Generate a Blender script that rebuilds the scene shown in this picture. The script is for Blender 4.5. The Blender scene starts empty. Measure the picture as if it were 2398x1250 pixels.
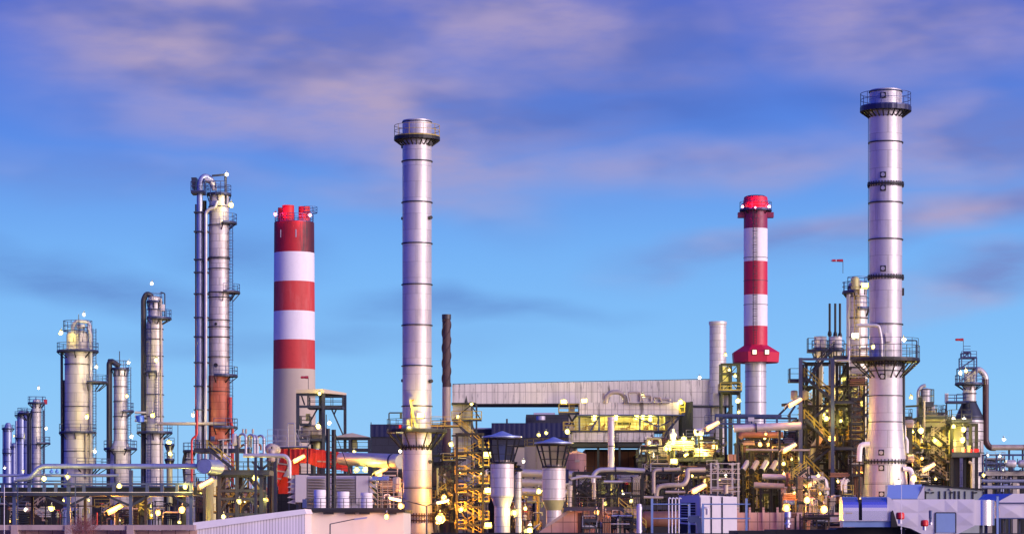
import bpy, math, random
from mathutils import Vector, Quaternion
R = math.radians
SC = bpy.context.scene
# ---------------------------------------------------------------- camera, sky, sun, exposure
F, CX, HY, HC = 6200.0, 1199.0, 1230.0, 10.0        # focal length in photo pixels, image centre, horizon row, eye height (m)
cam = bpy.data.cameras.new("camera"); cam.sensor_width = 36; cam.lens = 36*F/2398.0
cam.shift_y = (HY-625)/2398.0; cam.clip_start = 1; cam.clip_end = 60000
co = bpy.data.objects.new("camera", cam); SC.collection.objects.link(co)
co.location = (0, 0, HC); co.rotation_euler = (R(90), 0, 0); SC.camera = co
SUN_AZ, SUN_EL = R(124), R(10)                       # low afterglow behind the camera, to its right
sund = Vector((math.sin(SUN_AZ)*math.cos(SUN_EL), math.cos(SUN_AZ)*math.cos(SUN_EL), math.sin(SUN_EL)))
sl = bpy.data.lights.new("sun", 'SUN'); sl.energy = 3.7; sl.angle = R(30); sl.color = (1.0, .80, .84)
so = bpy.data.objects.new("sun", sl); SC.collection.objects.link(so); so.rotation_euler = (-sund).to_track_quat('-Z', 'Y').to_euler()
SC.view_settings.view_transform = 'Standard'; SC.view_settings.look = 'None'; SC.view_settings.exposure = 0; SC.view_settings.gamma = 1

LAMP_GAIN = 0.42
def lin(c):
    return tuple((v/255/12.92 if v/255 <= .04045 else ((v/255+.055)/1.055)**2.4) for v in c)

class NT:
    def __init__(s, tree): s.t = tree; s.N = tree.nodes; s.K = tree.links
    def node(s, typ, **kw):
        n = s.N.new(typ)
        for k, v in kw.items(): setattr(n, k, v)
        return n
    def put(s, sock, v):
        if hasattr(v, 'is_output') or isinstance(v, bpy.types.NodeSocket): s.K.new(v, sock)
        else: sock.default_value = v
    def m(s, op, a, b=None, c=None):
        n = s.node('ShaderNodeMath', operation=op)
        for i, v in enumerate((a, b, c)):
            if v is not None: s.put(n.inputs[i], v)
        return n.outputs[0]
    def mix(s, f, a, b, mode='MIX'):
        n = s.node('ShaderNodeMix', data_type='RGBA', blend_type=mode)
        s.put(n.inputs[0], f)
        for i, v in ((6, a), (7, b)):
            if isinstance(v, tuple) and len(v) == 3: v = (*v, 1)
            s.put(n.inputs[i], v)
        return n.outputs[2]
    def sm(s, v, a, b, o0=0., o1=1.):
        n = s.node('ShaderNodeMapRange', interpolation_type='SMOOTHSTEP')
        s.put(n.inputs[0], v)
        for i, x in enumerate((a, b, o0, o1)): n.inputs[i+1].default_value = x
        return n.outputs[0]
    def xyz(s, x, y, z):
        n = s.node('ShaderNodeCombineXYZ')
        for i, v in enumerate((x, y, z)): s.put(n.inputs[i], v)
        return n.outputs[0]
    def noise(s, vec, scale, detail=4., rough=.55, lac=2.):
        n = s.node('ShaderNodeTexNoise'); s.put(n.inputs['Vector'], vec)
        n.inputs['Scale'].default_value = scale; n.inputs['Detail'].default_value = detail; n.inputs['Roughness'].default_value = rough
        n.inputs['Lacunarity'].default_value = lac
        return n.outputs[0]

wd = bpy.data.worlds.new("World"); SC.world = wd; wd.use_nodes = True
def build_world():
    g = NT(wd.node_tree); g.N.clear()
    out = g.node('ShaderNodeOutputWorld'); bg = g.node('ShaderNodeBackground')
    tc = g.node('ShaderNodeTexCoord'); sp = g.node('ShaderNodeSeparateXYZ'); g.K.new(tc.outputs['Generated'], sp.inputs[0])
    x, y, z = sp.outputs
    sky = g.node('ShaderNodeTexSky', sky_type='NISHITA'); sky.sun_disc = False
    sky.sun_elevation = R(2); sky.sun_rotation = SUN_AZ; sky.altitude = 100; sky.ozone_density = 4
    el = g.m('MULTIPLY', g.m('ARCSINE', z), 57.29578)                   # elevation in degrees
    az = g.m('MULTIPLY', g.m('ARCTAN2', x, y), 57.29578)                # azimuth, 0 = straight ahead
    rp = g.node('ShaderNodeValToRGB'); g.K.new(g.m('DIVIDE', g.m('ADD', el, 2.), 92.), rp.inputs[0])
    cr = rp.color_ramp
    stops = [(0, (160, 200, 240)), (2.3, (160, 211, 254)), (5, (142, 203, 254)), (7.7, (122, 184, 250)), (10.2, (94, 142, 232)), (13.2, (70, 104, 212)), (26, (52, 84, 190)), (60, (36, 60, 150)), (92, (30, 48, 130))]
    cr.elements[0].position = 0; cr.elements[0].color = (*lin(stops[0][1]), 1)
    cr.elements[1].position = 1; cr.elements[1].color = (*lin(stops[-1][1]), 1)
    for d, c in stops[1:-1]:
        e = cr.elements.new(d/92.); e.color = (*lin(c), 1)
    col = rp.outputs[0]
    # a little of the physical twilight sky in the gradient
    col = g.mix(.06, col, g.mix(1., sky.outputs[0], (.25, .3, .6), 'MULTIPLY'))
    # deeper blue away from the view ahead
    side = g.sm(g.m('ABSOLUTE', az), 14., 75.)
    col = g.mix(g.m('MULTIPLY', side, .85), col, lin((26, 60, 245)))
    # broad pink afterglow behind the camera
    dt = g.m('ADD', g.m('ADD', g.m('MULTIPLY', x, sund.x), g.m('MULTIPLY', y, sund.y)), g.m('MULTIPLY', z, sund.z))
    glow = g.m('MULTIPLY', g.sm(dt, .30, .97), g.sm(el, 60., 5.))
    col = g.mix(glow, col, (1.2, .95, .98))
    # clouds: soft masses broken up by noise, in azimuth / elevation
    u, v = az, el
    w1 = g.noise(g.xyz(g.m('MULTIPLY', u, .16), g.m('MULTIPLY', v, .38), 1.3), 1., 3., .5)
    w2 = g.noise(g.xyz(g.m('MULTIPLY', u, .16), g.m('MULTIPLY', v, .38), 7.9), 1., 3., .5)
    uu = g.m('ADD', u, g.m('MULTIPLY', g.m('SUBTRACT', w1, .5), 4.5)); vv = g.m('ADD', v, g.m('MULTIPLY', g.m('SUBTRACT', w2, .5), 2.2))
    def blob(px, py, a, b, rot=0., soft=.0):
        cu = math.degrees(math.atan((px-CX)/F)); cv = math.degrees(math.atan((HY-py)/F)); a = math.degrees(a/F); b = math.degrees(b/F)
        c, s_ = math.cos(R(rot)), math.sin(R(rot))
        du = g.m('SUBTRACT', uu, cu); dv = g.m('SUBTRACT', vv, cv)
        p = g.m('DIVIDE', g.m('ADD', g.m('MULTIPLY', du, c), g.m('MULTIPLY', dv, s_)), a)
        q = g.m('DIVIDE', g.m('SUBTRACT', g.m('MULTIPLY', dv, c), g.m('MULTIPLY', du, s_)), b)
        r2 = g.m('SQRT', g.m('ADD', g.m('MULTIPLY', p, p), g.m('MULTIPLY', q, q)))
        return g.sm(r2, 1.6, soft)
    def total(bl):
        t = None
        for b in bl:
            o = g.m('MULTIPLY', blob(*b[:5]), b[5]); t = o if t is None else g.m('MAXIMUM', t, o)
        return t
    fine = g.noise(g.xyz(g.m('MULTIPLY', u, .24), g.m('MULTIPLY', v, .62), 3.1), 1., 3.5, .5)
    wisp = g.noise(g.xyz(g.m('MULTIPLY', g.m('ADD', u, g.m('MULTIPLY', v, -.25)), .55), g.m('MULTIPLY', v, 2.1), 5.7), 1., 7., .6)
    tex = g.m('MULTIPLY', g.sm(fine, .2, .5, .78, 1.), g.sm(wisp, .3, .62, .72, 1.))
    pink = total([(860, 180, 540, 200, -16, 1.), (430, 90, 470, 170, -8, .95), (1180, 30, 540, 140, -6, .9), (980, 300, 320, 130, -35, .9), (560, 260, 460, 110, -6, .7), (2150, 70, 420, 130, -4, .8),
                  (2280, 330, 330, 100, 5, .85), (2250, 500, 460, 62, 12, .9), (250, 420, 500, 60, -6, .32), (1650, 390, 560, 60, 6, .6), (1800, 570, 330, 45, 9, .7), (2300, 650, 300, 56, 12, .8), (1150, 430, 420, 70, 5, .6)])
    dark = total([(380, 90, 300, 70, -6, .55), (1450, 270, 420, 80, 8, .55), (200, 660, 330, 55, -14, .55), (1120, 730, 300, 32, 3, .5), (1500, 150, 330, 120, 10, .5), (560, 620, 200, 60, -8, .4), (2000, 230, 300, 60, 0, .4), (700, 800, 500, 40, 2, .28)])
    gen = g.m('MULTIPLY', g.sm(g.noise(g.xyz(g.m('MULTIPLY', u, .11), g.m('MULTIPLY', v, .4), 11.), 1., 5., .55), .5, .75), g.sm(el, 11., 18.))
    col = g.mix(g.m('MULTIPLY', g.m('MULTIPLY', dark, tex), .9), col, lin((78, 100, 178)))
    tone = g.mix(g.sm(fine, .36, .6), lin((120, 124, 186)), lin((178, 162, 196)))
    col = g.mix(g.m('MULTIPLY', g.m('MULTIPLY', pink, tex), .97), col, tone)
    col = g.mix(g.m('MULTIPLY', gen, .5), col, lin((120, 120, 190)))
    g.K.new(col, bg.inputs[0]); bg.inputs[1].default_value = 1.0
    g.K.new(bg.outputs[0], out.inputs[0])
build_world()

# ---------------------------------------------------------------- materials
MATS = {}
def mat(name, col, rough=.5, metal=0., grime=.25, gscale=1., streak=.25, seam=None, radius=None, dark=.45, bump=0., emit=0., ribs=None, stain=0., staincol=(.10, .05, .03), stainscale=.5, rvar=.1, soot=None):
    """procedural material: seam=(w,h) cladding joints in metres (wrapped round radius when given), ribs=spacing of folds across x"""
    if name in MATS: return MATS[name]
    m = bpy.data.materials.new(name); m.use_nodes = True; g = NT(m.node_tree)
    b = g.N['Principled BSDF']; col = tuple(col)
    if emit:
        b.inputs['Base Color'].default_value = (*col, 1); b.inputs['Emission Color'].default_value = (*col, 1); b.inputs['Emission Strength'].default_value = emit
        MATS[name] = m; return m
    tc = g.node('ShaderNodeTexCoord'); P = tc.outputs['Object']; oi = g.node('ShaderNodeObjectInfo')
    sp = g.node('ShaderNodeSeparateXYZ'); g.K.new(P, sp.inputs[0]); x, y, z = sp.outputs
    off = g.m('MULTIPLY', oi.outputs['Random'], 37.)
    zz = g.m('ADD', g.m('MULTIPLY', z, streak), off)
    n1 = g.noise(g.xyz(x, y, zz), .9*gscale, 5., .62)
    n2 = g.noise(g.xyz(x, y, g.m('ADD', z, off)), 4.*gscale, 4., .6)
    f = g.m('MULTIPLY', g.sm(n1, .42, .72), grime)
    c = g.mix(f, col, tuple(v*dark for v in col))
    c = g.mix(g.m('MULTIPLY', g.sm(n2, .45, .75), grime*.5), c, tuple(v*.7 for v in col))
    if stain:
        n3 = g.noise(g.xyz(g.m('MULTIPLY', x, 1.), y, g.m('ADD', g.m('MULTIPLY', z, .16), off)), stainscale, 6., .68)
        c = g.mix(g.m('MULTIPLY', g.sm(n3, .52, .68), stain), c, staincol)
    if soot:
        n4 = g.noise(g.xyz(g.m('MULTIPLY', x, 2.2), g.m('MULTIPLY', y, 2.2), g.m('MULTIPLY', z, .12)), 1., 5., .65)
        c = g.mix(g.m('MULTIPLY', g.sm(g.m('ADD', x, g.m('MULTIPLY', g.m('SUBTRACT', n4, .5), 6.)), soot[0], soot[1]), soot[2]), c, (.012, .010, .02))
    if seam:
        u = g.m('MULTIPLY', g.m('ARCTAN2', x, y), radius) if radius else g.m('ADD', x, y)
        br = g.node('ShaderNodeTexBrick'); g.K.new(g.xyz(u, z, 0.), br.inputs['Vector'])
        br.inputs['Scale'].default_value = 1.; br.inputs['Brick Width'].default_value = seam[0]; br.inputs['Row Height'].default_value = seam[1]
        br.inputs['Mortar Size'].default_value = seam[2] if len(seam) > 2 else .035; br.inputs['Mortar Smooth'].default_value = .3
        br.offset = seam[3] if len(seam) > 3 else .5
        br.inputs['Color1'].default_value = (1, 1, 1, 1); br.inputs['Color2'].default_value = (.86, .86, .87, 1); br.inputs['Mortar'].default_value = (.36, .34, .34, 1)
        c = g.mix(1., c, br.outputs[0], 'MULTIPLY')
    g.K.new(c, b.inputs['Base Color'])
    g.put(b.inputs['Roughness'], g.m('ADD', g.m('MULTIPLY', g.m('SUBTRACT', n2, .5), rvar*2), rough)); b.inputs['Metallic'].default_value = metal
    h = None
    if ribs:
        h = g.m('MULTIPLY', g.m('PINGPONG', g.m('ADD', x, y), ribs/2), 1.)
        h = g.sm(h, ribs*.12, ribs*.38)
    if bump: h = g.m('ADD', g.m('MULTIPLY', n2, 1.), h) if h else n2
    if h:
        bp = g.node('ShaderNodeBump'); g.K.new(h, bp.inputs['Height']); bp.inputs['Strength'].default_value = .6 if ribs else bump; bp.inputs['Distance'].default_value = .06 if ribs else .05
        g.K.new(bp.outputs[0], b.inputs['Normal'])
    MATS[name] = m; return m
M = {}
M['silver'] = mat('stack_aluminium', (.60, .58, .60), .48, .42, .45, .5, .12, seam=(3.1, 2.2, .02), radius=2.0, dark=.6, stain=.45, staincol=(.30, .27, .30), stainscale=.5)
M['clad'] = mat('aluminium_cladding', (.66, .62, .61), .48, .25, .35, .7, .2, seam=(1.9, 1.1, .03), radius=1.6, dark=.5, stain=.4, staincol=(.2, .14, .10))
M['cladbig'] = mat('vessel_cladding', (.66, .61, .58), .5, .25, .35, .6, .2, seam=(2.6, 1.5, .03), radius=2.1, dark=.5, stain=.4, staincol=(.2, .15, .12))
M['clado'] = mat('orange_glow_cladding', (.50, .13, .07), .55, .1, .6, .8, .25, seam=(1.9, 1.1, .03), radius=1.6, dark=.4, stain=.6, staincol=(.42, .30, .28), stainscale=.9)  # reddish-orange glow put into the colour, broken by paler patches
M['pipe'] = mat('pipe_cladding', (.50, .48, .50), .42, .35, .35, 1.2, 1., dark=.55)
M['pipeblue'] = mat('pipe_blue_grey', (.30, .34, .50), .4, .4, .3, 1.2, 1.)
M['pipedark'] = mat('pipe_dark', (.06, .055, .06), .5, .3, .4, 1.5, 1.)
M['piperust'] = mat('pipe_rusty', (.26, .13, .08), .6, .2, .6, 1.5, 1., stain=.5)
M['pipepale'] = mat('pipe_pale', (.44, .37, .30), .5, .1, .35, 1.5, 1.)
M['pipered'] = mat('pipe_red', (.62, .04, .035), .45, 0., .3, 1.5, 1.)
M['pipebrown'] = mat('pipe_dark_brown', (.07, .025, .03), .5, .1, .4, 1., .5)
M['steel'] = mat('steel_blue_grey', (.035, .042, .075), .5, .35, .35, 1., .5)
M['steelb'] = mat('steel_blue', (.07, .095, .20), .45, .3, .3, 1., .5)
M['steeld'] = mat('steel_dark', (.018, .019, .022), .55, .3, .35, 1., .5)
M['steelg'] = mat('steel_green_grey', (.04, .048, .032), .55, .2, .4, 1., .5)
M['deck'] = mat('deck_grating', (.05, .05, .055), .6, .4, .4, 3., 1.)
M['rail'] = mat('rail_dark', (.035, .038, .05), .5, .3, .2)
M['railn'] = mat('rail_navy', (.035, .05, .16), .45, .3, .2)
M['raily'] = mat('rail_yellow', (.42, .31, .05), .5, 0., .25)
M['railp'] = mat('rail_galvanised', (.50, .50, .50), .45, .5, .2)
M['conc'] = mat('concrete', (.42, .38, .34), .85, 0., .45, .6, .2, bump=.15, stain=.25, staincol=(.2, .17, .15))
M['kerbpink'] = mat('concrete_pink', (.42, .31, .29), .85, 0., .4, .6, .4, bump=.15, stain=.3, staincol=(.16, .12, .11))
M['panel'] = mat('concrete_panel', (.74, .69, .62), .85, 0., .5, .9, .06, seam=(.92, 2.3, .035, 0.), bump=.1, stain=.8, staincol=(.09, .08, .075), stainscale=1.3)
M['panel2'] = mat('light_panel', (.55, .52, .50), .7, 0., .4, .5, .1, seam=(2.2, 3.5, .04, 0.), stain=.55, staincol=(.16, .14, .13), stainscale=.8)
M['white'] = mat('white_paint', (.82, .78, .78), .6, 0., .2, .4, .15)
M['whiterib'] = mat('white_ribbed_sheet', (.86, .80, .82), .5, 0., .2, .4, .1, seam=(.27, 60., .025, 0.))
M['ductshine'] = mat('polished_duct_sheet', (.72, .70, .76), .2, .9, .15, .5, .3, dark=.8, rvar=.03)
M['warmwall'] = mat('smooth_render_wall', (.72, .64, .56), .7, 0., .2, .3, .15)
M['red'] = mat('red_band', (.58, .045, .04), .65, 0., .6, .35, .05, dark=.55, stain=.35, staincol=(.62, .16, .14), stainscale=.5)
M['redsoot'] = mat('red_band_sooty', (.46, .012, .02), .6, 0., .7, .25, .06, dark=.2, stain=.75, staincol=(.10, .01, .02), stainscale=.6, soot=(.9, 2.8, .8))
M['crimson'] = mat('crimson_band', (.55, .012, .05), .5, 0., .3, .3, .08, dark=.6)
M['crimsonp'] = mat('purple_red_band', (.24, .015, .07), .5, 0., .3, .3, .08, dark=.6)
M['whiteband'] = mat('white_band', (.80, .76, .78), .6, 0., .35, .35, .05, dark=.75, stain=.25, staincol=(.55, .48, .50), stainscale=.6)
M['beige'] = mat('beige_concrete', (.52, .44, .34), .85, 0., .25, .2, .06, dark=.7)
M['redduct'] = mat('red_duct', (.66, .035, .025), .5, .1, .6, .6, .5, dark=.4, stain=.35, staincol=(.12, .03, .02), stainscale=1.)
M['rust'] = mat('rust_stack', (.085, .05, .055), .7, .15, .7, .8, .2, dark=.3, stain=.5, staincol=(.04, .02, .02))
M['rustlight'] = mat('pale_rusty_metal', (.42, .34, .30), .6, .3, .6, .8, .2, stain=.6)
M['navy'] = mat('navy_sheet', (.018, .022, .07), .5, .2, .2, .2, .3, ribs=1.2)
M['darkbld'] = mat('dark_cladding', (.030, .032, .045), .6, .1, .4, .4, .3, seam=(3., 1.6, .05))
M['backwall'] = mat('dark_furnace_wall', (.022, .018, .017), .75, .1, .6, .5, .2, seam=(3.2, 2.4, .06, 0.), dark=.4)  # near-black all over, with darker blotches and joints
M['brownwall'] = mat('brown_furnace_wall', (.20, .085, .035), .7, .1, .6, .8, .12, stain=.5, seam=(1.3, 8., .06, 0.))
M['lilac'] = mat('lilac_grey_panel', (.44, .42, .50), .45, .2, .2, .6, .3)
M['lilacl'] = mat('pale_enclosure', (.58, .54, .56), .45, .15, .25, .6, .3, dark=.7)
M['orangewall'] = mat('brick_red_lit_panel', (.64, .40, .31), .7, 0., .45, .8, .3, seam=(1.25, 1.3, .05, 0.))
M['louver'] = mat('louver_metal', (.40, .37, .38), .5, .4, .3)
M['duct'] = mat('galvanised_duct', (.70, .66, .70), .38, .5, .25, .9, .6, dark=.75)
M['bluep'] = mat('blue_sheet', (.24, .36, .60), .45, .2, .15, .8, .5)
M['black'] = mat('black_roofing', (.012, .012, .014), .75, 0., .2)
M['green'] = mat('grey_green_panel', (.34, .38, .35), .5, .1, .4, .7, .3, stain=.35)
M['yellow_lag_lit'] = mat('yellow_lagging_and_lamplight', (.50, .48, .22), .5, .2, .4, .8, .2)  # serves lagging, and paints lamplight yellow onto the lit panels and beams
M['pinktank'] = mat('pink_primer_tank', (.52, .27, .24), .6, .1, .5, .6, .3, seam=(3., 1.8, .03), radius=2., stain=.4)
M['bluecap'] = mat('blue_grey_cone', (.30, .38, .62), .4, .4, .2, .8, .5)
M['signred'] = mat('red_plastic', (.70, .02, .02), .4)
M['sock'] = mat('windsock_red', (.45, .03, .06), .7)
M['sockw'] = mat('windsock_white', (.7, .68, .72), .7)
M['bluegas'] = mat('blue_paint', (.04, .12, .6), .4, .2, .2)
M['ground'] = mat('gravel_yard', (.09, .08, .075), .9, 0., .5, .05, 1., bump=.2)
M['asphalt'] = mat('asphalt', (.05, .05, .052), .85, 0., .4, .5, 1.)
M['twig'] = mat('bare_reddish_twigs', (.30, .10, .09), .8)
M['leaf'] = mat('dark_foliage', (.045, .07, .04), .8, 0., .5, .5, 1.)
M['bark'] = mat('bark', (.10, .07, .05), .9)
for k, c, e in (('e_warm', (1, .86, .26), 3.4), ('e_white', (1, .93, .72), 5), ('e_sod', (1, .60, .14), 5), ('e_sodx', (1, .70, .20), 5), ('e_pink', (1, .35, .5), 12), ('e_win', (1, .78, .5), 1.3), ('e_cool', (.95, .97, 1), 14)):
    M[k] = mat('glow_'+k[2:], c, emit=e)

# ---------------------------------------------------------------- mesh builder
class MB:
    def __init__(s): s.v = []; s.f = []; s.sm = []; s.mi = []; s.cur = 0
    def face(s, idx, smooth=False): s.f.append(idx); s.sm.append(smooth); s.mi.append(s.cur)
    def poly(s, pts, smooth=False):
        b = len(s.v); s.v += [tuple(p) for p in pts]; s.face(tuple(range(b, b+len(pts))), smooth)
    def hexa(s, c):                                   # 8 corners: bottom 4 then top 4
        b = len(s.v); s.v += [tuple(p) for p in c]
        for q in ((0, 3, 2, 1), (4, 5, 6, 7), (0, 1, 5, 4), (1, 2, 6, 5), (2, 3, 7, 6), (3, 0, 4, 7)): s.face(tuple(b+i for i in q))
        return s
    def box(s, x0, x1, y0, y1, z0, z1):
        return s.hexa([(x0, y0, z0), (x1, y0, z0), (x1, y1, z0), (x0, y1, z0), (x0, y0, z1), (x1, y0, z1), (x1, y1, z1), (x0, y1, z1)])
    def bar(s, p, q, w, h=None):
        p, q = Vector(p), Vector(q); d = q-p
        if d.length < 1e-6: return s
        h = h or w; up = Vector((0, 0, 1)) if abs(d.normalized().z) < .95 else Vector((0, 1, 0))
        a = d.cross(up).normalized()*w/2; b = a.cross(d).normalized()*h/2
        return s.hexa([p-a-b, p+a-b, p+a+b, p-a+b, q-a-b, q+a-b, q+a+b, q-a+b])
    def tube(s, p, q, r0, r1=None, n=10, caps=True):
        p, q = Vector(p), Vector(q); d = (q-p).normalized(); r1 = r0 if r1 is None else r1
        a = d.orthogonal().normalized(); b = d.cross(a); k = len(s.v)
        for c, r in ((p, r0), (q, r1)):
            for i in range(n):
                t = 2*math.pi*i/n; s.v.append(tuple(c+a*math.cos(t)*r+b*math.sin(t)*r))
        for i in range(n): s.face((k+i, k+(i+1) % n, k+n+(i+1) % n, k+n+i), True)
        if caps:
            for c, r, sg in ((p, r0, -1), (q, r1, 1)):
                s.poly([c+a*math.cos(2*math.pi*i/n)*r+b*math.sin(2*math.pi*i/n)*sg*r for i in range(n)])
        return s
    def path(s, pts, r, n=8, bend=None, caps=True):
        pts = [Vector(p) for p in pts]; bend = bend or r*2.2; P = [pts[0]]
        for i in range(1, len(pts)-1):
            a, b, c = pts[i-1], pts[i], pts[i+1]; u = (a-b); w = (c-b)
            L = min(bend, u.length*.48, w.length*.48); u.normalize(); w.normalize()
            if u.dot(w) < -.999: P.append(b); continue
            for k in range(6):
                t = k/5; P.append((b+u*L)*(1-t)**2 + b*2*t*(1-t) + (b+w*L)*t*t)
        P.append(pts[-1]); k = len(s.v); T = [(P[min(i+1, len(P)-1)]-P[max(i-1, 0)]).normalized() for i in range(len(P))]
        a = T[0].orthogonal().normalized()
        for i, c in enumerate(P):
            a = (a-T[i]*a.dot(T[i])).normalized(); b = T[i].cross(a)
            for j in range(n):
                t = 2*math.pi*j/n; s.v.append(tuple(c+a*math.cos(t)*r+b*math.sin(t)*r))
        for i in range(len(P)-1):
            for j in range(n): s.face((k+i*n+j, k+i*n+(j+1) % n, k+(i+1)*n+(j+1) % n, k+(i+1)*n+j), True)
        if caps:
            s.poly([s.v[k+j] for j in reversed(range(n))]); s.poly([s.v[k+(len(P)-1)*n+j] for j in range(n)])
        return s
    def lathe(s, prof, n=32, c=(0, 0, 0), mis=None, smooth=False, axis='z'):
        def pt(r, z, t):
            if axis == 'z': return (c[0]+r*math.cos(t), c[1]+r*math.sin(t), c[2]+z)
            if axis == 'x': return (c[0]+z, c[1]+r*math.cos(t), c[2]+r*math.sin(t))
            return (c[0]+r*math.cos(t), c[1]+z, c[2]+r*math.sin(t))
        if smooth:
            k = len(s.v)
            for r, z in prof:
                for j in range(n): s.v.append(pt(r, z, 2*math.pi*j/n))
            for i in range(len(prof)-1):
                for j in range(n): s.face((k+i*n+j, k+i*n+(j+1) % n, k+(i+1)*n+(j+1) % n, k+(i+1)*n+j), True)
            return s
        for i in range(len(prof)-1):
            if mis: s.cur = mis[i]
            k = len(s.v)
            for r, z in prof[i:i+2]:
                for j in range(n): s.v.append(pt(r, z, 2*math.pi*j/n))
            for j in range(n): s.face((k+j, k+(j+1) % n, k+n+(j+1) % n, k+n+j), True)
        return s
    def drum(s, a, b, r, n=16, dome=.35):              # horizontal or upright drum with domed ends
        a, b = Vector(a), Vector(b); d = (b-a).normalized(); e = d.orthogonal().normalized(); f = d.cross(e); L = (b-a).length
        prof = [(0.001, -r*dome)] + [(r*math.sin(t*math.pi/8), -r*dome*math.cos(t*math.pi/8)) for t in range(1, 5)] + [(r*math.sin(t*math.pi/8), L+r*dome*math.cos(t*math.pi/8)) for t in range(4, 0, -1)] + [(0.001, L+r*dome)]
        k = len(s.v)
        for rr, z in prof:
            for j in range(n):
                t = 2*math.pi*j/n; s.v.append(tuple(a+d*z+e*rr*math.cos(t)+f*rr*math.sin(t)))
        for i in range(len(prof)-1):
            for j in range(n): s.face((k+i*n+j, k+i*n+(j+1) % n, k+(i+1)*n+(j+1) % n, k+(i+1)*n+j), True)
        return s
    def prism(s, poly, y0, y1):                         # polygon in x,z given counter-clockwise seen from -y
        k = len(poly)
        s.poly([(p[0], y0, p[1]) for p in poly]); s.poly([(p[0], y1, p[1]) for p in reversed(poly)])
        for i in range(k):
            a, b = poly[i], poly[(i+1) % k]; s.poly([(a[0], y0, a[1]), (a[0], y1, a[1]), (b[0], y1, b[1]), (b[0], y0, b[1])])
        return s
    def build(s, name, mats, parent=None, loc=None, fix=True):
        me = bpy.data.meshes.new(name); me.from_pydata(s.v, [], s.f)
        for mm in (mats if isinstance(mats, (list, tuple)) else [mats]): me.materials.append(M[mm] if isinstance(mm, str) else mm)
        me.polygons.foreach_set('use_smooth', s.sm); me.polygons.foreach_set('material_index', s.mi); me.update()
        o = bpy.data.objects.new(name, me); SC.collection.objects.link(o)
        if parent: o.parent = parent
        if loc is not None: o.location = loc
        return o

def tag(o, label=None, cat=None, group=None, kind=None):
    if label: o['label'] = label
    if cat: o['category'] = cat
    if group: o['group'] = group
    if kind: o['kind'] = kind
    return o
TOPS = []
class T:
    """a thing: an Empty on the ground at its axis; X/Z/L turn photo columns and rows at its distance into its own metres"""
    def __init__(s, name, label, cat, px, D, group=None, py=None, z=None):
        s.px, s.D, s.s = px, D, D/F; s.py = py
        s.z0 = (HC+(HY-py)*s.s if py is not None else 0.) if z is None else z
        s.o = bpy.data.objects.new(name, None); SC.collection.objects.link(s.o); s.o.empty_display_size = .5
        s.o.location = ((px-CX)*s.s, D, s.z0); tag(s.o, label, cat, group); TOPS.append(s)
    def X(s, px): return (px-s.px)*s.s
    def Z(s, py): return HC+(HY-py)*s.s-s.z0
    def L(s, px, py, dd=0.): return (s.X(px), dd, s.Z(py))
    def part(s, name, mb, m, parent=None, label=None):
        o = mb.build(name, m, parent or s.o)
        if label: o['label'] = label
        return o
def solo(name, label, cat, mb, m, px, D, group=None, z=0.):
    o = mb.build(name, m, None, ((px-CX)*D/F, D, z)); tag(o, label, cat, group); return o
def struct(name, mb, m, kind='structure'):
    return tag(mb.build(name, m), kind=kind)

# ---------------------------------------------------------------- shared parts
def arc(r, z, a0, a1, c=(0, 0)):
    n = max(3, int(abs(a1-a0)/12)); return [(c[0]+r*math.cos(R(a0+(a1-a0)*i/n)), c[1]+r*math.sin(R(a0+(a1-a0)*i/n)), z) for i in range(n+1)]
def railing(mb, pts, h=1.15, w=.07, post=1.6, mid=(.55,), toe=True, closed=False):
    pts = [Vector(p) for p in pts]
    if closed: pts = pts+[pts[0]]
    acc = 0.; mb.bar(pts[0], pts[0]+Vector((0, 0, h)), w)
    for a, b in zip(pts, pts[1:]):
        for hh in (*mid, 1.): mb.bar(a+Vector((0, 0, h*hh)), b+Vector((0, 0, h*hh)), w*.85)
        if toe: mb.bar(a+Vector((0, 0, .08)), b+Vector((0, 0, .08)), .03, .16)
        L = (b-a).length
        if acc+L >= post*.9 or L > post:
            k = max(1, round(L/post))
            for i in range(1, k+1):
                p = a.lerp(b, i/k); mb.bar(p, p+Vector((0, 0, h)), w)
            acc = 0.
        else: acc += L
def sector(mb, r0, r1, z0, z1, a0, a1, c=(0, 0)):
    I0, O0, I1, O1 = (arc(r, z, a0, a1, c) for r, z in ((r0, z0), (r1, z0), (r0, z1), (r1, z1)))
    for i in range(len(I0)-1): mb.hexa([I0[i], O0[i], O0[i+1], I0[i+1], I1[i], O1[i], O1[i+1], I1[i+1]])
def platform(t, py, rin, rout, a0=-180, a1=180, rail='rail', h=1.15, drop=1.2, nb=8, deck='deck', thick=.22, c=(0, 0), w=.07, hop=None):
    """round gallery: deck, brackets, railing; radii in metres"""
    z = t.Z(py); mb = MB(); sector(mb, rin, rout, z-thick, z, a0, a1, c)
    p = t.part('platform', mb, deck)
    if drop:
        mb = MB(); k = max(2, int(nb*abs(a1-a0)/360))
        for i in range(k+(0 if a1-a0 >= 360 else 1)):
            a = R(a0+(a1-a0)*i/k); d = Vector((math.cos(a), math.sin(a), 0)); cc = Vector((*c, 0))
            mb.bar(cc+d*rin+Vector((0, 0, z-thick-drop)), cc+d*(rout-.1)+Vector((0, 0, z-thick)), .14)
            t.part('bracket', mb, 'steeld', p); mb = MB()
    mb = MB(); railing(mb, arc(rout-.08, z, a0, a1, c), h, w); t.part('railing', mb, rail, p)
    return p
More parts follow.
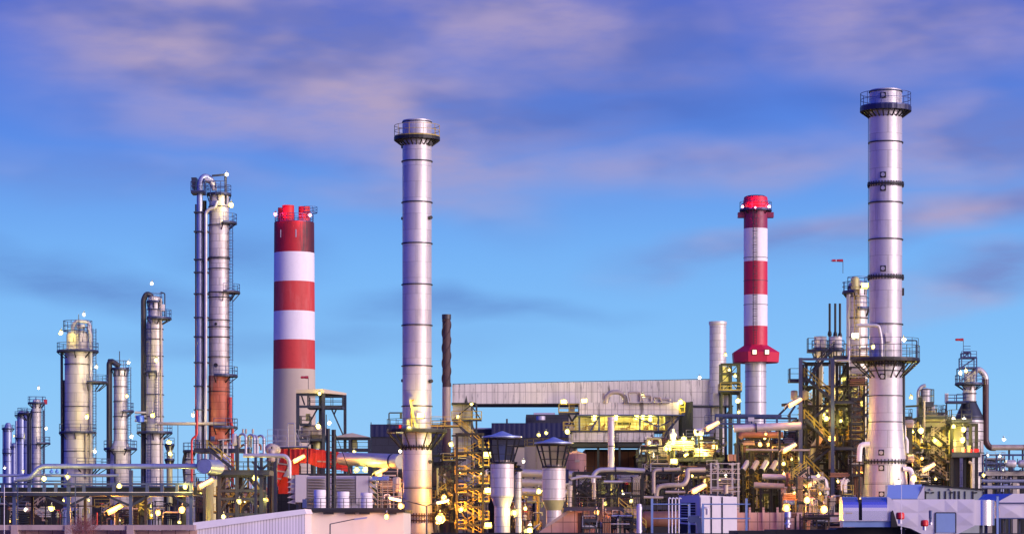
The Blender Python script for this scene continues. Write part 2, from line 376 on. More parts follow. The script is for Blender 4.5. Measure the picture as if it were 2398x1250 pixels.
def deckbox(t, x0, x1, py, y0, y1, rail='rail', thick=.25, sides='fblr', h=1.15, deck='steel', w=.07, beam=0.):
    """rectangular deck in photo columns x0..x1 at row py; y0 front, y1 back (metres)"""
    z = t.Z(py); a, b = t.X(x0), t.X(x1); mb = MB().box(a, b, y0, y1, z-thick, z)
    if beam: mb.box(a, b, y0, y0+.2, z-thick-beam, z-thick-.003); mb.box(a, b, y1-.2, y1, z-thick-beam, z-thick-.003)
    p = t.part('deck', mb, deck); mb = MB()
    if 'f' in sides: railing(mb, [(a, y0+.05, z), (b, y0+.05, z)], h, w)
    if 'b' in sides: railing(mb, [(a, y1-.05, z), (b, y1-.05, z)], h, w)
    if 'l' in sides: railing(mb, [(a+.05, y0, z), (a+.05, y1, z)], h, w)
    if 'r' in sides: railing(mb, [(b-.05, y0, z), (b-.05, y1, z)], h, w)
    if sides: t.part('railing', mb, rail, p)
    return p
def ladder(t, px, py0, py1, dd, m='rail', parent=None, cage=True, wid=.5):
    x, z0, z1 = t.X(px), t.Z(py1), t.Z(py0); mb = MB()
    for s_ in (-1, 1): mb.bar((x+s_*wid/2, dd, z0), (x+s_*wid/2, dd, z1), .07)
    z = z0+.2
    while z < z1: mb.bar((x-wid/2, dd, z), (x+wid/2, dd, z), .05); z += .45
    if cage:
        z = z0+2.3
        while z < z1:
            P = [(x+.42*math.cos(R(a)), dd-.05+.7*math.sin(R(a)), z) for a in (180, 225, 270, 315, 360)]
            for a, b in zip(P, P[1:]): mb.bar(a, b, .05)
            z += 1.2
        for a in (205, 270, 335): mb.bar((x+.42*math.cos(R(a)), dd-.05+.7*math.sin(R(a)), z0+2.3), (x+.42*math.cos(R(a)), dd-.05+.7*math.sin(R(a)), z1), .04)
    return t.part('ladder', mb, m, parent)
def flight(t, xa, ya, xb, yb, dd, wid=.95, m='steel', rail='raily', h=1.0, parent=None, w=.075):
    """stair flight between two photo points at depth dd"""
    A, B = Vector(t.L(xa, ya, dd)), Vector(t.L(xb, yb, dd)); mb = MB(); W2 = Vector((0, wid, 0))
    for o_ in (Vector(), W2): mb.bar(A+o_, B+o_, .07, .3)
    n = max(3, int(abs(B.z-A.z)/.24))
    for i in range(1, n):
        p = A.lerp(B, i/n); mb.box(p.x-.14, p.x+.14, p.y, p.y+wid, p.z-.02, p.z+.03)
    s_ = t.part('stair_flight', mb, m, parent); mb = MB()
    for o_ in (Vector(), W2):
        for k in (.55, 1.): mb.bar(A+o_+Vector((0, 0, h*k)), B+o_+Vector((0, 0, h*k)), w*.85)
        k = max(2, int((B-A).length/1.7))
        for i in range(k+1):
            p = A.lerp(B, i/k)+o_; mb.bar(p, p+Vector((0, 0, h)), w)
    t.part('handrail', mb, rail, s_)
    return s_
def rings(t, pys, r, m='steeld', h=.16, proud=.12, bolts=False):
    for py in pys:
        z = t.Z(py); mb = MB().lathe([(r, z-h/2), (r+proud, z-h/2), (r+proud, z+h/2), (r, z+h/2)], 40)
        if bolts:
            for i in range(36):
                a = R(i*10); d = Vector((math.cos(a), math.sin(a), 0)); p = d*(r+proud*.5); mb.box(p.x-.06, p.x+.06, p.y-.06, p.y+.06, z-.32, z+.32)
        t.part('stiffener_ring', mb, m)
def beamframe(t, xs, ys, y0, y1, m='steel', w=.35, bw=.3, braces=(), base=True, cross=True, pts=None):
    """steel frame: posts at photo columns xs in a front and a back row, beams at photo rows ys; braces: (col a, row a, col b, row b)"""
    top = t.Z(min(ys)); bot = 0.-t.z0 if base else t.Z(max(ys))
    for i, x in enumerate(xs):
        for d in ((y0, y1) if y1 != y0 else (y0,)):
            t.part('post', MB().bar((t.X(x), d, bot), (t.X(x), d, top), w), m)
    for yy in ys:
        z = t.Z(yy)
        for d in ((y0, y1) if y1 != y0 else (y0,)):
            t.part('beam', MB().bar((t.X(xs[0]), d, z-bw/2), (t.X(xs[-1]), d, z-bw/2), bw*.7, bw), m)
        if cross and y1 != y0:
            for x in xs: t.part('cross_beam', MB().bar((t.X(x), y0, z-bw/2), (t.X(x), y1, z-bw/2), bw*.6, bw*.8), m)
    for (xa, ya, xb, yb) in braces:
        t.part('brace', MB().bar(t.L(xa, ya, y0), t.L(xb, yb, y0), w*.45), m)
# ---------------------------------------------------------------- lamps (each its own thing with its own light)
NL = [0]
def lamp(px, py, D, P, label, kind='globe', e='e_warm', r=.34, col=None, ahead=.9, group=None, tilt=25, length=2.0, pole=0., name=None, dx=0., dz=0., bracket=.5):
    nm = name or {'globe': 'bulkhead_lamp', 'tube': 'street_luminaire', 'flood': 'flood_lamp'}[kind]
    t = T(nm, label, 'lamp', px, D, group, py=py)
    if kind == 'globe':
        rn = random.Random(int(px*7+py)); tx, tz = rn.uniform(-.5, .5), rn.uniform(-.5, .1); k = rn.uniform(.5, .8); r0 = r*k
        t.part('globe', MB().lathe([(r0*math.sin(a*math.pi/8)+.001, r0*1.25*math.cos(a*math.pi/8)) for a in range(8, -1, -1)], 14, smooth=True), e)
        f = MB(); n_ = 9; ax = Vector((tx, -1, tz)).normalized(); u_ = ax.orthogonal().normalized(); w_ = ax.cross(u_)
        for q in range(n_):                              # dished reflector of flat petals behind the bulb
            a0_, a1_ = 2*math.pi*q/n_, 2*math.pi*(q+1)/n_; ro_ = r*1.0*rn.uniform(.75, 1.2)
            f.poly([ax*(-r*.9)+u_*math.cos(a0_)*r*.3+w_*math.sin(a0_)*r*.3, ax*(-r*.9)+u_*math.cos(a1_)*r*.3+w_*math.sin(a1_)*r*.3, ax*(-r*.25)+u_*math.cos(a1_)*ro_+w_*math.sin(a1_)*ro_, ax*(-r*.25)+u_*math.cos(a0_)*ro_+w_*math.sin(a0_)*ro_])
        t.part('reflector', f, 'louver')
        t.part('housing', MB().lathe([(.001, r*.75), (r*.5, r*.9), (r*.5, r*1.25), (.001, r*1.35)], 12, c=(0, r*.5, 0)), 'steeld')
        t.part('bracket', MB().path([(0, r*.5, r*1.2), (0, r*.8, r*1.9), (0, bracket+.3, r*1.9)], .05), 'railp')
    elif kind == 'tube':
        c, s_ = math.cos(R(tilt)), math.sin(R(tilt)); h = length/2; w = r*.62
        def sh(a, y, z): return (a*c-z*s_, y, a*s_+z*c)
        t.part('lens', MB().hexa([sh(-h, -w, -w), sh(h, -w, -w*.75), sh(h, w, -w*.75), sh(-h, w, -w), sh(-h*.98, -w*1.15, w*.5), sh(h*.98, -w, w*.4), sh(h*.98, w, w*.4), sh(-h*.98, w*1.15, w*.5)]), e)
        t.part('reflector', MB().hexa([sh(-h*1.2, w*1.3, -w*1.9), sh(h*1.12, w*1.3, -w*1.5), sh(h*1.12, w*1.45, -w*1.5), sh(-h*1.2, w*1.45, -w*1.9), sh(-h*1.2, w*1.3, w*1.5), sh(h*1.12, w*1.3, w*1.2), sh(h*1.12, w*1.45, w*1.2), sh(-h*1.2, w*1.45, w*1.5)]), 'louver')
        t.part('housing', MB().hexa([sh(-h*1.04, -w*1.3, w*.5), sh(h*1.02, -w*1.1, w*.4), sh(h*1.02, w*1.1, w*.4), sh(-h*1.04, w*1.3, w*.5), sh(-h*.9, -w*.5, w*1.2), sh(h*.9, -w*.4, w), sh(h*.9, w*.4, w), sh(-h*.9, w*.5, w*1.2)]), 'lilac')
        t.part('bracket', MB().path([sh(-h*.9, 0, w*.8), sh(-h*1.6, .2, w*.5), sh(-h*1.8, 1., -w)], .05), 'railp')
    else:
        t.part('lens', MB().box(-r*1.2, r*1.2, -.05, .0, -r*.8, r*.8), e)
        t.part('housing', MB().hexa([(-r*1.35, .004, -r*.95), (r*1.35, .004, -r*.95), (r*.8, .35, -r*.5), (-r*.8, .35, -r*.5), (-r*1.35, .004, r*.95), (r*1.35, .004, r*.95), (r*.8, .35, r*.5), (-r*.8, .35, r*.5)]), 'steeld')
        t.part('bracket', MB().path([(-r*1.45, .1, 0), (-r*1.45, .2, -r*1.3), (r*1.45, .2, -r*1.3), (r*1.45, .1, 0)], .04), 'railp')
    if pole: t.part('pole', MB().tube((0, bracket+.3 if kind == 'globe' else .2, -pole), (0, bracket+.3 if kind == 'globe' else .2, r*1.9 if kind == 'globe' else 0), .06), 'railp')
    if P:
        l = bpy.data.lights.new('lamp_light', 'POINT'); l.energy = P; l.color = col or {'e_warm': (1, .80, .12), 'e_white': (1, .86, .40), 'e_sod': (1, .36, .03), 'e_sodx': (1, .34, .03), 'e_pink': (1, .08, .16), 'e_win': (1, .7, .4), 'e_cool': (1, .95, .85)}[e]
        l.shadow_soft_size = .25; lo = bpy.data.objects.new('lamp_light', l); SC.collection.objects.link(lo); lo.parent = t.o; lo.location = (dx, -ahead, dz); NL[0] += 1
    return t

# ---------------------------------------------------------------- the setting
struct('ground', MB().box(-24000, 24000, -300, 45000, -1, 0), 'ground')
mb = MB(); mb.box(-600, 600, 70, 98, 0, .004); struct('road', mb, 'asphalt')

# ---------------------------------------------------------------- the two silver stacks
def stack_manhole(t, px, py, r, rot=0, sq=True):
    x = t.X(px); a = -math.sqrt(max(0, r*r-x*x)); ang = math.atan2(x, -a); z = t.Z(py); mb = MB(); u = Vector((math.cos(ang), math.sin(ang), 0)); n = Vector((math.sin(ang), -math.cos(ang), 0)); c = Vector((x, a, z))
    def P(i, j, k): return c+u*i+n*k+Vector((0, 0, j))
    w = .36
    mb.hexa([P(-w, -w, -.05), P(w, -w, -.05), P(w, -w, .12), P(-w, -w, .12), P(-w, w, -.05), P(w, w, -.05), P(w, w, .12), P(-w, w, .12)])
    p = t.part('inspection_hatch', mb, 'steeld'); m2 = MB().tube(P(0, 0, .12), P(0, 0, .24), .25, n=14); t.part('cover', m2, 'railp', p)
    for s_ in (-1, 1): m2 = MB()
s1 = T('chimney_stack', 'tall slim silver steel stack with one gallery at its foot and one at its top', 'chimney', 976.5, 365)
r = 34.2*s1.s
Z = s1.Z
s1.part('shell', MB().lathe([(40*s1.s, 0), (38.5*s1.s, Z(1245)), (36*s1.s, Z(1218)), (35.2*s1.s, Z(1205)), (34.8*s1.s, Z(1048)), (r, Z(1044)), (r, Z(292)), (r*.99, Z(292)), (r*.99, Z(283)), (r*.93, Z(283)), (r*.93, Z(300))], 64), 'silver')
rings(s1, (379, 475, 571, 667, 762, 857, 951, 1142), r+.02, h=.14, proud=.13)
rings(s1, (1047,), r+.05, h=.2, proud=.2, bolts=True)
rings(s1, (1206, 1218), 35.3*s1.s, m='rust', h=.18, proud=.22, bolts=True)
rings(s1, (287,), r, h=.12, proud=.06)
platform(s1, 322, r+.03, 54*s1.s, rail='raily', h=1.6, drop=.75, nb=24, deck='steeld', thick=.45)
pf = platform(s1, 1007, r+.03, 71*s1.s, rail='rail', h=1.5, drop=2.4, nb=16, deck='steeld', thick=.35)
s1.part('railing', (lambda mb: (railing(mb, arc(70*s1.s-.1, s1.Z(1007), -70, 60), .9, .06), mb)[1])(MB()), 'raily', pf)
for x, y in ((1005, 340), (1005, 512), (1006, 893), (1004, 1081)):
    s1.part('nozzle', MB().tube(s1.L(x, y, -.6), s1.L(x+5, y, -1.4), .26, n=12), 'steeld')
for x, y in ((944, 345), (944, 512), (944, 891)): s1.part('nozzle', MB().tube(s1.L(x, y, -.2), s1.L(x-3, y, -.3), .22, n=12), 'steeld')
s1.part('davit', MB().path([s1.L(966, 1000, -2.6), s1.L(964, 940, -2.6), s1.L(971, 938, -2.8)], .12), 'raily')
s1.part('davit_arm', MB().bar(s1.L(962, 937, -2.7), s1.L(975, 1000, -2.7), .28), 'yellow_lag_lit')
s1.part('pipe_frame', MB().path([s1.L(911, 1006, 0), s1.L(911, 966, 0), s1.L(944, 966, 0)], .09), 'steel')
for x, y, w_, h_, m_ in ((939, 1002, 5, 10, 'signred'), (958, 990, 6, 12, 'pipepale'), (941, 975, 5, 14, 'steelg')):
    s1.part('instrument_box', MB().box(s1.X(x-w_/2), s1.X(x+w_/2), -3.2, -2.7, s1.Z(y+h_/2), s1.Z(y-h_/2)), m_)

s2 = T('chimney_stack', 'tallest silver steel stack, widening at its foot, with square inspection hatches up its side', 'chimney', 2074, 335)
S = s2.s; Z = s2.Z; r = 38.3*S
s2.part('shell', MB().lathe([(62*S, 0), (52.5*S, Z(1160)), (47.5*S, Z(1082)), (39.8*S, Z(990)), (38.8*S, Z(850)), (r, Z(846)), (r, Z(222)), (r*.97, Z(222)), (r*.97, Z(212)), (r*.9, Z(212)), (r*.9, Z(225))], 64), 'silver')
rings(s2, (335, 476, 562, 760, 869), r+.03, h=.13, proud=.12)
rings(s2, (433, 650, 853), r+.05, h=.2, proud=.2, bolts=True)
rings(s2, (927, 988), 39.6*S, h=.1, proud=.1)
rings(s2, (1081,), 47.6*S, h=.18, proud=.22, bolts=True)
rings(s2, (1133,), 50.4*S, h=.06, proud=.05)
rings(s2, (216,), r*.98, h=.14, proud=.1)
platform(s2, 252, r+.03, 60*S, rail='railn', h=1.75, drop=.75, nb=24, deck='navy', thick=.55)
pf = platform(s2, 842, r+.03, 80*S, rail='rail', h=1.7, drop=2.0, nb=18, deck='steeld', thick=.3)
s2.part('railing', (lambda mb: (railing(mb, arc(79*S-.1, Z(842), -150, -20), 2.6, .06, mid=(.3, .65)), mb)[1])(MB()), 'rail', pf)
for x, y in ((2063, 229), (2063, 414), (2063, 445), (2063, 632), (2062, 883)): stack_manhole(s2, x, y, r)
for x, y, q in ((2058, 1060, 45.5), (2058, 1096, 48), (2058, 1157, 51.5)): stack_manhole(s2, x, y, q*S)
s2.part('nozzle', MB().box(s2.X(2110), s2.X(2116), -.5, .4, Z(692), Z(675)), 'steeld')
s2.part('pipe_loop', MB().path([s2.L(1999, 766, -3.2), s2.L(2050, 766, -3.2), s2.L(2056, 800, -3.2), s2.L(2056, 838, -3.2)], .22), 'pipe')
s2.part('analyser_cabinet', MB().box(s2.X(2066), s2.X(2080), -2.9, -2.2, Z(803), Z(783)), 'lilacl')
s2.part('riser_pipe', MB().tube(s2.L(2117, 1240, .3), s2.L(2116, 846, .3), .24), 'steeld')
s2.part('climbing_rail', MB().tube(s2.L(2033.5, 795, 0), s2.L(2033.5, 262, 0), .035), 'steel')
s2.part('davit', MB().path([s2.L(2147, 842, 0), s2.L(2147, 797, 0), s2.L(2122, 797, 0)], .08), 'steel')

# ---------------------------------------------------------------- red and white chimneys
c1 = T('concrete_chimney', 'fat red and white banded concrete chimney with three flues at its top', 'chimney', 689, 520)
S = c1.s; Z = c1.Z
def cr(py): return (46.7+(py-522)/500*3.2)*S
rows = [1600, 865, 797, 730, 661, 593, 522]; mb = MB(); prof = [(cr(1500), 0)]+[(cr(y), Z(y)) for y in rows[1:]]+[(cr(522)*.2, Z(522)+.003)]
c1.part('shaft', mb.lathe(prof, 72, mis=[0, 1, 2, 3, 4, 5, 6]), ['beige', 'red', 'whiteband', 'red', 'whiteband', 'redsoot', 'steeld'])
for x, w, y, dd, m_ in ((656.5, 7, 485, 1.2, 'red'), (676, 14, 483, -1.2, 'redsoot'), (713, 13.5, 485, -.6, 'red')):
    c1.part('flue', MB().lathe([(w*S, Z(521)), (w*S, Z(y)), (w*S*.88, Z(y)), (w*S*.86, Z(y)-1.5)], 28, c=(c1.X(x), dd, 0)), m_)
mb = MB(); railing(mb, arc(cr(522)-.15, Z(522), -180, 180), 1.5, .09, post=1.2, mid=(.3, .65)); c1.part('railing', mb, 'railn')
mb = MB(); railing(mb, arc(1.6, Z(500), -180, 180, (c1.X(724), -.5)), 1.2, .08); c1.part('railing', mb, 'railn')
for x in (661, 697): c1.part('vent_slot', MB().box(c1.X(x-1.2), c1.X(x+1.2), -math.sqrt(cr(540)**2-c1.X(x)**2)-.05, -math.sqrt(cr(540)**2-c1.X(x)**2)+.3, Z(560), Z(542)), 'railp')
lamp(645, 502, 519, 350, 'pink obstruction lamp at the left edge of the fat striped chimney top', e='e_pink', r=.42, col=(1, .05, .12), ahead=2.5, dx=1.2)
lamp(726, 504, 518, 350, 'pink obstruction lamp at the right edge of the fat striped chimney top', e='e_pink', r=.42, col=(1, .05, .12), ahead=2.5, dx=-1.2)

c2 = T('steel_chimney', 'slender red and white banded steel chimney with an eight-sided red skirt', 'chimney', 1769.5, 450)
S = c2.s; Z = c2.Z; r = 27.8*S
mb = MB(); c2.part('shaft', mb.lathe([(25*S, 0), (24.6*S, Z(845)), (r, Z(812)), (r, Z(764)), (r, Z(691)), (r, Z(613)), (r, Z(536)), (r, Z(487)), (30*S, Z(478)), (27*S, Z(462)), (21*S, Z(459)), (20*S, Z(470))], 48, mis=[0, 1, 1, 2, 1, 2, 3, 1, 1, 4, 4]), ['silver', 'crimson', 'whiteband', 'crimsonp', 'steel'])
mb = MB(); a8 = [R(22.5+45*i) for i in range(8)]
def oc(rr, z): return [(rr*math.cos(a), rr*math.sin(a), z) for a in a8]
ro = 58*S
for (ra, za), (rb, zb) in (((ro*.97, Z(849)), (ro, Z(826))), ((ro, Z(826)), (r+.03, Z(808)))):
    A, B = oc(ra, za), oc(rb, zb)
    for i in range(8): mb.poly([A[i], A[(i+1) % 8], B[(i+1) % 8], B[i]])
mb.poly(list(reversed(oc(ro*.97, Z(849)))))
c2.part('skirt', mb, 'crimson')
ri = ro*math.cos(R(22.5))
for x in (1762, 1791):
    f = c2.part('window', MB().box(c2.X(x-6), c2.X(x+6), -ri-.09, -ri+.1, Z(834), Z(821)), 'steeld'); c2.part('pane', MB().box(c2.X(x-4.6), c2.X(x+4.6), -ri-.12, -ri-.095, Z(832.5), Z(822.5)), 'e_win', f)
platform(c2, 492, r+.02, 38*S, rail='railn', h=1.3, drop=.5, deck='navy')
for sx in (-1, 1): c2.part('lug_box', MB().box(sx*(r-.1)-(0 if sx > 0 else 1.1), sx*(r-.1)+(1.1 if sx > 0 else 0), -.7, .7, Z(510), Z(498)), 'crimsonp')
rings(c2, (604, 658, 714), r, m='rail', h=.08, proud=.05); rings(c2, (870, 905, 942), 24.8*S, m='rail', h=.07, proud=.05)
ladder(c2, 1765, 495, 808, -r-.3, 'rail')
c2.part('riser_pipe', MB().tube(c2.L(1782, 968, -1.5), c2.L(1782, 852, -1.5), .1), 'railp')
lamp(1739, 484, 449, 160, 'pink obstruction lamp on the left of the slender striped chimney gallery', e='e_pink', r=.26, col=(1, .03, .08), ahead=1.6, dx=1.2)
lamp(1801, 484, 449, 160, 'pink obstruction lamp on the right of the slender striped chimney gallery', e='e_pink', r=.26, col=(1, .03, .08), ahead=1.6, dx=-1.2)
g = lamp(1769, 486, 447, 260, 'red obstruction lamp below the cap of the slender striped chimney', e='e_pink', r=.14, col=(1, .02, .02), ahead=.8, dz=.8)

# ---------------------------------------------------------------- other stacks
t = T('vent_stack', 'thin dark rusty stack with spiral fins beside the slim silver stack', 'chimney', 1045.5, 385); S = t.s; Z = t.Z; r = 9.6*S
t.part('shaft', MB().lathe([(r*1.1, 0), (r*1.1, Z(1000)), (r*1.03, Z(985)), (r*1.03, Z(908)), (r, Z(906)), (r, Z(748)), (r*1.12, Z(747)), (r*1.12, Z(736)), (r*.85, Z(736))], 28, mis=[0, 0, 1, 1, 0, 2, 2, 2]), ['rust', 'rustlight', 'pipedark'])
for k in range(3):
    mb = MB(); prev = None
    for i in range(41):
        a = R(k*120+i*13); z = Z(905)+(Z(750)-Z(905))*i/40; d = Vector((math.cos(a), math.sin(a), 0)); q = (d*(r-.02)+Vector((0, 0, z)), d*(r+.12)+Vector((0, 0, z)))
        if prev: mb.hexa([prev[0], prev[1], prev[1]+Vector((0, 0, .07)), prev[0]+Vector((0, 0, .07)), q[0], q[1], q[1]+Vector((0, 0, .07)), q[0]+Vector((0, 0, .07))])
        prev = q
    t.part('spiral_fin', mb, 'rust')
platform(t, 1062, r*1.1, r*2.2, drop=.4)
t = T('vent_stack', 'plain silver stack left of the slender striped chimney', 'chimney', 1681, 440); S = t.s; Z = t.Z; r = 19.5*S
t.part('shaft', MB().lathe([(r, 0), (r, Z(762)), (r*1.08, Z(759)), (r*1.08, Z(753)), (r*.9, Z(753))], 40), 'clad')
rings(t, (800, 840), r, m='railp', h=.06, proud=.04)
t = T('vent_stack', 'smooth lilac-grey stack rising in front of the yellow-lit gallery', 'chimney', 1431, 345); S = t.s; Z = t.Z; r = 7.6*S
t.part('shaft', MB().lathe([(r, Z(1102)), (r, Z(985)), (r*1.12, Z(983)), (r*1.12, Z(976)), (r*.9, Z(976))], 24), 'lilac'); rings(t, (1044,), r, h=.12, proud=.1)
t.part('stem', MB().tube((0, 0, 0), (0, 0, Z(1102)), r*.9), 'pipedark')
t = T('silencer', 'upright silver silencer cylinder beside the brown stairs', 'silencer', 1497, 180); S = t.s; Z = t.Z
t.part('body', MB().lathe([(6.2*S, 0), (6.2*S, Z(1244)), (6.8*S, Z(1244)), (6.8*S, Z(1240)), (6.2*S, Z(1240)), (6.2*S, Z(1192)), (6.8*S, Z(1192)), (6.8*S, Z(1186)), (5.5*S, Z(1183)), (5.5*S, Z(1180)), (.01, Z(1178))], 28), 'duct')

# ---------------------------------------------------------------- distillation columns
def column(label, px, D, prof, ringys=(), plats=(), mtl='clad', risers=(), ladders=(), dome=True, seg=40, extras=None, name='distillation_tower'):
    """prof rows: (photo half-width, photo row), from the foot up"""
    t = T(name, label, 'column', px, D); S = t.s
    P = [(prof[0][0]*S, 0)]+[(w*S, t.Z(y)) for w, y in prof]
    if dome:
        w, zt = P[-1]
        for k in range(1, 6): P.append((max(.01, w*math.cos(k*math.pi/10)), zt+w*.5*math.sin(k*math.pi/10)))
    t.part('shell', MB().lathe(P, seg), mtl)
    for y in ringys:
        w = min((abs(y-p[1]), p[0]) for p in prof)[1] if len(prof) > 1 else prof[0][0]; rings(t, (y,), w*S+.01, h=.12, proud=.13)
    for p in plats:
        y, w, a0, a1 = p[:4]; wi = [q[0] for q in prof if q[1] >= y] or [prof[-1][0]]
        platform(t, y, wi[-1]*S, w*S, a0, a1, rail=p[4] if len(p) > 4 else 'railn', h=1.3, drop=.9, deck='steel', w=.08)
    for q in risers: t.part('riser_pipe', MB().path([t.L(*a) for a in q[0]], q[1], bend=q[3] if len(q) > 3 else None), q[2])
    for l in ladders: ladder(t, *l)
    return t
A = (-180, 180)
column('thin bluish distant column, leftmost of the far row', 19, 950, [(9, 1130), (9, 1000), (6, 992)], (1010, 1050, 1080), [(1003, 15, *A), (1060, 14, *A)], 'pipeblue', [([(8, 1130, 0), (8, 1000, 0)], .35, 'pipeblue')])  # blue-grey colour of the far row stands in for haze of distance
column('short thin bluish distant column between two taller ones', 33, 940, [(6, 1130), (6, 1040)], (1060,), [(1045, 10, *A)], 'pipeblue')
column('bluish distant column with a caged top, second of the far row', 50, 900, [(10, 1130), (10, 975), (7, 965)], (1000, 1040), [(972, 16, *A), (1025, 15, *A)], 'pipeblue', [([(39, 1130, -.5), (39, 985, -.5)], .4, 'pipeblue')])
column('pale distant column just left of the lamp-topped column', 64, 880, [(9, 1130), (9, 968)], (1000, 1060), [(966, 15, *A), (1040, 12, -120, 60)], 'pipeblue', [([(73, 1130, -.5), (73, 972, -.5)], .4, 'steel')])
t = column('narrow silver column with a lamp over its top gallery, left of the broad column', 86, 560, [(11, 1130), (10.5, 945), (9, 938)], (965, 1000, 1040, 1085), [(943, 21, *A), (1037, 32, -80, 60)], 'clad',
           [([(69, 1130, 0), (69, 975, 0), (77, 958, 0)], .3, 'steel'), ([(103, 1130, -.3), (103, 960, -.3)], .15, 'steel'), ([(65, 1130, 0), (65, 962, 0)], .2, 'steel')], [(103, 945, 1130, -.8, 'railn')])
platform(t, 968, 1.0, 2.6, 90, 270, 'railn', c=(-1.5, 0))
t.part('valve_box', MB().box(t.X(103), t.X(110), -.4, .4, t.Z(946), t.Z(935)), 'sock')
t = column('broad silver column ringed by two galleries, widest of the left-hand columns', 182, 430, [(33, 1140), (32, 1008), (30.5, 1005), (30, 820), (26, 815), (26, 785)], (853, 952, 1056), [(822, 49, *A), (1012, 44, *A), (785, 26, -150, 40)], 'cladbig',
           [([(146, 1140, -.2), (145, 826, -.2)], .22, 'steel'), ([(150, 1140, .5), (149, 900, .5), (152, 890, .5)], .35, 'pipedark'), ([(215, 1140, -1.), (215, 835, -1.), (215, 780, -1.), (206, 765, -1)], .28, 'pipe'), ([(207, 1120, -2.), (206, 1012, -2.)], .2, 'pipepale')], [(222, 770, 1140, -.6, 'railn'), (188, 756, 818, -2.1, 'railn')], seg=56)
platform(t, 895, 1.5, 3.0, -90, 90, 'railn', c=(t.X(210), 0)); platform(t, 1090, 1.6, 3.6, -110, 60, 'railn', c=(t.X(205), 0))
t.part('head_pipe', MB().path([t.L(172, 815, -.5), t.L(172, 762, -.5), t.L(180, 752, -.5), t.L(210, 754, -.5), t.L(214, 790, -.5)], .3), 'pipe')
t.part('head_frame', (lambda m: (railing(m, arc(2.3, t.Z(776), -180, 180), 1.7, .09), m)[1])(MB()), 'railn')
t.part('head_drum', MB().drum(t.L(183, 765, -.6), t.L(199, 765, -.6), .42), 'clad'); t.part('control_cabinet', MB().box(t.X(212), t.X(224), -1.3, .3, t.Z(1090), t.Z(1071)), 'lilacl')
t.part('lamp_pole', MB().tube(t.L(189, 800, -2), t.L(189, 738, -2), .06), 'rail')
t = column('slim column with a flared foot, between the broad and the pipe-hooked column', 282, 440, [(25, 1140), (24, 1057), (23, 1050), (15.8, 1032), (15.5, 868)], (880, 905, 940, 975, 1004, 1057), [(863, 21, *A), (1050, 39, -60, 60), (1050, 39, 120, 240), (962, 32, -70, 50)], 'clad',
           [([(256, 1140, -.2), (256, 850, -.2), (262, 845, -.2), (280, 858, 0)], .45, 'pipedark'), ([(262, 1060, -.5), (262, 870, -.5)], .15, 'steel'), ([(273, 1140, -1.8), (273, 1060, -1.8)], .14, 'steel')], [(303, 860, 1130, -.4, 'railn')])
t.part('mast', MB().tube(t.L(280, 862, 0), t.L(280, 822, 0), .07), 'rail'); t.part('side_frame', MB().path([t.L(253, 868, 0), t.L(253, 841, 0), t.L(264, 841, 0)], .08), 'steel')
t = column('column with a black hooked vapour pipe down its side and a gallery near its top', 362, 420, [(21, 1140), (20.5, 1010), (19.5, 760), (15, 745), (15, 700)], (705, 725, 771, 795, 834, 880, 924, 975, 1040), [(745, 40, -110, 70), (1012, 42, *A), (870, 26, 150, 290), (706, 19, *A)], 'clad',
           [([(336, 1140, 0), (336, 700, 0), (343, 688, 0), (352, 690, 0), (358, 702, 0)], .42, 'pipedark', .9), ([(333, 1140, .3), (333, 760, .3)], .14, 'steel'), ([(341, 1000, -.4), (341, 770, -.4)], .2, 'steel'), ([(379, 1140, -1.0), (379, 700, -1.)], .13, 'pipepale')],
           [(352, 748, 868, -1.5, 'railn'), (370, 872, 1012, -1.5, 'railn'), (352, 1012, 1130, -1.6, 'railn')])
t.part('side_frame', MB().path([t.L(386, 745, 0), t.L(386, 687, 0), t.L(376, 684, 0)], .1), 'steel')
t.part('white_box', MB().box(t.X(375), t.X(386), -.7, .7, t.Z(728), t.Z(713)), 'white')
for y in (966, 975, 985): t.part('side_pipe', MB().path([t.L(318, y, -1), t.L(345, y, -1)], .2), 'pipe')
t.part('side_tank', MB().lathe([(.01, t.Z(990)), (.7, t.Z(988)), (.7, t.Z(974)), (.01, t.Z(971))], 16, c=(t.X(330), -1, 0)), 'bluegas')
t = column('tallest column, its foot coloured as orange glow, with two fat silver downpipes', 513, 400, [(25, 1140), (24.5, 1040), (24.3, 880), (24, 528), (23, 522), (23, 462)], (485, 528, 604, 607, 630, 685, 697, 750, 766, 790, 836, 917, 1030), [(522, 42, -70, 50), (879, 44, -100, 60), (1000, 44, -100, 60), (455, 29, *A)], 'clad',
           [([(470, 1100, -1.2), (470, 430, -1.2), (478, 414, -.8), (492, 418, -.4), (502, 436, 0)], .46, 'pipeblue', 1.2), ([(485, 1090, -1.8), (485, 500, -1.8), (495, 492, -1.8), (506, 491, -1.8), (512, 474, -1.6)], .26, 'pipe', .6),
            ([(460, 1060, -.8), (460, 680, -.8)], .12, 'pipered'), ([(460, 680, -.8), (460, 480, -.8)], .12, 'piperust'), ([(464, 1040, -.5), (464, 470, -.5)], .10, 'steel'), ([(477, 1060, .2), (477, 470, .2)], .42, 'steeld'), ([(546, 1140, -1), (546, 1000, -1), (541, 985, -1), (541, 930, -1)], .25, 'pipered')],  # thick steeld run: dark backing added to stand for the shadow gap
           [(541, 522, 880, -.5, 'railn'), (541, 885, 1130, -.5, 'railn')], seg=48)
t.part('orange_section', MB().lathe([(24.9*t.s, t.Z(1042)), (24.9*t.s, t.Z(880))], 48), 'clado', label='lower section coloured as orange glow')
platform(t, 684, 1.6, 2.75, -80, 60, 'railn', c=(t.X(520), 0))
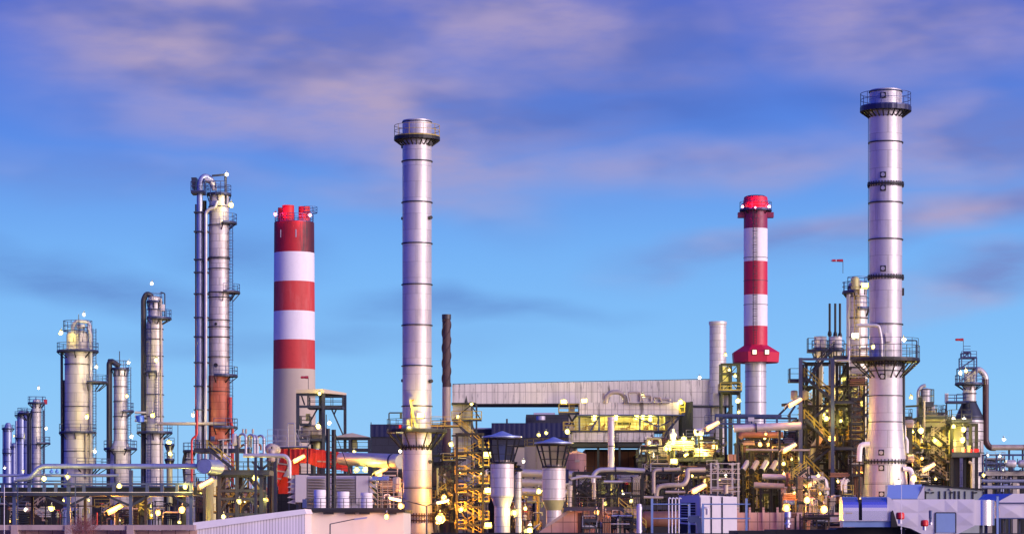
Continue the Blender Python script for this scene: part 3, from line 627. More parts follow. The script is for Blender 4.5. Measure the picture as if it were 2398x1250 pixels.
deckbox(t, 451, 482, 452, -2.2, .8, 'railn', .3, sides='flr', h=1.5, w=.09); t.part('head_cage', (lambda m: ([m.bar(t.L(x, 462, -1.9), t.L(x, 428, -1.9), .1) for x in (484, 496, 508, 520, 530)], m.bar(t.L(484, 440, -1.9), t.L(530, 440, -1.9), .1), m.bar(t.L(484, 428, -1.9), t.L(530, 428, -1.9), .1), m)[-1])(MB()), 'railn')
t.part('boom', MB().bar(t.L(498, 414, -1), t.L(531, 411, -1), .28), 'steel'); t.part('boom_post', MB().tube(t.L(530, 480, -1), t.L(530, 410, -1), .2), 'steel')
t.part('head_pipe', MB().path([t.L(484, 424, -1.5), t.L(500, 430, -1.5), t.L(505, 448, -1.5)], .4), 'pipe')
t.part('corner_tray', MB().hexa([t.L(452, 440, -1.2), t.L(458, 455, -1.2), t.L(458, 455, .8), t.L(452, 440, .8), t.L(450, 418, -1.2), t.L(462, 418, -1.2), t.L(462, 418, .8), t.L(450, 418, .8)]), 'steel')
for y in (500, 545, 610, 640, 690, 745, 790, 850, 905, 960): t.part('pipe_clamp', MB().box(t.X(457), t.X(490), -1.9, -.1, t.Z(y)-.09, t.Z(y)+.09), 'steel')
t.part('manhole', MB().tube(t.L(508, 856, -1.3), t.L(508, 856, -1.75), .32, n=14), 'steeld'); t.part('manhole', MB().tube(t.L(508, 760, -1.3), t.L(508, 760, -1.7), .22, n=12), 'steeld')
column('small lamplit-yellow column half hidden behind the black hooked pipe column', 397, 520, [(7, 1140), (7, 1040)], (1060, 1080), [(1040, 12, *A), (1075, 12, *A)], 'yellow_lag_lit')  # strong lamplight put into the column's yellow colour
t = column('small dark column wrapped in pipes at the foot of the tallest column', 444, 430, [(13, 1140), (12, 1085), (9, 1060)], (1075, 1110), [(1055, 16, *A)], 'clad', [([(434, 1130, -.4), (430, 1080, -.4), (436, 1055, -.4), (446, 1060, -.4)], .25, 'pipedark')])
# far right
t = column('conical-shouldered column beside the tall brown pipe', 2270, 420, [(33, 1140), (33, 985), (31, 975), (15.5, 940), (15, 905), (12, 900)], (921, 940, 978, 990, 1010, 1030, 1060), [(898, 34, *A), (942, 32, -170, -100)], 'clad',
           [([(2276, 900, -.5), (2276, 878, -.5), (2290, 862, -.5), (2307, 880, -.5), (2307, 900, -.5)], .48, 'pipe', 1.4), ([(2307, 888, -.5), (2307, 1034, -.5), (2316, 1048, -.5), (2330, 1048, -.5)], .5, 'pipebrown', 1.2)], seg=48)
t.part('cone_shroud', MB().lathe([(33.4*t.s, t.Z(984)), (31.6*t.s, t.Z(974)), (16.2*t.s, t.Z(941))], 40), 'steel')
for (x0, x1, ya, yb) in ((2244, 2284, 897, 862), (2249, 2284, 862, 838), (2253, 2270, 838, 826)):
    mb = MB()
    for x in (x0, x1):
        for d in (-1.2, 1.2): mb.bar(t.L(x, ya, d), t.L(x, yb, d), .16)
    for d in (-1.2, 1.2): mb.bar(t.L(x0, yb, d), t.L(x1, yb, d), .14); mb.bar(t.L(x0, ya, d), t.L(x1, yb, d), .1)
    f = t.part('head_frame', mb, 'railn'); mb = MB(); railing(mb, [t.L(x0, yb, -1.2), t.L(x1, yb, -1.2)], 1., .08); t.part('railing', mb, 'railn', f)
    t.part('head_deck', MB().box(t.X(x0), t.X(x1), -1.2, 1.2, t.Z(yb)-.12, t.Z(yb)), 'navy', f)
t.part('head_vessel', MB().drum(t.L(2268, 893, 0), t.L(2268, 872, 0), .7), 'clad')
deckbox(t, 2212, 2256, 942, -2.2, -.6, 'railn'); t.part('side_box', MB().box(t.X(2209), t.X(2216), -2, -1.3, t.Z(944), t.Z(922)), 'lilacl')
t.part('side_post', MB().tube(t.L(2213, 968, -1.6), t.L(2213, 944, -1.6), .1), 'steel')
t = column('yellow-lit column squeezed against the tallest silver stack', 2008, 352, [(24, 1160), (24, 800), (23, 700), (21, 690), (21, 668)], (695, 745, 790), [(684, 36, 100, 250), (672, 24, *A), (722, 32, -100, 20)], 'clad', [([(1986, 1000, -.6), (1986, 690, -.6)], .3, 'pipe')], [(2002, 655, 800, -1.5, 'raily')])
t.part('head_pipe', MB().lathe([(.55, t.Z(680)), (.55, t.Z(655)), (.4, t.Z(651)), (.01, t.Z(650))], 16, c=(t.X(1999), -1.4, 0)), 'yellow_lag_lit')
for x, lab in ((1921, 'left one of two pale upright tanks above the open stair tower'), (1957, 'right one of two pale upright tanks above the open stair tower')):
    t = column(lab, x, 356, [(7, 1100), (7, 850), (8, 838), (14.5, 832), (14.5, 790)], (815,), [(820, 21, *A)], 'white', name='storage_tank', dome=False, seg=32); t.part('lid', MB().lathe([(14.8*t.s, t.Z(791)), (14.8*t.s, t.Z(788)), (.01, t.Z(786.5))], 32), 'railp')
for x, y in ((1943, 773), (1956, 775), (1967, 777)):
    t = T('relief_vent', 'slim dark pointed relief vent above the pale tanks', 'vent', x, 358, 'pointed vents above the tanks')
    t.part('pipe', MB().tube((0, 0, 40), (0, 0, t.Z(y+14)), .16), 'steeld'); t.part('tip', MB().lathe([(.18, t.Z(y+15)), (.3, t.Z(y+10)), (.22, t.Z(y+3)), (.03, t.Z(y-1))], 10), 'steeld'); t.part('foot', MB().tube((0, 0, 0), (0, 0, 40), .14), 'steeld')
# lit vessels right of the tallest stack
t = T('process_vessel', 'domed vessel inside a railed cage right of the tallest stack', 'vessel', 2167, 370); t.part('body', MB().drum(t.L(2167, 1000, 0), t.L(2167, 912, 0), 11*t.s), 'clad')
platform(t, 948, 11*t.s, 17*t.s, rail='rail', h=2.2); t.part('overhead_pipe', MB().path([t.L(2148, 990, -1), t.L(2148, 915, -1), t.L(2156, 905, -1), t.L(2165, 903, -1)], .25), 'pipe'); t.part('foot', MB().tube((0, 0, 0), (0, 0, t.Z(1000)), .5), 'steelg')
t.part('outlet_pipe', MB().path([t.L(2167, 948, -1.2), t.L(2180, 950, -1.2), t.L(2183, 975, -1.2)], .35), 'pipe')
# ================================================================ buildings behind
def block(name, label, cat, x0, x1, ytop, D, depth, m, ybot=None, cap=None, extra=None):
    px = (x0+x1)/2; t = T(name, label, cat, px, D); zb = t.Z(ybot) if ybot else 0.
    t.part('wall', MB().box(t.X(x0), t.X(x1), 0, depth, zb, t.Z(ytop)), m)
    if cap: t.part('coping', MB().box(t.X(x0)-.12, t.X(x1)+.12, -.12, depth+.12, t.Z(ytop)+.003, t.Z(ytop)+.3), cap)
    return t
t = block('process_hall', 'dark navy hall behind the slim silver stack', 'building', 868, 1042, 994, 620, 40, 'darkbld')
t.part('upper_band', MB().box(t.X(868)-.1, t.X(1042)+.1, -.3, 40.1, t.Z(1022), t.Z(993)), 'navy'); t.part('mast', MB().tube(t.L(869, 993, 0), t.L(869, 988, 0), .1), 'rail')
t = block('process_hall', 'long dark navy hall under the overhead conveyor gallery', 'building', 1152, 1350, 991, 640, 40, 'darkbld')
t.part('upper_band', MB().box(t.X(1152)-.1, t.X(1350)+.1, -.3, 40.1, t.Z(1024), t.Z(990)), 'navy')
for x in (1156, 1158): t.part('vent_pipe', MB().tube(t.L(x+30, 992, 5), t.L(x+30, 978, 5), .12), 'rail')
t = block('process_hall', 'dark box-shaped roof block behind the conveyor gallery, streaked and louvred', 'building', 1232, 1345, 970, 700, 30, 'darkbld')
t.part('roof_unit', MB().box(t.X(1250), t.X(1300), 2, 10, t.Z(970)+.003, t.Z(965)), 'lilac'); t.part('drum', MB().tube(t.L(1266, 984, -3), t.L(1266, 975, -3), 1.2, n=20), 'lilac')
block('low_shed', 'low dark shed between the two navy halls', 'building', 1095, 1156, 1004, 660, 30, 'darkbld', cap='lilac')
# overhead conveyor gallery
t = T('conveyor_gallery', 'long overhead gallery clad in stained grey concrete panels', 'gallery', 1360, 440)
t.part('wall', MB().prism([(t.X(1059), t.Z(945)), (t.X(1545), t.Z(943)), (t.X(1545), t.Z(890.5)), (t.X(1059), t.Z(900))], 0, 9), 'panel')
t.part('wall', MB().prism([(t.X(1545)+.01, t.Z(946)), (t.X(1667), t.Z(946)), (t.X(1667), t.Z(888)), (t.X(1545)+.01, t.Z(890.5))], 0, 9), 'panel')
t.part('wall', MB().box(t.X(1620), t.X(1667)-.02, -.2, 9.1, t.Z(1012), t.Z(946)-.01), 'panel2'); t.part('side_wall', MB().box(t.X(1667)+.01, t.X(1672), 0.2, 9, t.Z(950), t.Z(889)), 'beige')
mb = MB()
for i in range(48):
    x = 1062+i*12.8; y = 900-(x-1059)*.0195; mb.bar(t.L(x, y+.5, .1), t.L(x, y-1.8, .1), .12)
mb.bar(t.L(1060, 898.6, .1), t.L(1545, 889.3, .1), .09); mb.bar(t.L(1545, 889.3, .1), t.L(1667, 886.8, .1), .09); t.part('parapet_rail', mb, 'steeld')
t.part('soffit_beam', MB().box(t.X(1060), t.X(1356), .1, 8.9, t.Z(947.5), t.Z(945)-.01), 'steeld')
for x in (1100, 1340, 1600): t.part('support_leg', MB().box(t.X(x)-.5, t.X(x)+.5, 3, 4.2, 0, t.Z(946)), 'conc')
t.part('wall_door', MB().box(t.X(1411), t.X(1417), -.06, .05, t.Z(935), t.Z(920)), 'rustlight')
# concrete lift tower with yellow gallery
t = T('service_tower', 'pale concrete service tower with a yellow-railed gallery under the left end of the overhead gallery', 'tower', 1083, 415)
t.part('wall', MB().box(t.X(1060), t.X(1104), 0, 4, 0, t.Z(947)), 'panel2'); t.part('roof_slab', MB().box(t.X(1058), t.X(1115), -1.2, 5, t.Z(947)+.003, t.Z(943)), 'steeld')
t.part('roof_spike', MB().lathe([(.25, t.Z(943)), (.02, t.Z(926))], 8, c=(t.X(1092), -1, 0)), 'steeld')
deckbox(t, 1058, 1128, 982, -1.5, -.05, 'raily', sides='flr', h=1.25, w=.09)
for x in (1105, 1116): t.part('post', MB().bar((t.X(x), -1.1, 0), (t.X(x), -1.1, t.Z(945)), .28), 'steel')
for a in ((1062, 982, 1102, 950), (1104, 950, 1126, 982), (1104, 984, 1116, 1030), (1062, 985, 1104, 1020)): t.part('brace', MB().bar(t.L(a[0], a[1], -1.1), t.L(a[2], a[3], -1.1), .18), 'steeld')
for y in (1020, 1060, 1100, 1150): t.part('beam', MB().bar(t.L(1058, y, -1.1), t.L(1116, y, -1.1), .25), 'steeld')
ladder(t, 1091, 984, 1060, -.6, 'raily')
# three-storey lit process building
t = T('process_building', 'concrete process building with yellow-lit open storeys beneath the overhead gallery', 'building', 1455, 405)
t.part('upper_wall', MB().box(t.X(1356), t.X(1587), -3, 6, t.Z(972), t.Z(944)), 'panel'); t.part('upper_slab', MB().box(t.X(1350), t.X(1600), -3.2, 6, t.Z(974.5), t.Z(972)-.003), 'steelb')
t.part('back_wall', MB().box(t.X(1345), t.X(1560), 2.5, 6, t.Z(1012), t.Z(974.5)-.01), 'panel2'); t.part('side_wall', MB().box(t.X(1556), t.X(1588), -1, 6, t.Z(1035), t.Z(974.5)-.01), 'panel2')
t.part('middle_slab', MB().box(t.X(1322), t.X(1556), -2, 6, t.Z(1012), t.Z(1009)), 'steel'); t.part('lower_wall', MB().box(t.X(1340), t.X(1530), -1.8, 6, t.Z(1035), t.Z(1012)-.003), 'panel')
t.part('lower_beam', MB().box(t.X(1330), t.X(1500), -2.2, 5, t.Z(1047), t.Z(1038)), 'steelg'); t.part('window_strip', MB().box(t.X(1448), t.X(1480), 2.42, 2.55, t.Z(993), t.Z(987)), 'steeld')
mb = MB(); railing(mb, [t.L(1322, 1009, -1.9), t.L(1556, 1009, -1.9)], 1.35, .09, post=1.1, mid=(.3, .65)); t.part('railing', mb, 'raily')
for x in (1356, 1402, 1497, 1540, 1572): t.part('post', MB().bar(t.L(x, 1009, -2), t.L(x, 974, -2), .25), 'steelb')
for x in (1345, 1400, 1450, 1500, 1550, 1585): t.part('post', MB().bar((t.X(x), -1.5, 0), t.L(x, 1036, -1.5), .35), 'steelg')
for a in ((1382, 1009, 1402, 975), (1480, 975, 1540, 1000), (1540, 1000, 1590, 975)): t.part('brace', MB().bar(t.L(a[0], a[1], -2), t.L(a[2], a[3], -2), .2), 'steelb')
deckbox(t, 1308, 1356, 967, -2.5, 0, 'raily', h=1.3, w=.09); deckbox(t, 1318, 1348, 1009, -3.6, -2.1, 'raily', h=1.3, w=.09)
for a in ((1330, 968, 1345, 1000), (1352, 968, 1330, 1000)): t.part('brace', MB().bar(t.L(a[0], a[1], -1), t.L(a[2], a[3], -1), .3), 'steel')
deckbox(t, 1588, 1602, 967, -2.5, 0, 'raily', h=1.6, w=.09)
flight(t, 1560, 1012, 1592, 974, -2.6, rail='raily'); flight(t, 1560, 1012, 1545, 1042, -2.6, rail='raily'); ladder(t, 1443, 1012, 1050, -2.4, 'rail')
t.part('open_bay', MB().box(t.X(1592), t.X(1619), 1, 6, 0, t.Z(940)), 'steelg'); t.part('post', MB().bar((t.X(1600), -.5, 0), t.L(1600, 944, -.5), .4), 'steelg'); t.part('post', MB().bar((t.X(1619), -.5, 0), t.L(1619, 940, -.5), .4), 'steelg')
t.part('brace', MB().bar(t.L(1600, 1010, -.5), t.L(1618, 950, -.5), .25), 'steelg')
t = T('process_duct', 'looped pale duct on the roof of the yellow-lit process building', 'duct', 1440, 402, py=944)
t.part('pipe', MB().path([(-1.4, 0, 0), (-1.4, 0, .9), (-.6, 0, 1.7), (.8, 0, 1.7), (1.6, 0, .9), (1.6, 0, 0)], .35, bend=.6), 'pipepale')
for i, (x, w_, h_) in enumerate(((1487, 26, 22), (1515, 20, 14), (1540, 14, 10), (1558, 20, 6))):
    t = T('rooftop_machine', f"{('tall boxy', 'squat', 'small', 'flat')[i]} pale machine glowing in lamplight on the process building roof", 'machine', x, 402, py=944)
    t.part('casing', MB().box(-w_*.03, w_*.03, -.8, .8, 0, h_*t.s), 'panel2'); t.part('duct', MB().path([(-w_*.03, -1, .3), (-w_*.03-.3, -1, h_*t.s+.2), (w_*.03, -1, h_*t.s+.2), (w_*.03, -1, .3)], .14), 'pipepale')
t = T('roof_box', 'pale square box standing right of the grey conveyor gallery', 'cabin', 1692, 432)
t.part('wall', MB().box(t.X(1670), t.X(1714), 0, 4, t.Z(949), t.Z(920)), 'lilacl'); t.part('deck', MB().box(t.X(1620), t.X(1716), -1, 4.2, t.Z(952), t.Z(949)-.003), 'steel')
t.part('lower_wall', MB().box(t.X(1668), t.X(1696), 0, 4, t.Z(1000), t.Z(952)-.003), 'panel2')
for x in (1700, 1714): t.part('post', MB().bar((t.X(x), 1, 0), t.L(x, 952, 1), .35), 'steel')
t.part('brace', MB().bar(t.L(1698, 975, .5), t.L(1714, 953, .5), .25), 'steel')
t = T('lattice_tower', 'short lattice tower glowing yellow beside the plain silver stack', 'tower', 1712, 428)
beamframe(t, (1690, 1712, 1732), (850, 872, 893, 918), 0, 3.5, 'steelg', .3, .25, braces=[(1690, 872, 1712, 850), (1712, 872, 1732, 850), (1690, 893, 1712, 872), (1732, 893, 1712, 872), (1690, 918, 1712, 893), (1732, 918, 1712, 893)])
deckbox(t, 1686, 1736, 914, -1, 4, 'raily', h=1.2, w=.08); t.part('lit_panel', MB().box(t.X(1692), t.X(1712), 3.6, 3.9, t.Z(912), t.Z(855)), 'yellow_lag_lit')
for i, (x, y, w_, h_, k) in enumerate(((1368, 1009, 10, 12, 'squat'), (1385, 1009, 14, 18, 'tall'), (1410, 1009, 9, 14, 'slim'), (1462, 1009, 18, 10, 'wide'), (1512, 1009, 12, 16, 'stout'), (1534, 1009, 10, 20, 'high'))):
    t = T('storey_machine', f'{k} cream machine with a bent pipe in the yellow-lit storey', 'machine', x, 404.5, py=y); q = w_*t.s/2; hh = h_*t.s
    t.part('casing', MB().box(-q, q, -.5, .5, 0, hh*.7), 'pipepale'); t.part('drum', MB().drum((-q*.6, 0, hh*.85), (q*.6, 0, hh*.85), hh*.16, n=12), 'panel2'); t.part('pipe', MB().path([(q*.5, -.6, .1), (q*.5, -.6, hh*.9), (q*1.4, -.6, hh*.9), (q*1.4, -.6, hh*1.3)], .1), 'piperust')
# long flat roof + structures under the striped steel chimney
t = T('pipe_bridge', 'blue-grey pipe bridge crossing in front of the slender striped chimney', 'pipe bridge', 1760, 400)
t.part('girder', MB().bar(t.L(1675, 972, 0), t.L(1830, 974, 0), .35, .5), 'steelb'); t.part('girder', MB().bar(t.L(1650, 990, 0), t.L(1860, 996, 0), .3, .3), 'steelb')
t.part('girder', MB().bar(t.L(1700, 976, 2), t.L(1870, 978, 2), .25, .3), 'steel')
for x in (1675, 1700, 1730, 1760, 1790, 1820, 1850): t.part('post', MB().bar(t.L(x, 996, 0), t.L(x, 972, 0), .22), 'steelb')
for x in (1700, 1760, 1820): t.part('leg', MB().bar((t.X(x), .6, 0), t.L(x, 996, .6), .4), 'steel')
for a in ((1650, 1003, 1700, 975), (1820, 975, 1856, 940), (1845, 975, 1862, 950)): t.part('brace', MB().bar(t.L(a[0], a[1], 0), t.L(a[2], a[3], 0), .3), 'steel')
mb = MB(); railing(mb, [t.L(1650, 1002, -.6), t.L(1850, 1002, -.6)], 1.9, .08, post=2.2); t.part('railing', mb, 'steelb')
t.part('sign_box', MB().box(t.X(1751), t.X(1765), -.8, -.6, t.Z(986), t.Z(977)), 'lilacl')
# furnace walls behind the pipework (dark mass)
for (x0, x1, y, D, m_, lab) in ((1205, 1350, 1046, 430, 'beige', 'flat beige tank wall behind the two hooded vents'), (1372, 1492, 1056, 410, 'brownwall', 'brown streaked sheet wall under the dark beam'),
                               (1492, 1740, 1068, 400, 'backwall', 'dark furnace block behind the central pipework'), (1738, 1870, 1036, 396, 'brownwall', 'brown furnace wall behind the slatted coolers'),
                               (1868, 2040, 985, 400, 'backwall', 'dark furnace block behind the open stair tower'), (1015, 1210, 1085, 430, 'backwall', 'dark hall behind the zigzag stair tower'),
                               (1200, 1500, 1112, 420, 'backwall', 'dark hall low behind the hooded vents'), (2110, 2262, 990, 420, 'backwall', 'dark boiler block behind the yellow-lit pipework'),
                               (0, 455, 1150, 520, 'backwall', 'long low dark hall behind the elevated pipe rack'), (452, 700, 1150, 480, 'backwall', 'dark hall behind the braced platform frame'), (690, 950, 1112, 420, 'backwall', 'dark hall behind the louvred filter house'),
                               (2255, 2420, 1118, 520, 'backwall', 'long low dark hall at the foot of the drums')):
    block('furnace_block' if 'furn' in lab else 'plant_hall', lab, 'building', x0, x1, y, D, 14, m_, cap='steeld')
t = T('storage_tank', 'beige storage tank behind the left hooded vent', 'tank', 1290, 415); S = t.s
t.part('shell', MB().lathe([(62*S, 0), (62*S, t.Z(1046)), (.01, t.Z(1038))], 56), 'beige'); mb = MB(); railing(mb, arc(61*S, t.Z(1046), -180, 0), 1.2, .08); t.part('railing', mb, 'raily')
for x in (1255, 1290, 1325): t.part('rib', MB().bar((t.X(x), -math.sqrt((62*S)**2-t.X(x)**2)-.08, 0), (t.X(x), -math.sqrt((62*S)**2-t.X(x)**2)-.08, t.Z(1046)), .15), 'pipepale')
t = T('storage_tank', 'pink primer-coloured tank right of the right hooded vent', 'tank', 1349, 398); S = t.s
t.part('shell', MB().lathe([(24*S, 0), (24*S, t.Z(1062)), (.01, t.Z(1054))], 40), 'pinktank'); t.part('hatch', MB().box(-.2, .5, -24*S-.1, -24*S+.3, t.Z(1082), t.Z(1076)), 'pipepale')
# ================================================================ hooded vents
def hooded(px, D, yt, yc, yb, yn, yk, hw, cw, nw, label, lower='clad'):
    t = T('hooded_vent', label, 'vent', px, D); S = t.s; Z = t.Z
    t.part('barrel', MB().lathe([(nw*S, 0), (nw*S, Z(yk)), (cw*S, Z(yn)), (cw*S, Z(yb)), (cw*S*.86, Z(yb)), (cw*S*.86, Z(yb)+.02)], 44, mis=[0, 2, 0, 1, 1]), ['clad', 'steeld', lower])
    t.part('inner_pipe', MB().lathe([(cw*S*.8, Z(yb+2)), (cw*S*.8, Z(yb-9)), (cw*S*.7, Z(yb-9)), (cw*S*.7, Z(yb+2))], 32), 'pipepale')
    t.part('hood', MB().lathe([(hw*S*.93, Z(yc+3.5)), (hw*S, Z(yc+3)), (hw*S, Z(yc)), (hw*.55*S, Z(yt+9)), (3*S, Z(yt)), (.01, Z(yt-.5))], 16), 'bluecap')
    t.part('hood_ring', MB().lathe([(hw*S*.9, Z(yc+7)), (hw*S*.94, Z(yc+7)), (hw*S*.94, Z(yc+4)), (hw*S*.9, Z(yc+4))], 28), 'steeld')
    t.part('foot_ring', MB().lathe([(cw*S*.8, Z(yb-2)), (cw*S*1.05, Z(yb-2)), (cw*S*1.05, Z(yb-5)), (cw*S*.8, Z(yb-5))], 28), 'steeld')
    for i in range(12):
        a = R(15+30*i); d = Vector((math.cos(a), math.sin(a), 0)); t.part('strut', MB().bar(d*cw*S*.95+Vector((0, 0, Z(yb-3))), d*hw*S*.92+Vector((0, 0, Z(yc+5))), .17), 'steeld')
    mb = MB()
    for zz in (.35, .7):
        rr = (cw*.95+(hw*.92-cw*.95)*zz)*S; P = arc(rr, Z(yb-3)+(Z(yc+5)-Z(yb-3))*zz, -180, 180)
        for a, b in zip(P, P[1:]): mb.bar(a, b, .05)
    t.part('hoop', mb, 'steeld')
    return t
t = hooded(1176, 300, 1009, 1021, 1086, 1160, 1185, 47.5, 27.3, 18.5, 'hooded steel vent with an open strutted neck, nearer the zigzag stairs')
t.part('baffle', MB().box(t.X(1166), t.X(1186), .3, .5, t.Z(1080), t.Z(1040)), 'steelb')
hooded(1297, 310, 1023, 1035, 1096, 1170, 1194, 45.5, 27.2, 17.5, 'hooded steel vent with a yellow-green cone, nearer the pink tank', 'yellow_lag_lit')
t = T('process_vessel', 'slim pale ribbed column between the two hooded vents', 'vessel', 1214, 320); S = t.s
t.part('body', MB().lathe([(7*S, 0), (7*S, t.Z(1104)), (.01, t.Z(1100))], 24), 'clad'); rings(t, (1120, 1142, 1165), 7*S, m='rail', h=.06, proud=.04); t.part('top_valve', MB().lathe([(.3, t.Z(1103)), (.6, t.Z(1100)), (.2, t.Z(1094)), (.35, t.Z(1090)), (.01, t.Z(1088))], 10), 'steeld')
t.part('side_pipe', MB().path([t.L(1205, 1220, -.3), t.L(1205, 1112, -.3), t.L(1210, 1106, -.3)], .09), 'steel')
# ================================================================ zigzag stair tower by the slim stack
t = T('stair_tower', 'open zigzag stair tower with yellow handrails beside the slim silver stack', 'stair tower', 1100, 352)
beamframe(t, (1070, 1131), (1014, 1058, 1100, 1142, 1184, 1226), -1.4, 1.6, 'steeld', .32, .28, braces=[(1070, 1100, 1100, 1142), (1131, 1142, 1100, 1184), (1070, 1184, 1100, 1226)])
t.part('landing', MB().box(t.X(1040), t.X(1082), -1.5, .5, t.Z(1001), t.Z(999)), 'steeld')
mb = MB(); railing(mb, [t.L(1010, 999, -1.45), t.L(1075, 999, -1.45)], 1.3, .08); t.part('railing', mb, 'raily')
flight(t, 1078, 1000, 1128, 1046, -1.3, w=.1)
for i, y in enumerate((1046, 1088, 1130, 1172, 1214)):
    deckbox(t, 1122, 1146, y+2, -1.5, 1.5, 'raily', .15, sides='fr', w=.09)
    flight(t, 1128, y, 1088, y+21, .1, w=.1); deckbox(t, 1066, 1092, y+23, -1.5, 1.5, 'raily', .15, sides='fl', w=.09); flight(t, 1088, y+21, 1128, y+42, -1.3, w=.1)
# service frame left behind the stairs
t = T('service_scaffold', 'dark service frame with a red-lit shed behind the slim stack foot', 'steel frame', 1040, 375)
beamframe(t, (1012, 1036, 1062), (1064, 1090, 1140, 1190), 0, 2.5, 'steeld', .3, .25, braces=[(1012, 1110, 1036, 1064), (1036, 1110, 1062, 1064), (1012, 1190, 1036, 1140), (1036, 1140, 1062, 1190)])
t.part('shed', MB().box(t.X(1014), t.X(1062), .2, 2.3, t.Z(1135), t.Z(1092)), 'rust'); t.part('door', MB().box(t.X(1026), t.X(1043), .05, .19, t.Z(1130), t.Z(1106)), 'lilacl')
deckbox(t, 1008, 1068, 1142, -.9, 0, 'rail', .15, sides='f'); deckbox(t, 1038, 1068, 1078, -1, 0, 'raily', .15, sides='f', h=1.0)
# ================================================================ white pipe, red duct, canopy frames
t = T('flue_duct', 'fat pale round duct running from the red duct to the slim stack', 'duct', 870, 385)
t.part('barrel', MB().tube(t.L(800, 1073, 0), t.L(946, 1084, -10), 15*t.s, 17*t.s, n=28), 'pipe'); t.part('flange', MB().tube(t.L(926, 1082.5, -8.6), t.L(929, 1082.8, -8.8), 18*t.s, n=28), 'steel')
for x in (820, 880): t.part('leg', MB().bar((t.X(x), -3, 0), t.L(x, 1090, -3), .3), 'steelg')
t = T('hot_gas_duct', 'red ribbed rectangular duct bending down at both ends', 'duct', 740, 392); X, Z = t.X, t.Z
def pr(pts, y0, y1): return MB().prism([(X(a), Z(b)) for a, b in pts], y0, y1)
t.part('main_run', pr([(660, 1082), (722, 1084), (748, 1094), (800, 1100), (822, 1107), (810, 1066), (796, 1059), (728, 1050), (712, 1045), (690, 1050), (664, 1048), (657, 1056)], -1.6, 1.6), 'redduct')
for i, (x, a, b) in enumerate([(668, 1048, 1083), (680, 1049, 1083), (692, 1049, 1084), (704, 1047, 1084), (716, 1047, 1085), (730, 1050, 1088), (742, 1052, 1093), (756, 1053.5, 1095), (768, 1055, 1097), (780, 1056.5, 1099), (792, 1058, 1100), (803, 1062, 1102)]):
    t.part('stiffener', MB().box(X(x)-.09, X(x)+.09, -1.85, -1.6, Z(b), Z(a)), 'redduct')
t.part('lower_flange', MB().bar((X(745), -1.75, Z(1080)), (X(806), -1.75, Z(1083)), .2), 'rustlight')
t.part('chute', pr([(621, 1154), (641, 1154), (681, 1076), (659, 1074)], -1.4, 1.2), 'redduct')
for k in range(5):
    f = k/4.5; t.part('chute_rib', MB().bar((X(619+38*f), -1.5, Z(1150-74*f)), (X(643+40*f), -1.5, Z(1154-74*f)), .22), 'rustlight')
t.part('down_leg', MB().box(X(684), X(702), -1.2, 1.2, Z(1112), Z(1084)), 'redduct'); t.part('rear_box', MB().box(X(650), X(676), 1.3, 3.5, Z(1155), Z(1115)), 'redduct')
for x in (702, 745, 815): t.part('leg', MB().bar((X(x), 0, 0), (X(x), 0, Z(1090)), .35), 'steel')
t = T('canopy_shelter', 'tall open steel frame with a canopy roof in front of the fat striped chimney', 'steel frame', 752, 415)
beamframe(t, (700, 760), (922, 950, 1027), -2.2, -2.2, 'steel', .5, .4); beamframe(t, (747, 805), (922, 950), 3.2, 3.2, 'steel', .45, .35)
t.part('roof', MB().hexa([t.L(697, 922, -2.8), t.L(762, 922, -2.8), t.L(808, 922, 3.6), t.L(744, 922, 3.6), t.L(697, 914, -2.8), t.L(760, 912, -2.8), t.L(808, 917, 3.6), t.L(744, 914, 3.6)]), 'beige')
deckbox(t, 722, 804, 952, -1.8, 3., 'rail', .35, h=1.6, w=.09); deckbox(t, 702, 760, 1029, -2., 3, 'rail', .35, h=1.3, w=.09); deckbox(t, 704, 728, 994, -2., 1, 'rail', .2, h=1.3, w=.08)
for a in ((706, 924, 714, 948), (775, 953, 804, 1018), (783, 970, 790, 953), (735, 1030, 712, 1052), (724, 992, 745, 955)): t.part('brace', MB().bar(t.L(a[0], a[1], -.5), t.L(a[2], a[3], -.5), .22), 'steel')
t.part('hopper', MB().lathe([(.5, t.Z(1040)), (2.0, t.Z(1018)), (2.0, t.Z(1000)), (1.2, t.Z(996)), (.01, t.Z(994))], 24, c=(t.X(733), .5, 0)), 'pipepale'); t.part('hopper_leg', MB().tube((t.X(733), .5, 0), (t.X(733), .5, t.Z(1040)), .4), 'steelg')
ladder(t, 754, 930, 1030, -1, 'rail'); t.part('machine', MB().box(t.X(716), t.X(726), 0, 1, t.Z(985), t.Z(968)), 'yellow_lag_lit')
t.part('drum', MB().tube(t.L(742, 1050, 0), t.L(742, 1027, 0), 8*t.s, n=20), 'yellow_lag_lit')
t = T('canopy_shelter', 'low open shelter with a pale hipped roof right of the tall canopy frame', 'steel frame', 824, 418)
beamframe(t, (783, 821, 866), (1024, 1050), -1.8, 1.8, 'steel', .42, .35); t.part('roof', MB().hexa([t.L(781, 1024, -2.4), t.L(868, 1024, -2.4), t.L(868, 1024, 2.4), t.L(781, 1024, 2.4), t.L(812, 1015.5, -1), t.L(826, 1013.5, -1), t.L(838, 1016, 1), t.L(822, 1015, 1)]), 'beige')
mb = MB(); railing(mb, [t.L(783, 1058, -1.7), t.L(866, 1058, -1.7)], 1.5, .09); t.part('railing', mb, 'rail'); t.part('machine', MB().box(t.X(826), t.X(836), -.8, .8, t.Z(1055), t.Z(1030)), 'yellow_lag_lit')
t = T('mast_pair', 'twin dark vertical standpipes tied by a lattice in front of the red duct', 'standpipe', 774, 290)
t.part('pipe', MB().tube((t.X(768), 0, 0), t.L(768, 1003, 0), .22), 'steeld'); t.part('pipe', MB().tube((t.X(781), .4, 0), t.L(781, 1005, .4), .24), 'steeld')
mb = MB()
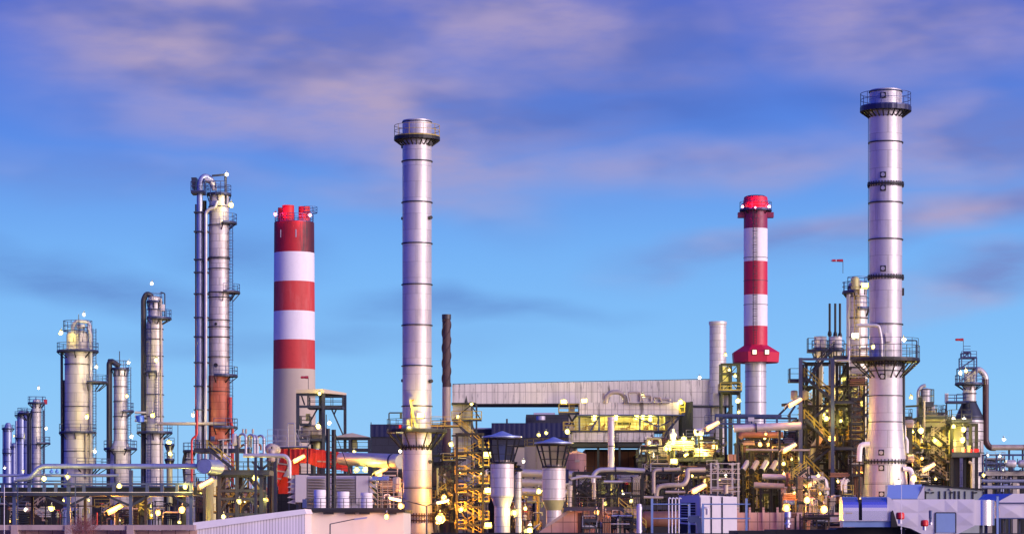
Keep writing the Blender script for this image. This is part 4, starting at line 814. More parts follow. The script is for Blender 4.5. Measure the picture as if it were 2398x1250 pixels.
for y in range(1015, 1190, 14): mb.bar(t.L(768, y, 0), t.L(781, y+7, .2), .07)
t.part('lattice', mb, 'steeld'); t.part('guy', MB().bar(t.L(781, 1005, .4), t.L(822, 1112, .4), .09), 'steeld'); t.part('spike', MB().tube(t.L(764, 1003, 0), t.L(764, 970, 0), .05), 'steeld')
# louvred filter house
t = T('filter_house', 'lilac-grey filter house with louvred bays and spiky intake hoods', 'building', 790, 332); X, Z = t.X, t.Z
t.part('wall', MB().box(X(718), X(864), .3, 6, 0, Z(1113)), 'lilac'); t.part('side_panel', MB().box(X(692), X(718)-.01, -.3, 6, Z(1175), Z(1111)), 'lilacl'); t.part('panel', MB().box(X(834), X(862), .02, .29, Z(1178), Z(1113)), 'lilacl')
t.part('roof_rail', (lambda m: (railing(m, [t.L(700, 1111, .5), t.L(864, 1113, .5)], .9, .05), m)[1])(MB()), 'rail')
for (a, b) in ((720, 762), (784, 832)):
    for k in range(10): t.part('louvre', MB().hexa([(X(a), -.25, Z(1121+k*6.4)), (X(b), -.25, Z(1121+k*6.4)), (X(b), .28, Z(1117.5+k*6.4)), (X(a), .28, Z(1117.5+k*6.4)), (X(a), -.25, Z(1120+k*6.4)), (X(b), -.25, Z(1120+k*6.4)), (X(b), .28, Z(1116+k*6.4)), (X(a), .28, Z(1116+k*6.4))]), 'louver')
for k in range(5): t.part('intake_hood', MB().hexa([(X(672), .2, Z(1128+k*12)), (X(691), .2, Z(1131+k*12)), (X(691), 5, Z(1131+k*12)), (X(672), 5, Z(1128+k*12)), (X(688), .2, Z(1120+k*12)), (X(691), .2, Z(1120+k*12)), (X(691), 5, Z(1120+k*12)), (X(688), 5, Z(1120+k*12))]), 'lilacl')
for k in range(5): t.part('intake_hood', MB().hexa([(X(865), .2, Z(1125+k*13)), (X(882-k*1.), .2, Z(1129+k*13)), (X(882-k*1.), 5, Z(1129+k*13)), (X(865), 5, Z(1125+k*13)), (X(865), .2, Z(1114+k*13)), (X(868), .2, Z(1116+k*13)), (X(868), 5, Z(1116+k*13)), (X(865), 5, Z(1114+k*13))]), 'lilacl')
t.part('awning', MB().hexa([(X(868), -1, Z(1124)), (X(912), -1, Z(1124)), (X(908), 4, Z(1116)), (X(868), 4, Z(1116)), (X(868), -1, Z(1123)), (X(912), -1, Z(1123)), (X(908), 4, Z(1113)), (X(868), 4, Z(1113))]), 'bluecap')
for k in range(6): t.part('shelf', MB().box(X(882), X(935), 0, 4, Z(1133+k*9.5), Z(1132+k*9.5)), 'orangewall')
for x in (884, 896, 908, 922, 934): t.part('rack_post', MB().bar((X(x), .1, 0), (X(x), .1, Z(1118)), .12), 'pipepale')
# roof shed: ribbed white wall with sloping top, smooth warm wall, rail, drums
t = T('ribbed_shed', 'white ribbed shed with a sloping fascia', 'building', 590, 244); X, Z = t.X, t.Z
t.part('wall', MB().prism([(X(457), 0), (X(714), 0), (X(714), Z(1202)), (X(457), Z(1239))], 0, 20), 'whiterib')
t.part('fascia', MB().prism([(X(453), Z(1240)), (X(718), Z(1202)), (X(714), Z(1190.5)), (X(453), Z(1222.5))], -.25, 20.2), 'white')
t = T('flat_roofed_hall', 'smooth pale flat-roofed hall with three white drums on top', 'building', 830, 252); X, Z = t.X, t.Z
t.part('wall', MB().box(X(718), X(945), 0, 18, 0, Z(1199)), 'warmwall'); t.part('roof_edge', MB().box(X(714), X(949), -.4, 18.4, Z(1198.6), Z(1192)), 'steeld')
mb = MB(); railing(mb, [(X(716), -.3, Z(1192)), (X(948), -.3, Z(1192))], 1.05, .055, post=.75, mid=(.33, .66)); t.part('railing', mb, 'rail')
mb = MB(); railing(mb, [(X(716), -.3, Z(1192)), (X(716), 16, Z(1192))], 1.05, .05, post=1.); t.part('railing', mb, 'rail')
ladder(t, 718, 1192, 1252, -.5, 'rail', wid=.55); t.part('gate_box', MB().box(X(709), X(719), -.5, -.3, Z(1188), Z(1168)), 'steelb')
for x in (758, 808, 842, 905): t.part('bracket', MB().box(X(x), X(x+24), -.6, 0, Z(1203), Z(1199.3)), 'steeld')
for x, y, lab in ((749, 1146, 'nearest the twin standpipes'), (804, 1150, 'in the middle of three'), (858.5, 1153, 'nearest the orange street lamp')):
    d = T('roof_drum', f'white cylindrical drum on the flat-roofed hall, {lab}', 'drum', x, 258, 'white drums on the hall roof', py=1192); S = d.s
    d.part('barrel', MB().lathe([(14*S, 0), (14*S, d.Z(1166)), (13*S, d.Z(1165)), (13*S, d.Z(1162)), (14*S, d.Z(1161)), (14*S, d.Z(y+1)), (13*S, d.Z(y)), (.01, d.Z(y))], 36), 'white')
# ================================================================ lower-left pipe rack on concrete plinth
t = T('plinth_wall', 'long pinkish concrete plinth beam on stub columns', 'wall', 228, 240); X, Z = t.X, t.Z
t.part('beam', MB().box(X(-60), X(455), 0, 1.5, Z(1240), Z(1228)), 'kerbpink')
for x in (34, 160, 305): t.part('stub_column', MB().box(X(x-8), X(x+8), -.15, 1.6, 0, Z(1229)), 'kerbpink')
t.part('screen_wall', MB().box(X(-60), X(455), 1.9, 2.3, 0, Z(1241)), 'orangewall')  # orange light on this wall is put into the panel colour
t = T('pipe_rack', 'long blue-grey steel pipe rack carried on tall posts', 'pipe rack', 228, 300); X, Z = t.X, t.Z
for x in (33, 160, 306, 447):
    t.part('post', MB().box(X(x-4), X(x+4), 0, .55, 0, Z(1128 if x != 306 else 1100)), 'steelb'); t.part('post', MB().box(X(x+9), X(x+15), 8, 8.5, 0, Z(1140)), 'steel')
for x, x2 in ((-2, 22), (60, 33), (105, 160), (208, 160), (250, 306), (345, 306), (402, 447)): t.part('brace', MB().bar((X(x), .2, Z(1160)), (X(x2), .2, Z(1184)), .26), 'steel')
t.part('deck_beam', MB().box(X(-70), X(452), -.3, .2, Z(1160), Z(1153)), 'steel'); t.part('upper_beam', MB().box(X(-70), X(452), -.2, .1, Z(1135), Z(1130)), 'steelb')
t.part('deck', MB().box(X(-70), X(452), .21, 9, Z(1160), Z(1157)), 'steel'); t.part('back_panel', MB().box(X(-70), X(452), 4, 4.2, Z(1157)+.01, Z(1139)), 'steelg')
t.part('kick_rail', MB().box(X(-70), X(452), -.34, -.31, Z(1152.5), Z(1151)), 'lilacl')
for x in (7, 69, 104, 131, 197, 267, 345, 380, 415): t.part('upright', MB().box(X(x-3.5), X(x+3.5), -.31, .15, Z(1153), Z(1131 if x in (69, 104, 131) else 1134)), 'steelb')
t.part('head_beam', MB().box(X(33), X(164), -.2, .3, Z(1127), Z(1124)), 'steelb')
mb = MB(); railing(mb, [(X(164), 3.9, Z(1139)), (X(452), 3.9, Z(1139))], 1.2, .06); t.part('railing', mb, 'steelb')
t.part('lower_beam', MB().box(X(-70), X(452), 8.6, 8.9, Z(1184), Z(1181)), 'steel')
t = T('steam_main', 'long blue-grey pipe along the rack top, with a drum at one end', 'pipe', 270, 298)
t.part('pipe', MB().path([t.L(40, 1121, 0), t.L(72, 1119, 0), t.L(92, 1091, 0), t.L(470, 1091, 0)], 6*t.s, n=14, bend=1.2), 'pipeblue', label='main pipe')
t.part('drum', MB().tube(t.L(480, 1091, -.8), t.L(500, 1092, 4.), 17*t.s, n=28), 'pipeblue'); t.part('drum_rim', MB().lathe([(17*t.s, 0), (18*t.s, 0), (18*t.s, .12), (17*t.s, .12)], 28, c=(t.X(479.5), -.9, t.Z(1091)), axis='y'), 'steelb')
for x in (160, 265, 360): t.part('collar', MB().tube(t.L(x, 1091, 0), t.L(x+2, 1091, 0), 7.2*t.s, n=14), 'pipeblue')
for x in (121, 134): t.part('valve', MB().lathe([(.1, t.Z(1108)), (.22, t.Z(1106)), (.22, t.Z(1102)), (.08, t.Z(1100)), (.08, t.Z(1097))], 10, c=(t.X(x), -.2, 0)), 'bluegas')
for (y, x0, x1, m_, r_, lab) in ((1112.5, -60, 278, 'pipeblue', .17, 'thinner blue-grey pipe low along the rack top'), (991.5, 368, 530, 'pipepale', .16, 'thin pale pipe spanning from the hooked-pipe column to the tallest column')):
    t = T('process_pipe', lab, 'pipe', (x0+x1)/2, 299 if y > 1000 else 398); t.part('pipe', MB().path([t.L(x0, y, 0), t.L(x1, y, 0)], r_ if y > 1000 else .24, n=12), m_)
    for q in (.3, .7): t.part('support', MB().bar(t.L(x0+(x1-x0)*q, y+1, 0), (t.X(x0+(x1-x0)*q), 0, 0), .1), 'steelb')
# ================================================================ braced platform at foot of tallest column
t = T('braced_platform', 'braced steel platform with stairs at the foot of the tallest column', 'steel frame', 555, 310); X, Z = t.X, t.Z
beamframe(t, (514, 555, 612), (1110, 1145, 1164, 1200), 0, 4.5, 'steel', .42, .32, braces=[(514, 1145, 532, 1112), (532, 1112, 555, 1145), (555, 1164, 590, 1112), (590, 1112, 612, 1145), (514, 1200, 540, 1164), (612, 1200, 580, 1164), (555, 1164, 580, 1112), (590, 1164, 612, 1200)])
t.part('post', MB().bar((X(555), 0, Z(1110)), (X(555), 0, Z(1020)), .42), 'steel'); t.part('post', MB().bar((X(612), 0, Z(1110)), (X(612), 0, Z(1060)), .35), 'steel')
deckbox(t, 488, 632, 1103, -.8, 5, 'rail', .45, h=1.15, w=.07); deckbox(t, 455, 512, 1052, -.5, 5, 'rail', .35, h=1.1, w=.07); deckbox(t, 512, 580, 1052, 1.5, 5, 'rail', .3, h=1.1, w=.07)
flight(t, 486, 1050, 553, 1102, -.7, w=.08); flight(t, 560, 1200, 600, 1150, 1.5, w=.08); flight(t, 600, 1150, 575, 1112, 2.5, w=.08)
for a in ((590, 1080, 612, 1100), (612, 1100, 634, 1080)): t.part('brace', MB().bar(t.L(a[0], a[1], .2), t.L(a[2], a[3], .2), .25), 'steel')
t.part('handrail_board', MB().bar(t.L(512, 1030, -.6), t.L(556, 1026, -.6), .09), 'railp')
for x, y in ((524, 1060), (534, 1068)): t.part('post_light', MB().bar(t.L(x, y, -.6), t.L(x, y-32, -.6), .12), 'railp')
t.part('control_cabinet', MB().box(X(494), X(503), -.3, .3, Z(1032), Z(1021)), 'steelb')
t = T('manifold', 'pale header pipe with four gooseneck risers and a long bend down', 'pipework', 620, 305)
t.part('header', MB().path([t.L(571, 1066, -.6), t.L(640, 1066, -.6), t.L(670, 1067, -.6), t.L(679, 1080, -.6), t.L(679, 1119, -.6)], 5*t.s, n=14, bend=.7), 'pipe')
for x, y in ((577, 1016), (597, 1018), (604, 1020), (619, 1020)):
    g_ = t.part('gooseneck', MB().path([t.L(x-17, 1046, .5), t.L(x-17, y+4, .3), t.L(x-12, y, 0), t.L(x-5, y, -.3), t.L(x, y+6, -.6), t.L(x, 1064, -.6)], 3.*t.s, n=12, bend=.35), 'pipe')
    for yy in (1031, 1036): t.part('flange', MB().tube(t.L(x, yy, -.6), t.L(x, yy+1.6, -.6), 4*t.s, n=12), 'steeld', g_)
for x, y in ((568, 1003), (575, 1003), (591, 1003)): t.part('vent', MB().lathe([(.05, t.Z(y+12)), (.12, t.Z(y+8)), (.12, t.Z(y+1)), (.02, t.Z(y))], 8, c=(t.X(x), .5, 0)), 'pipepale')
t.part('separator', MB().drum(t.L(548, 1040, .6), t.L(548, 1016, .6), 6*t.s), 'lilacl'); t.part('support', MB().bar(t.L(600, 1070, -.6), (t.X(600), -.6, 0), .3), 'steel')
t = T('exchanger_drum', 'round pale drum end facing out behind the gooseneck pipes', 'drum', 635, 330); t.part('shell', MB().lathe([(.01, -.5), (8*t.s, -.4), (14*t.s, 0), (14*t.s, 5)], 32, c=(0, 0, t.Z(1051)), axis='y'), 'pipepale')
t.part('saddle', MB().box(-.6, .6, 1, 2, 0, t.Z(1064)), 'steel')
for k in range(4): t.part('rib', MB().bar((0, -.42, t.Z(1051)), (13*t.s*math.cos(R(k*45+20)), -.1, t.Z(1051)+13*t.s*math.sin(R(k*45+20))), .05), 'steel')
t = T('red_pipe', 'red pipe stepping down in front of the tallest column', 'pipe', 452, 335)
t.part('pipe', MB().path([t.L(461, 960, 0), t.L(461, 1018, 0), t.L(449, 1028, 0), t.L(449, 1100, 0), t.L(449, 1240, 0)], 2.6*t.s, n=10), 'pipered'); t.part('foot', MB().tube((t.X(449), 0, 0), t.L(449, 1240, 0), .15), 'pipered')
t = T('silo', 'squat yellowish tank under the blue-grey drum', 'tank', 497, 330); t.part('shell', MB().lathe([(15*t.s, 0), (15*t.s, t.Z(1122)), (.01, t.Z(1118))], 28), 'yellow_lag_lit')
t = T('light_trough', 'flat yellow-lit trough beam beyond the pipe rack', 'trough', 430, 330); t.part('trough', MB().box(t.X(396), t.X(472), 0, 1.6, t.Z(1146), t.Z(1137)), 'yellow_lag_lit'); t.part('leg', MB().box(-.2, .2, .5, .9, 0, t.Z(1146)), 'steelg')
# galvanised lattice rails behind the red duct
t = T('scaffold_rail', 'thin galvanised railings above the left end of the red duct', 'railing', 665, 380)
mb = MB(); railing(mb, [t.L(622, 1046, 0), t.L(720, 1046, 0)], 1.5, .06); railing(mb, [t.L(622, 1046, 3), t.L(720, 1046, 3)], 2.6, .06, mid=(.4, .7)); t.part('railing', mb, 'railp'); t.part('deck', MB().box(t.X(620), t.X(722), -.1, 3.1, t.Z(1049), t.Z(1046)), 'steel')
for x in (625, 675, 718): t.part('leg', MB().bar((t.X(x), 1.5, 0), t.L(x, 1049, 1.5), .2), 'steel')
t.part('door_frame', MB().path([t.L(674, 1046, 0), t.L(674, 991, 0), t.L(690, 991, 0), t.L(690, 1046, 0)], .09), 'railp'); t.part('slope_rail', MB().bar(t.L(690, 1005, 0), t.L(708, 1046, 0), .1), 'railp')
# ================================================================ central process unit
def pipe(label, pts, r, m, D, group=None, supports=(), flanges=(), name='process_pipe', foot=None, cat='pipe'):
    """pts in photo (col,row,depth offset); r in metres"""
    px = sum(p[0] for p in pts)/len(pts); t = T(name, label, cat, px, D, group)
    t.part('run', MB().path([t.L(*p) for p in pts], r, n=12 if r > .15 else 8), m)
    for (x, y, dd) in flanges:
        p = Vector(t.L(x, y, dd)); q = min(range(len(pts)-1), key=lambda i: (Vector(t.L(*pts[i]))+Vector(t.L(*pts[i+1]))-2*p).length); d = (Vector(t.L(*pts[q+1]))-Vector(t.L(*pts[q]))).normalized()
        t.part('flange', MB().tube(p-d*.08, p+d*.08, r*1.35, n=12), 'steel')
    for (x, y, dd) in supports: t.part('support', MB().bar(t.L(x, y, dd), (t.X(x), dd, 0), max(.1, r*.6)), 'steeld')
    return t
t = T('steelwork', 'long dark steel frame with railed decks right of the hooded vents', 'steel frame', 1590, 330)
beamframe(t, (1345, 1425, 1503, 1574, 1613, 1672), (1104, 1158), -2, 3.5, 'steeld', .35, .3, braces=[(1345, 1158, 1385, 1104), (1574, 1158, 1613, 1104)])
for a, b in ((1318, 1500), (1500, 1690)): deckbox(t, a, b, 1190 if a == 1318 else 1185, -2.5, 2, 'rail', .4, sides='f', h=1.1)
t = T('steelwork', 'steel frame carrying the brightly lit valve deck in the middle of the plant', 'steel frame', 1595, 360)
beamframe(t, (1497, 1540, 1612, 1688), (1076, 1098), -2, 3.5, 'steel', .35, .35); deckbox(t, 1493, 1692, 1074, -3, 4, 'rail', .4, h=1.35, w=.08, sides='fbl'); deckbox(t, 1600, 1690, 1044, 0, 4, 'rail', .25, h=1.2, w=.07, sides='f')
t = T('steelwork', 'steel frame round the brown furnace wall left of the open stair tower', 'steel frame', 1800, 350)
beamframe(t, (1755, 1824, 1868), (1040, 1052, 1106, 1150, 1190), -2, 4, 'steelg', .42, .35, braces=[(1755, 1150, 1790, 1106), (1868, 1190, 1824, 1150)])
deckbox(t, 1810, 1868, 1102, -3.2, -2.1, 'raily', .25, sides='fl', h=1.25, w=.1); deckbox(t, 1755, 1868, 1152, -3, -2.1, 'rail', .2, sides='f')
ladder(t, 1832, 1055, 1102, -2.4, 'raily')
pipe('silver-grey pipe along the top of the dark frame, turning down near the pink tank', [(1388, 1130, -2), (1388, 1112, -2), (1400, 1100, -2), (1450, 1099, -2), (1508, 1102, -2)], .28, 'pipe', 326, flanges=[(1440, 1099, -2)])
pipe('pinkish upright pipe behind the deck rail with a fat sleeve', [(1390, 1115, -2), (1390, 1168, -2)], .24, 'pipepale', 327, supports=[(1390, 1168, -2)])
pipe('pale pipe with a square top bend over the white container', [(1528, 1155, -2.6), (1528, 1101, -2.6), (1590, 1099, -2.6)], .22, 'pipepale', 324, supports=[(1528, 1155, -2.6)], flanges=[(1550, 1100, -2.6)])
pipe('pink pipe swept in a low bend under the square-bend pipe', [(1534, 1164, -2.4), (1536, 1140, -2.4), (1560, 1136, -2.4), (1600, 1136, -2.4), (1609, 1115, -2.), (1606, 1100, -1.5), (1650, 1100, -1)], .30, 'pipepale', 326, supports=[(1534, 1164, -2.4)])
pipe('thin bright pipe lying level above the white container', [(1555, 1152, -3), (1601, 1152, -3)], .17, 'pipepale', 322, supports=[(1558, 1152, -3), (1598, 1152, -3)])
pipe('short bright pipe lying level left of the square-bend pipe', [(1505, 1164, -3), (1550, 1165, -3)], .16, 'pipepale', 322, supports=[(1508, 1164, -3), (1548, 1165, -3)])
pipe('short bright level pipe high on the dark frame', [(1412, 1128, -3), (1456, 1128, -3)], .16, 'pipe', 321, supports=[(1415, 1128, -3), (1453, 1128, -3)])
pipe('long bright bluish pipe just right of the pink tank', [(1335, 1122, -3), (1362, 1116, -3), (1406, 1117, -3)], .17, 'pipe', 324, supports=[(1340, 1120, -3), (1404, 1117, -3)])
pipe('fat silver conical pipe run leading into the open stair tower', [(1714, 1005, -3), (1760, 1003, -3), (1870, 998, -3)], .50, 'pipe', 338, supports=[(1722, 1005, -3), (1820, 1001, -3)], flanges=[(1765, 1003, -3)])
pipe('rusty brown pipe tucked under the fat silver run', [(1728, 1025, -2), (1735, 1018, -2), (1830, 1019, -2)], .42, 'piperust', 342, supports=[(1800, 1019, -2)])
pipe('long silver-lilac pipe with a square drop at its right end, below the yellow gallery', [(1780, 1116, -3.2), (1850, 1118, -3.2), (1926, 1121, -3.2), (1930, 1176, -3.2)], .36, 'pipe', 336, supports=[(1800, 1116, -3.2), (1930, 1176, -3.2)])
pipe('pinkish level pipe ending blind below the long lilac pipe', [(1760, 1136, -3.4), (1830, 1139, -3.4)], .38, 'pipepale', 335, supports=[(1775, 1136, -3.4)])
pipe('thin pinkish pipe continuing level towards the stair foot', [(1830, 1143, -3.5), (1935, 1145, -3.5)], .2, 'pipepale', 334, supports=[(1900, 1145, -3.5)])
pipe('upright pinkish pipe standing on the pale wall left of the stair tower', [(1828, 1145, -3.6), (1828, 1300, -3.6)], .34, 'pipepale', 333, supports=[(1828, 1290, -3.6)])
pipe('pale level pipe crossing in front of the brown furnace wall', [(1742, 1054, -3), (1890, 1055, -3)], .13, 'pipepale', 340, supports=[(1750, 1054, -3), (1880, 1055, -3)])
pipe('white bent pipe hugging the left side of the tallest silver stack', [(2034, 1040, -1), (2012, 1041, -1), (2010, 1066, -1), (2010, 1080, -1)], .34, 'white', 334, supports=[(2010, 1080, -1)])
pipe('white hooked pipe right of the tallest silver stack foot', [(2112, 1098, -1), (2128, 1098, -1), (2133, 1108, -1), (2133, 1160, -1)], .32, 'white', 334, supports=[(2133, 1150, -1)])
pipe('white pipe running down beside the tallest silver stack', [(2113, 992, 0), (2118, 998, 0), (2118, 1022, 0), (2124, 1030, 0), (2124, 1060, 0)], .22, 'white', 336, supports=[(2124, 1058, 0)])
for i, x in enumerate((1740, 1762, 1784, 1806)):
    t = T('inclined_cooler', ('leftmost', 'second', 'third', 'rightmost')[i]+' of four slanted pipes below the brown furnace wall', 'pipe', x, 340, 'slanted pipes below the furnace wall')
    t.part('run', MB().tube(t.L(x-7, 1104, -3), t.L(x+9, 1082, -1), .34, n=14), 'pipepale' if i % 2 else 'pipe'); t.part('flange', MB().tube(t.L(x-7.6, 1104.8, -3.1), t.L(x-7, 1104, -3), .42, n=14), 'steelg'); t.part('support', MB().bar(t.L(x-2, 1100, -2.4), (t.X(x-2), -2.4, 0), .12), 'steelg')
t = T('instrument_cabinet', 'pink cabinet hanging by the valve deck', 'cabinet', 1714, 346); t.part('body', MB().box(t.X(1703), t.X(1727), -2, -1, t.Z(1079), t.Z(1064)), 'pinktank'); t.part('door_seam', MB().box(t.X(1714.4), t.X(1715.4), -2.03, -2.003, t.Z(1078), t.Z(1065)), 'steeld'); t.part('post', MB().bar((t.X(1706), -1.5, 0), t.L(1706, 1079, -1.5), .12), 'steeld')
t = T('roof_vessel', 'white vessel with a small round hatch above the valve deck', 'vessel', 1636, 352); t.part('body', MB().drum(t.L(1628, 1012, 0), t.L(1645, 1010, 0), 8*t.s), 'white'); t.part('hatch', MB().tube(t.L(1633, 1011, -.45), t.L(1633, 1011, -.55), .2, n=12), 'steeld'); t.part('leg', MB().bar((0, 0, 0), (0, 0, t.Z(1018)), .2), 'steeld')
t = T('blower_stack', 'small white capped blower left of the bright lamp on the valve deck', 'vent', 1576, 352); S = t.s
t.part('body', MB().lathe([(6*S, t.Z(1044)), (6*S, t.Z(1022)), (8*S, t.Z(1020)), (8*S, t.Z(1017)), (3*S, t.Z(1010)), (3*S, t.Z(1004)), (.01, t.Z(1003))], 18), 'white'); t.part('pedestal', MB().tube((0, 0, 0), (0, 0, t.Z(1044)), .3), 'steeld')
# scaffold tower
t = T('scaffold_tower', 'bare tube scaffold with lattice planks above the container roof', 'scaffold', 1695, 318)
for x in (1664, 1680, 1714, 1728):
    for d in (-1.5, 0): t.part('post', MB().bar((t.X(x), d, 0), t.L(x, 1083, d), .09), 'railp')
for y in (1085, 1098, 1108, 1122, 1140, 1150):
    t.part('tube', MB().bar(t.L(1660, y, -1.5), t.L(1731, y, -1.5), .08), 'railp')
mb = MB()
for i in range(10): mb.bar(t.L(1665+i*5.5, 1108 if i % 2 else 1100, -1.5), t.L(1670.5+i*5.5, 1100 if i % 2 else 1108, -1.5), .07)
t.part('lattice', mb, 'pipepale'); t.part('pipe', MB().tube(t.L(1665, 1146, -1.7), t.L(1715, 1145, -1.7), .16), 'pipepale'); t.part('stub', MB().tube(t.L(1697, 1155, -1.7), t.L(1697, 1135, -1.7), .3), 'pipepale')
# ================================================================ open stair tower
t = T('stair_tower', 'tall open stair tower left of the tallest silver stack', 'stair tower', 1905, 345)
for x, y in ((1867, 842), (1941, 846)): t.part('post', MB().box(t.X(x-4), t.X(x+4), -4.2, -3.7, 0, t.Z(y)), 'steelb')
for x, y in ((1888, 850), (1914, 860), (1960, 850), (1985, 850)):
    t.part('post', MB().bar((t.X(x), 0, 0), t.L(x, y, 0), .36), 'steeld'); t.part('post', MB().bar((t.X(x), 4, 0), t.L(x, y, 4), .36), 'steeld')
for y in (850, 905, 950, 1000, 1046, 1100, 1145, 1190):
    t.part('beam', MB().bar(t.L(1867, y, -3.7), t.L(1888, y, 0), .25), 'steeld'); t.part('beam', MB().bar(t.L(1886, y, 0), t.L(1987, y, 0), .26), 'steeld'); t.part('beam', MB().bar(t.L(1886, y, 4), t.L(1987, y, 4), .26), 'steeld'); t.part('beam', MB().bar(t.L(1941, y, -3.8), t.L(1960, y, 0), .25), 'steeld')
t.part('beam', MB().bar(t.L(1867, 845, -3.9), t.L(1945, 845, -3.9), .3), 'steelb')
for a in ((1888, 905, 1914, 850), (1960, 950, 1985, 905), (1888, 1000, 1914, 950), (1960, 905, 1985, 850), (1914, 1046, 1960, 1000), (1888, 1100, 1914, 1046), (1960, 1145, 1985, 1100), (1945, 950, 1985, 1000), (1945, 1046, 1985, 1100), (1888, 1190, 1914, 1145)):
    t.part('brace', MB().bar(t.L(a[0], a[1], .3), t.L(a[2], a[3], .3), .24), 'steeld')
flight(t, 1893, 882, 1925, 842, -3.2, w=.08, rail='rail'); flight(t, 1925, 842, 1952, 818, -1., w=.08, rail='rail')
for ya in (893, 1000, 1105):
    deckbox(t, 1843 if ya < 1100 else 1850, 1880, ya, -3.6, -1, 'rail', .25, sides='fl', h=1.5); flight(t, 1878, ya-8 if ya == 893 else ya-18, 1945, ya+47, -3.3, rail='raily', w=.09, h=1.2)
    deckbox(t, 1942, 1992, ya+50 if ya < 1100 else ya+42, -3.4, -1, 'rail', .25, sides='fr', h=1.5)
flight(t, 1875, 1000, 1940, 950, -1.2, rail='rail', w=.08); flight(t, 1872, 1105, 1942, 1050, -1.2, rail='rail', w=.08); flight(t, 1875, 1180, 1960, 1250, -3.3, rail='raily', w=.09)
for y in (895, 945, 993, 1042): flight(t, 1992, y+10, 2036, y-30, -1.2, rail='raily', w=.09, h=1.2)
flight(t, 1988, 1098, 2012, 1068, -1.2, rail='raily', w=.09); deckbox(t, 2008, 2040, 1068, -2, -.5, 'raily', .2, sides='f', h=1.4)
t.part('lit_panel', MB().box(t.X(1996), t.X(2034), 5, 5.2, t.Z(1060), t.Z(870)), 'yellow_lag_lit')
deckbox(t, 1946, 1976, 838, -2.6, -.4, 'rail', .25, sides='flr', h=1.7); deckbox(t, 1889, 1909, 822, -1.5, 0, 'rail', .25, sides='flr', h=1.6); deckbox(t, 1975, 2040, 838, -2.8, 0, 'raily', .25, sides='f', h=1.5)
for x in (1951, 1921): t.part('downpipe', MB().path([t.L(x, 1100 if x > 1930 else 1050, 1.5), t.L(x, 850, 1.5)], .42), 'pipepale')
t.part('downpipe', MB().path([t.L(1903, 1075, .5), t.L(1905, 1050, .5), t.L(1921, 1030, .5), t.L(1921, 1000, .5)], .5), 'pipepale')
t.part('top_pipe', MB().path([t.L(1952, 848, -3), t.L(1981, 847, -3), t.L(1981, 820, -3), t.L(2036, 820, -3.6)], .16), 'pipe')
t.part('side_beam', MB().bar(t.L(1832, 948, 0), t.L(1868, 945, -2), .35), 'steeld')
for x in (1856, 1879): t.part('condenser_bottle', MB().drum(t.L(x, 935, -2), t.L(x, 918, -2), .45), 'pipepale')
# ================================================================ unit right of the tallest stack
t = T('steelwork', 'yellow-lit open process frame right of the tallest silver stack', 'steel frame', 2180, 355)
beamframe(t, (2152, 2228), (975, 1000, 1052, 1072), -1.5, 5, 'steelg', .45, .4, braces=[(2228, 1140, 2210, 1072)]); t.part('roof_sheet', MB().box(t.X(2145), t.X(2215), -1, 5, t.Z(1002), t.Z(990)), 'yellow_lag_lit')
deckbox(t, 2118, 2220, 1052, -2.5, -1.6, 'raily', .3, sides='f', h=1.2, w=.08); t.part('lit_beam', MB().box(t.X(2150), t.X(2216), -2.7, -2.55, t.Z(1073), t.Z(1069)), 'yellow_lag_lit')
t.part('roof_pipe', MB().tube(t.L(2150, 982, -1), t.L(2216, 980, -1), .45), 'yellow_lag_lit'); t.part('upright_pipe', MB().tube((t.X(2217), -2.8, 0), t.L(2217, 1008, -2.8), .22), 'yellow_lag_lit'); ladder(t, 2199, 1005, 1060, -2.6, 'raily')
t.part('angle_pipe', MB().path([t.L(2158, 940, -2.4), t.L(2158, 1040, -2.4), t.L(2190, 1042, -2.4)], .14), 'pipepale')
t.part('crane_beam', MB().bar(t.L(2118, 952, -1), t.L(2160, 950, -1), .25), 'steelg'); t.part('side_post', MB().bar((t.X(2154), -.5, 0), t.L(2154, 930, -.5), .5), 'steelg')
deckbox(t, 2155, 2183, 944, -1.5, 1, 'rail', .5, h=1.8, sides='flr', w=.08)
t = T('steelwork', 'railed equipment deck with red boxes in front of the conical-shouldered column', 'steel frame', 2258, 350)
beamframe(t, (2224, 2268, 2282), (992, 1062), -1.5, 3, 'steeld', .4, .35); deckbox(t, 2222, 2288, 1062, -2.5, 3, 'rail', .5, h=1.6, sides='fr', w=.08); deckbox(t, 2222, 2270, 985, -2, 3, 'rail', .25, h=1.4, sides='fl')
t.part('lit_wall', MB().box(t.X(2240), t.X(2262), 2, 2.3, t.Z(1060), t.Z(995)), 'yellow_lag_lit'); t.part('pillar', MB().box(t.X(2229), t.X(2245), -.8, .4, 0, t.Z(1066)), 'steeld'); t.part('pillar', MB().box(t.X(2264), t.X(2274), -.8, .4, 0, t.Z(1066)), 'steeld')
for x, w_, h_, m_ in ((2229, 6, 30, 'pipepale'), (2248, 8, 14, 'pipepale'), (2262, 8, 16, 'yellow_lag_lit'), (2280, 10, 9, 'signred'), (2225, 4, 8, 'signred'), (2253, 4, 8, 'signred'), (2267, 5, 8, 'signred')):
    t.part('equipment_box', MB().box(t.X(x-w_/2), t.X(x+w_/2), -2.4, -1.9, t.Z(1060), t.Z(1060-h_)), m_)
t.part('stay_pipe', MB().path([t.L(2270, 1150, -2), t.L(2270, 1085, -2), t.L(2262, 1082, -2)], .2), 'pipepale')
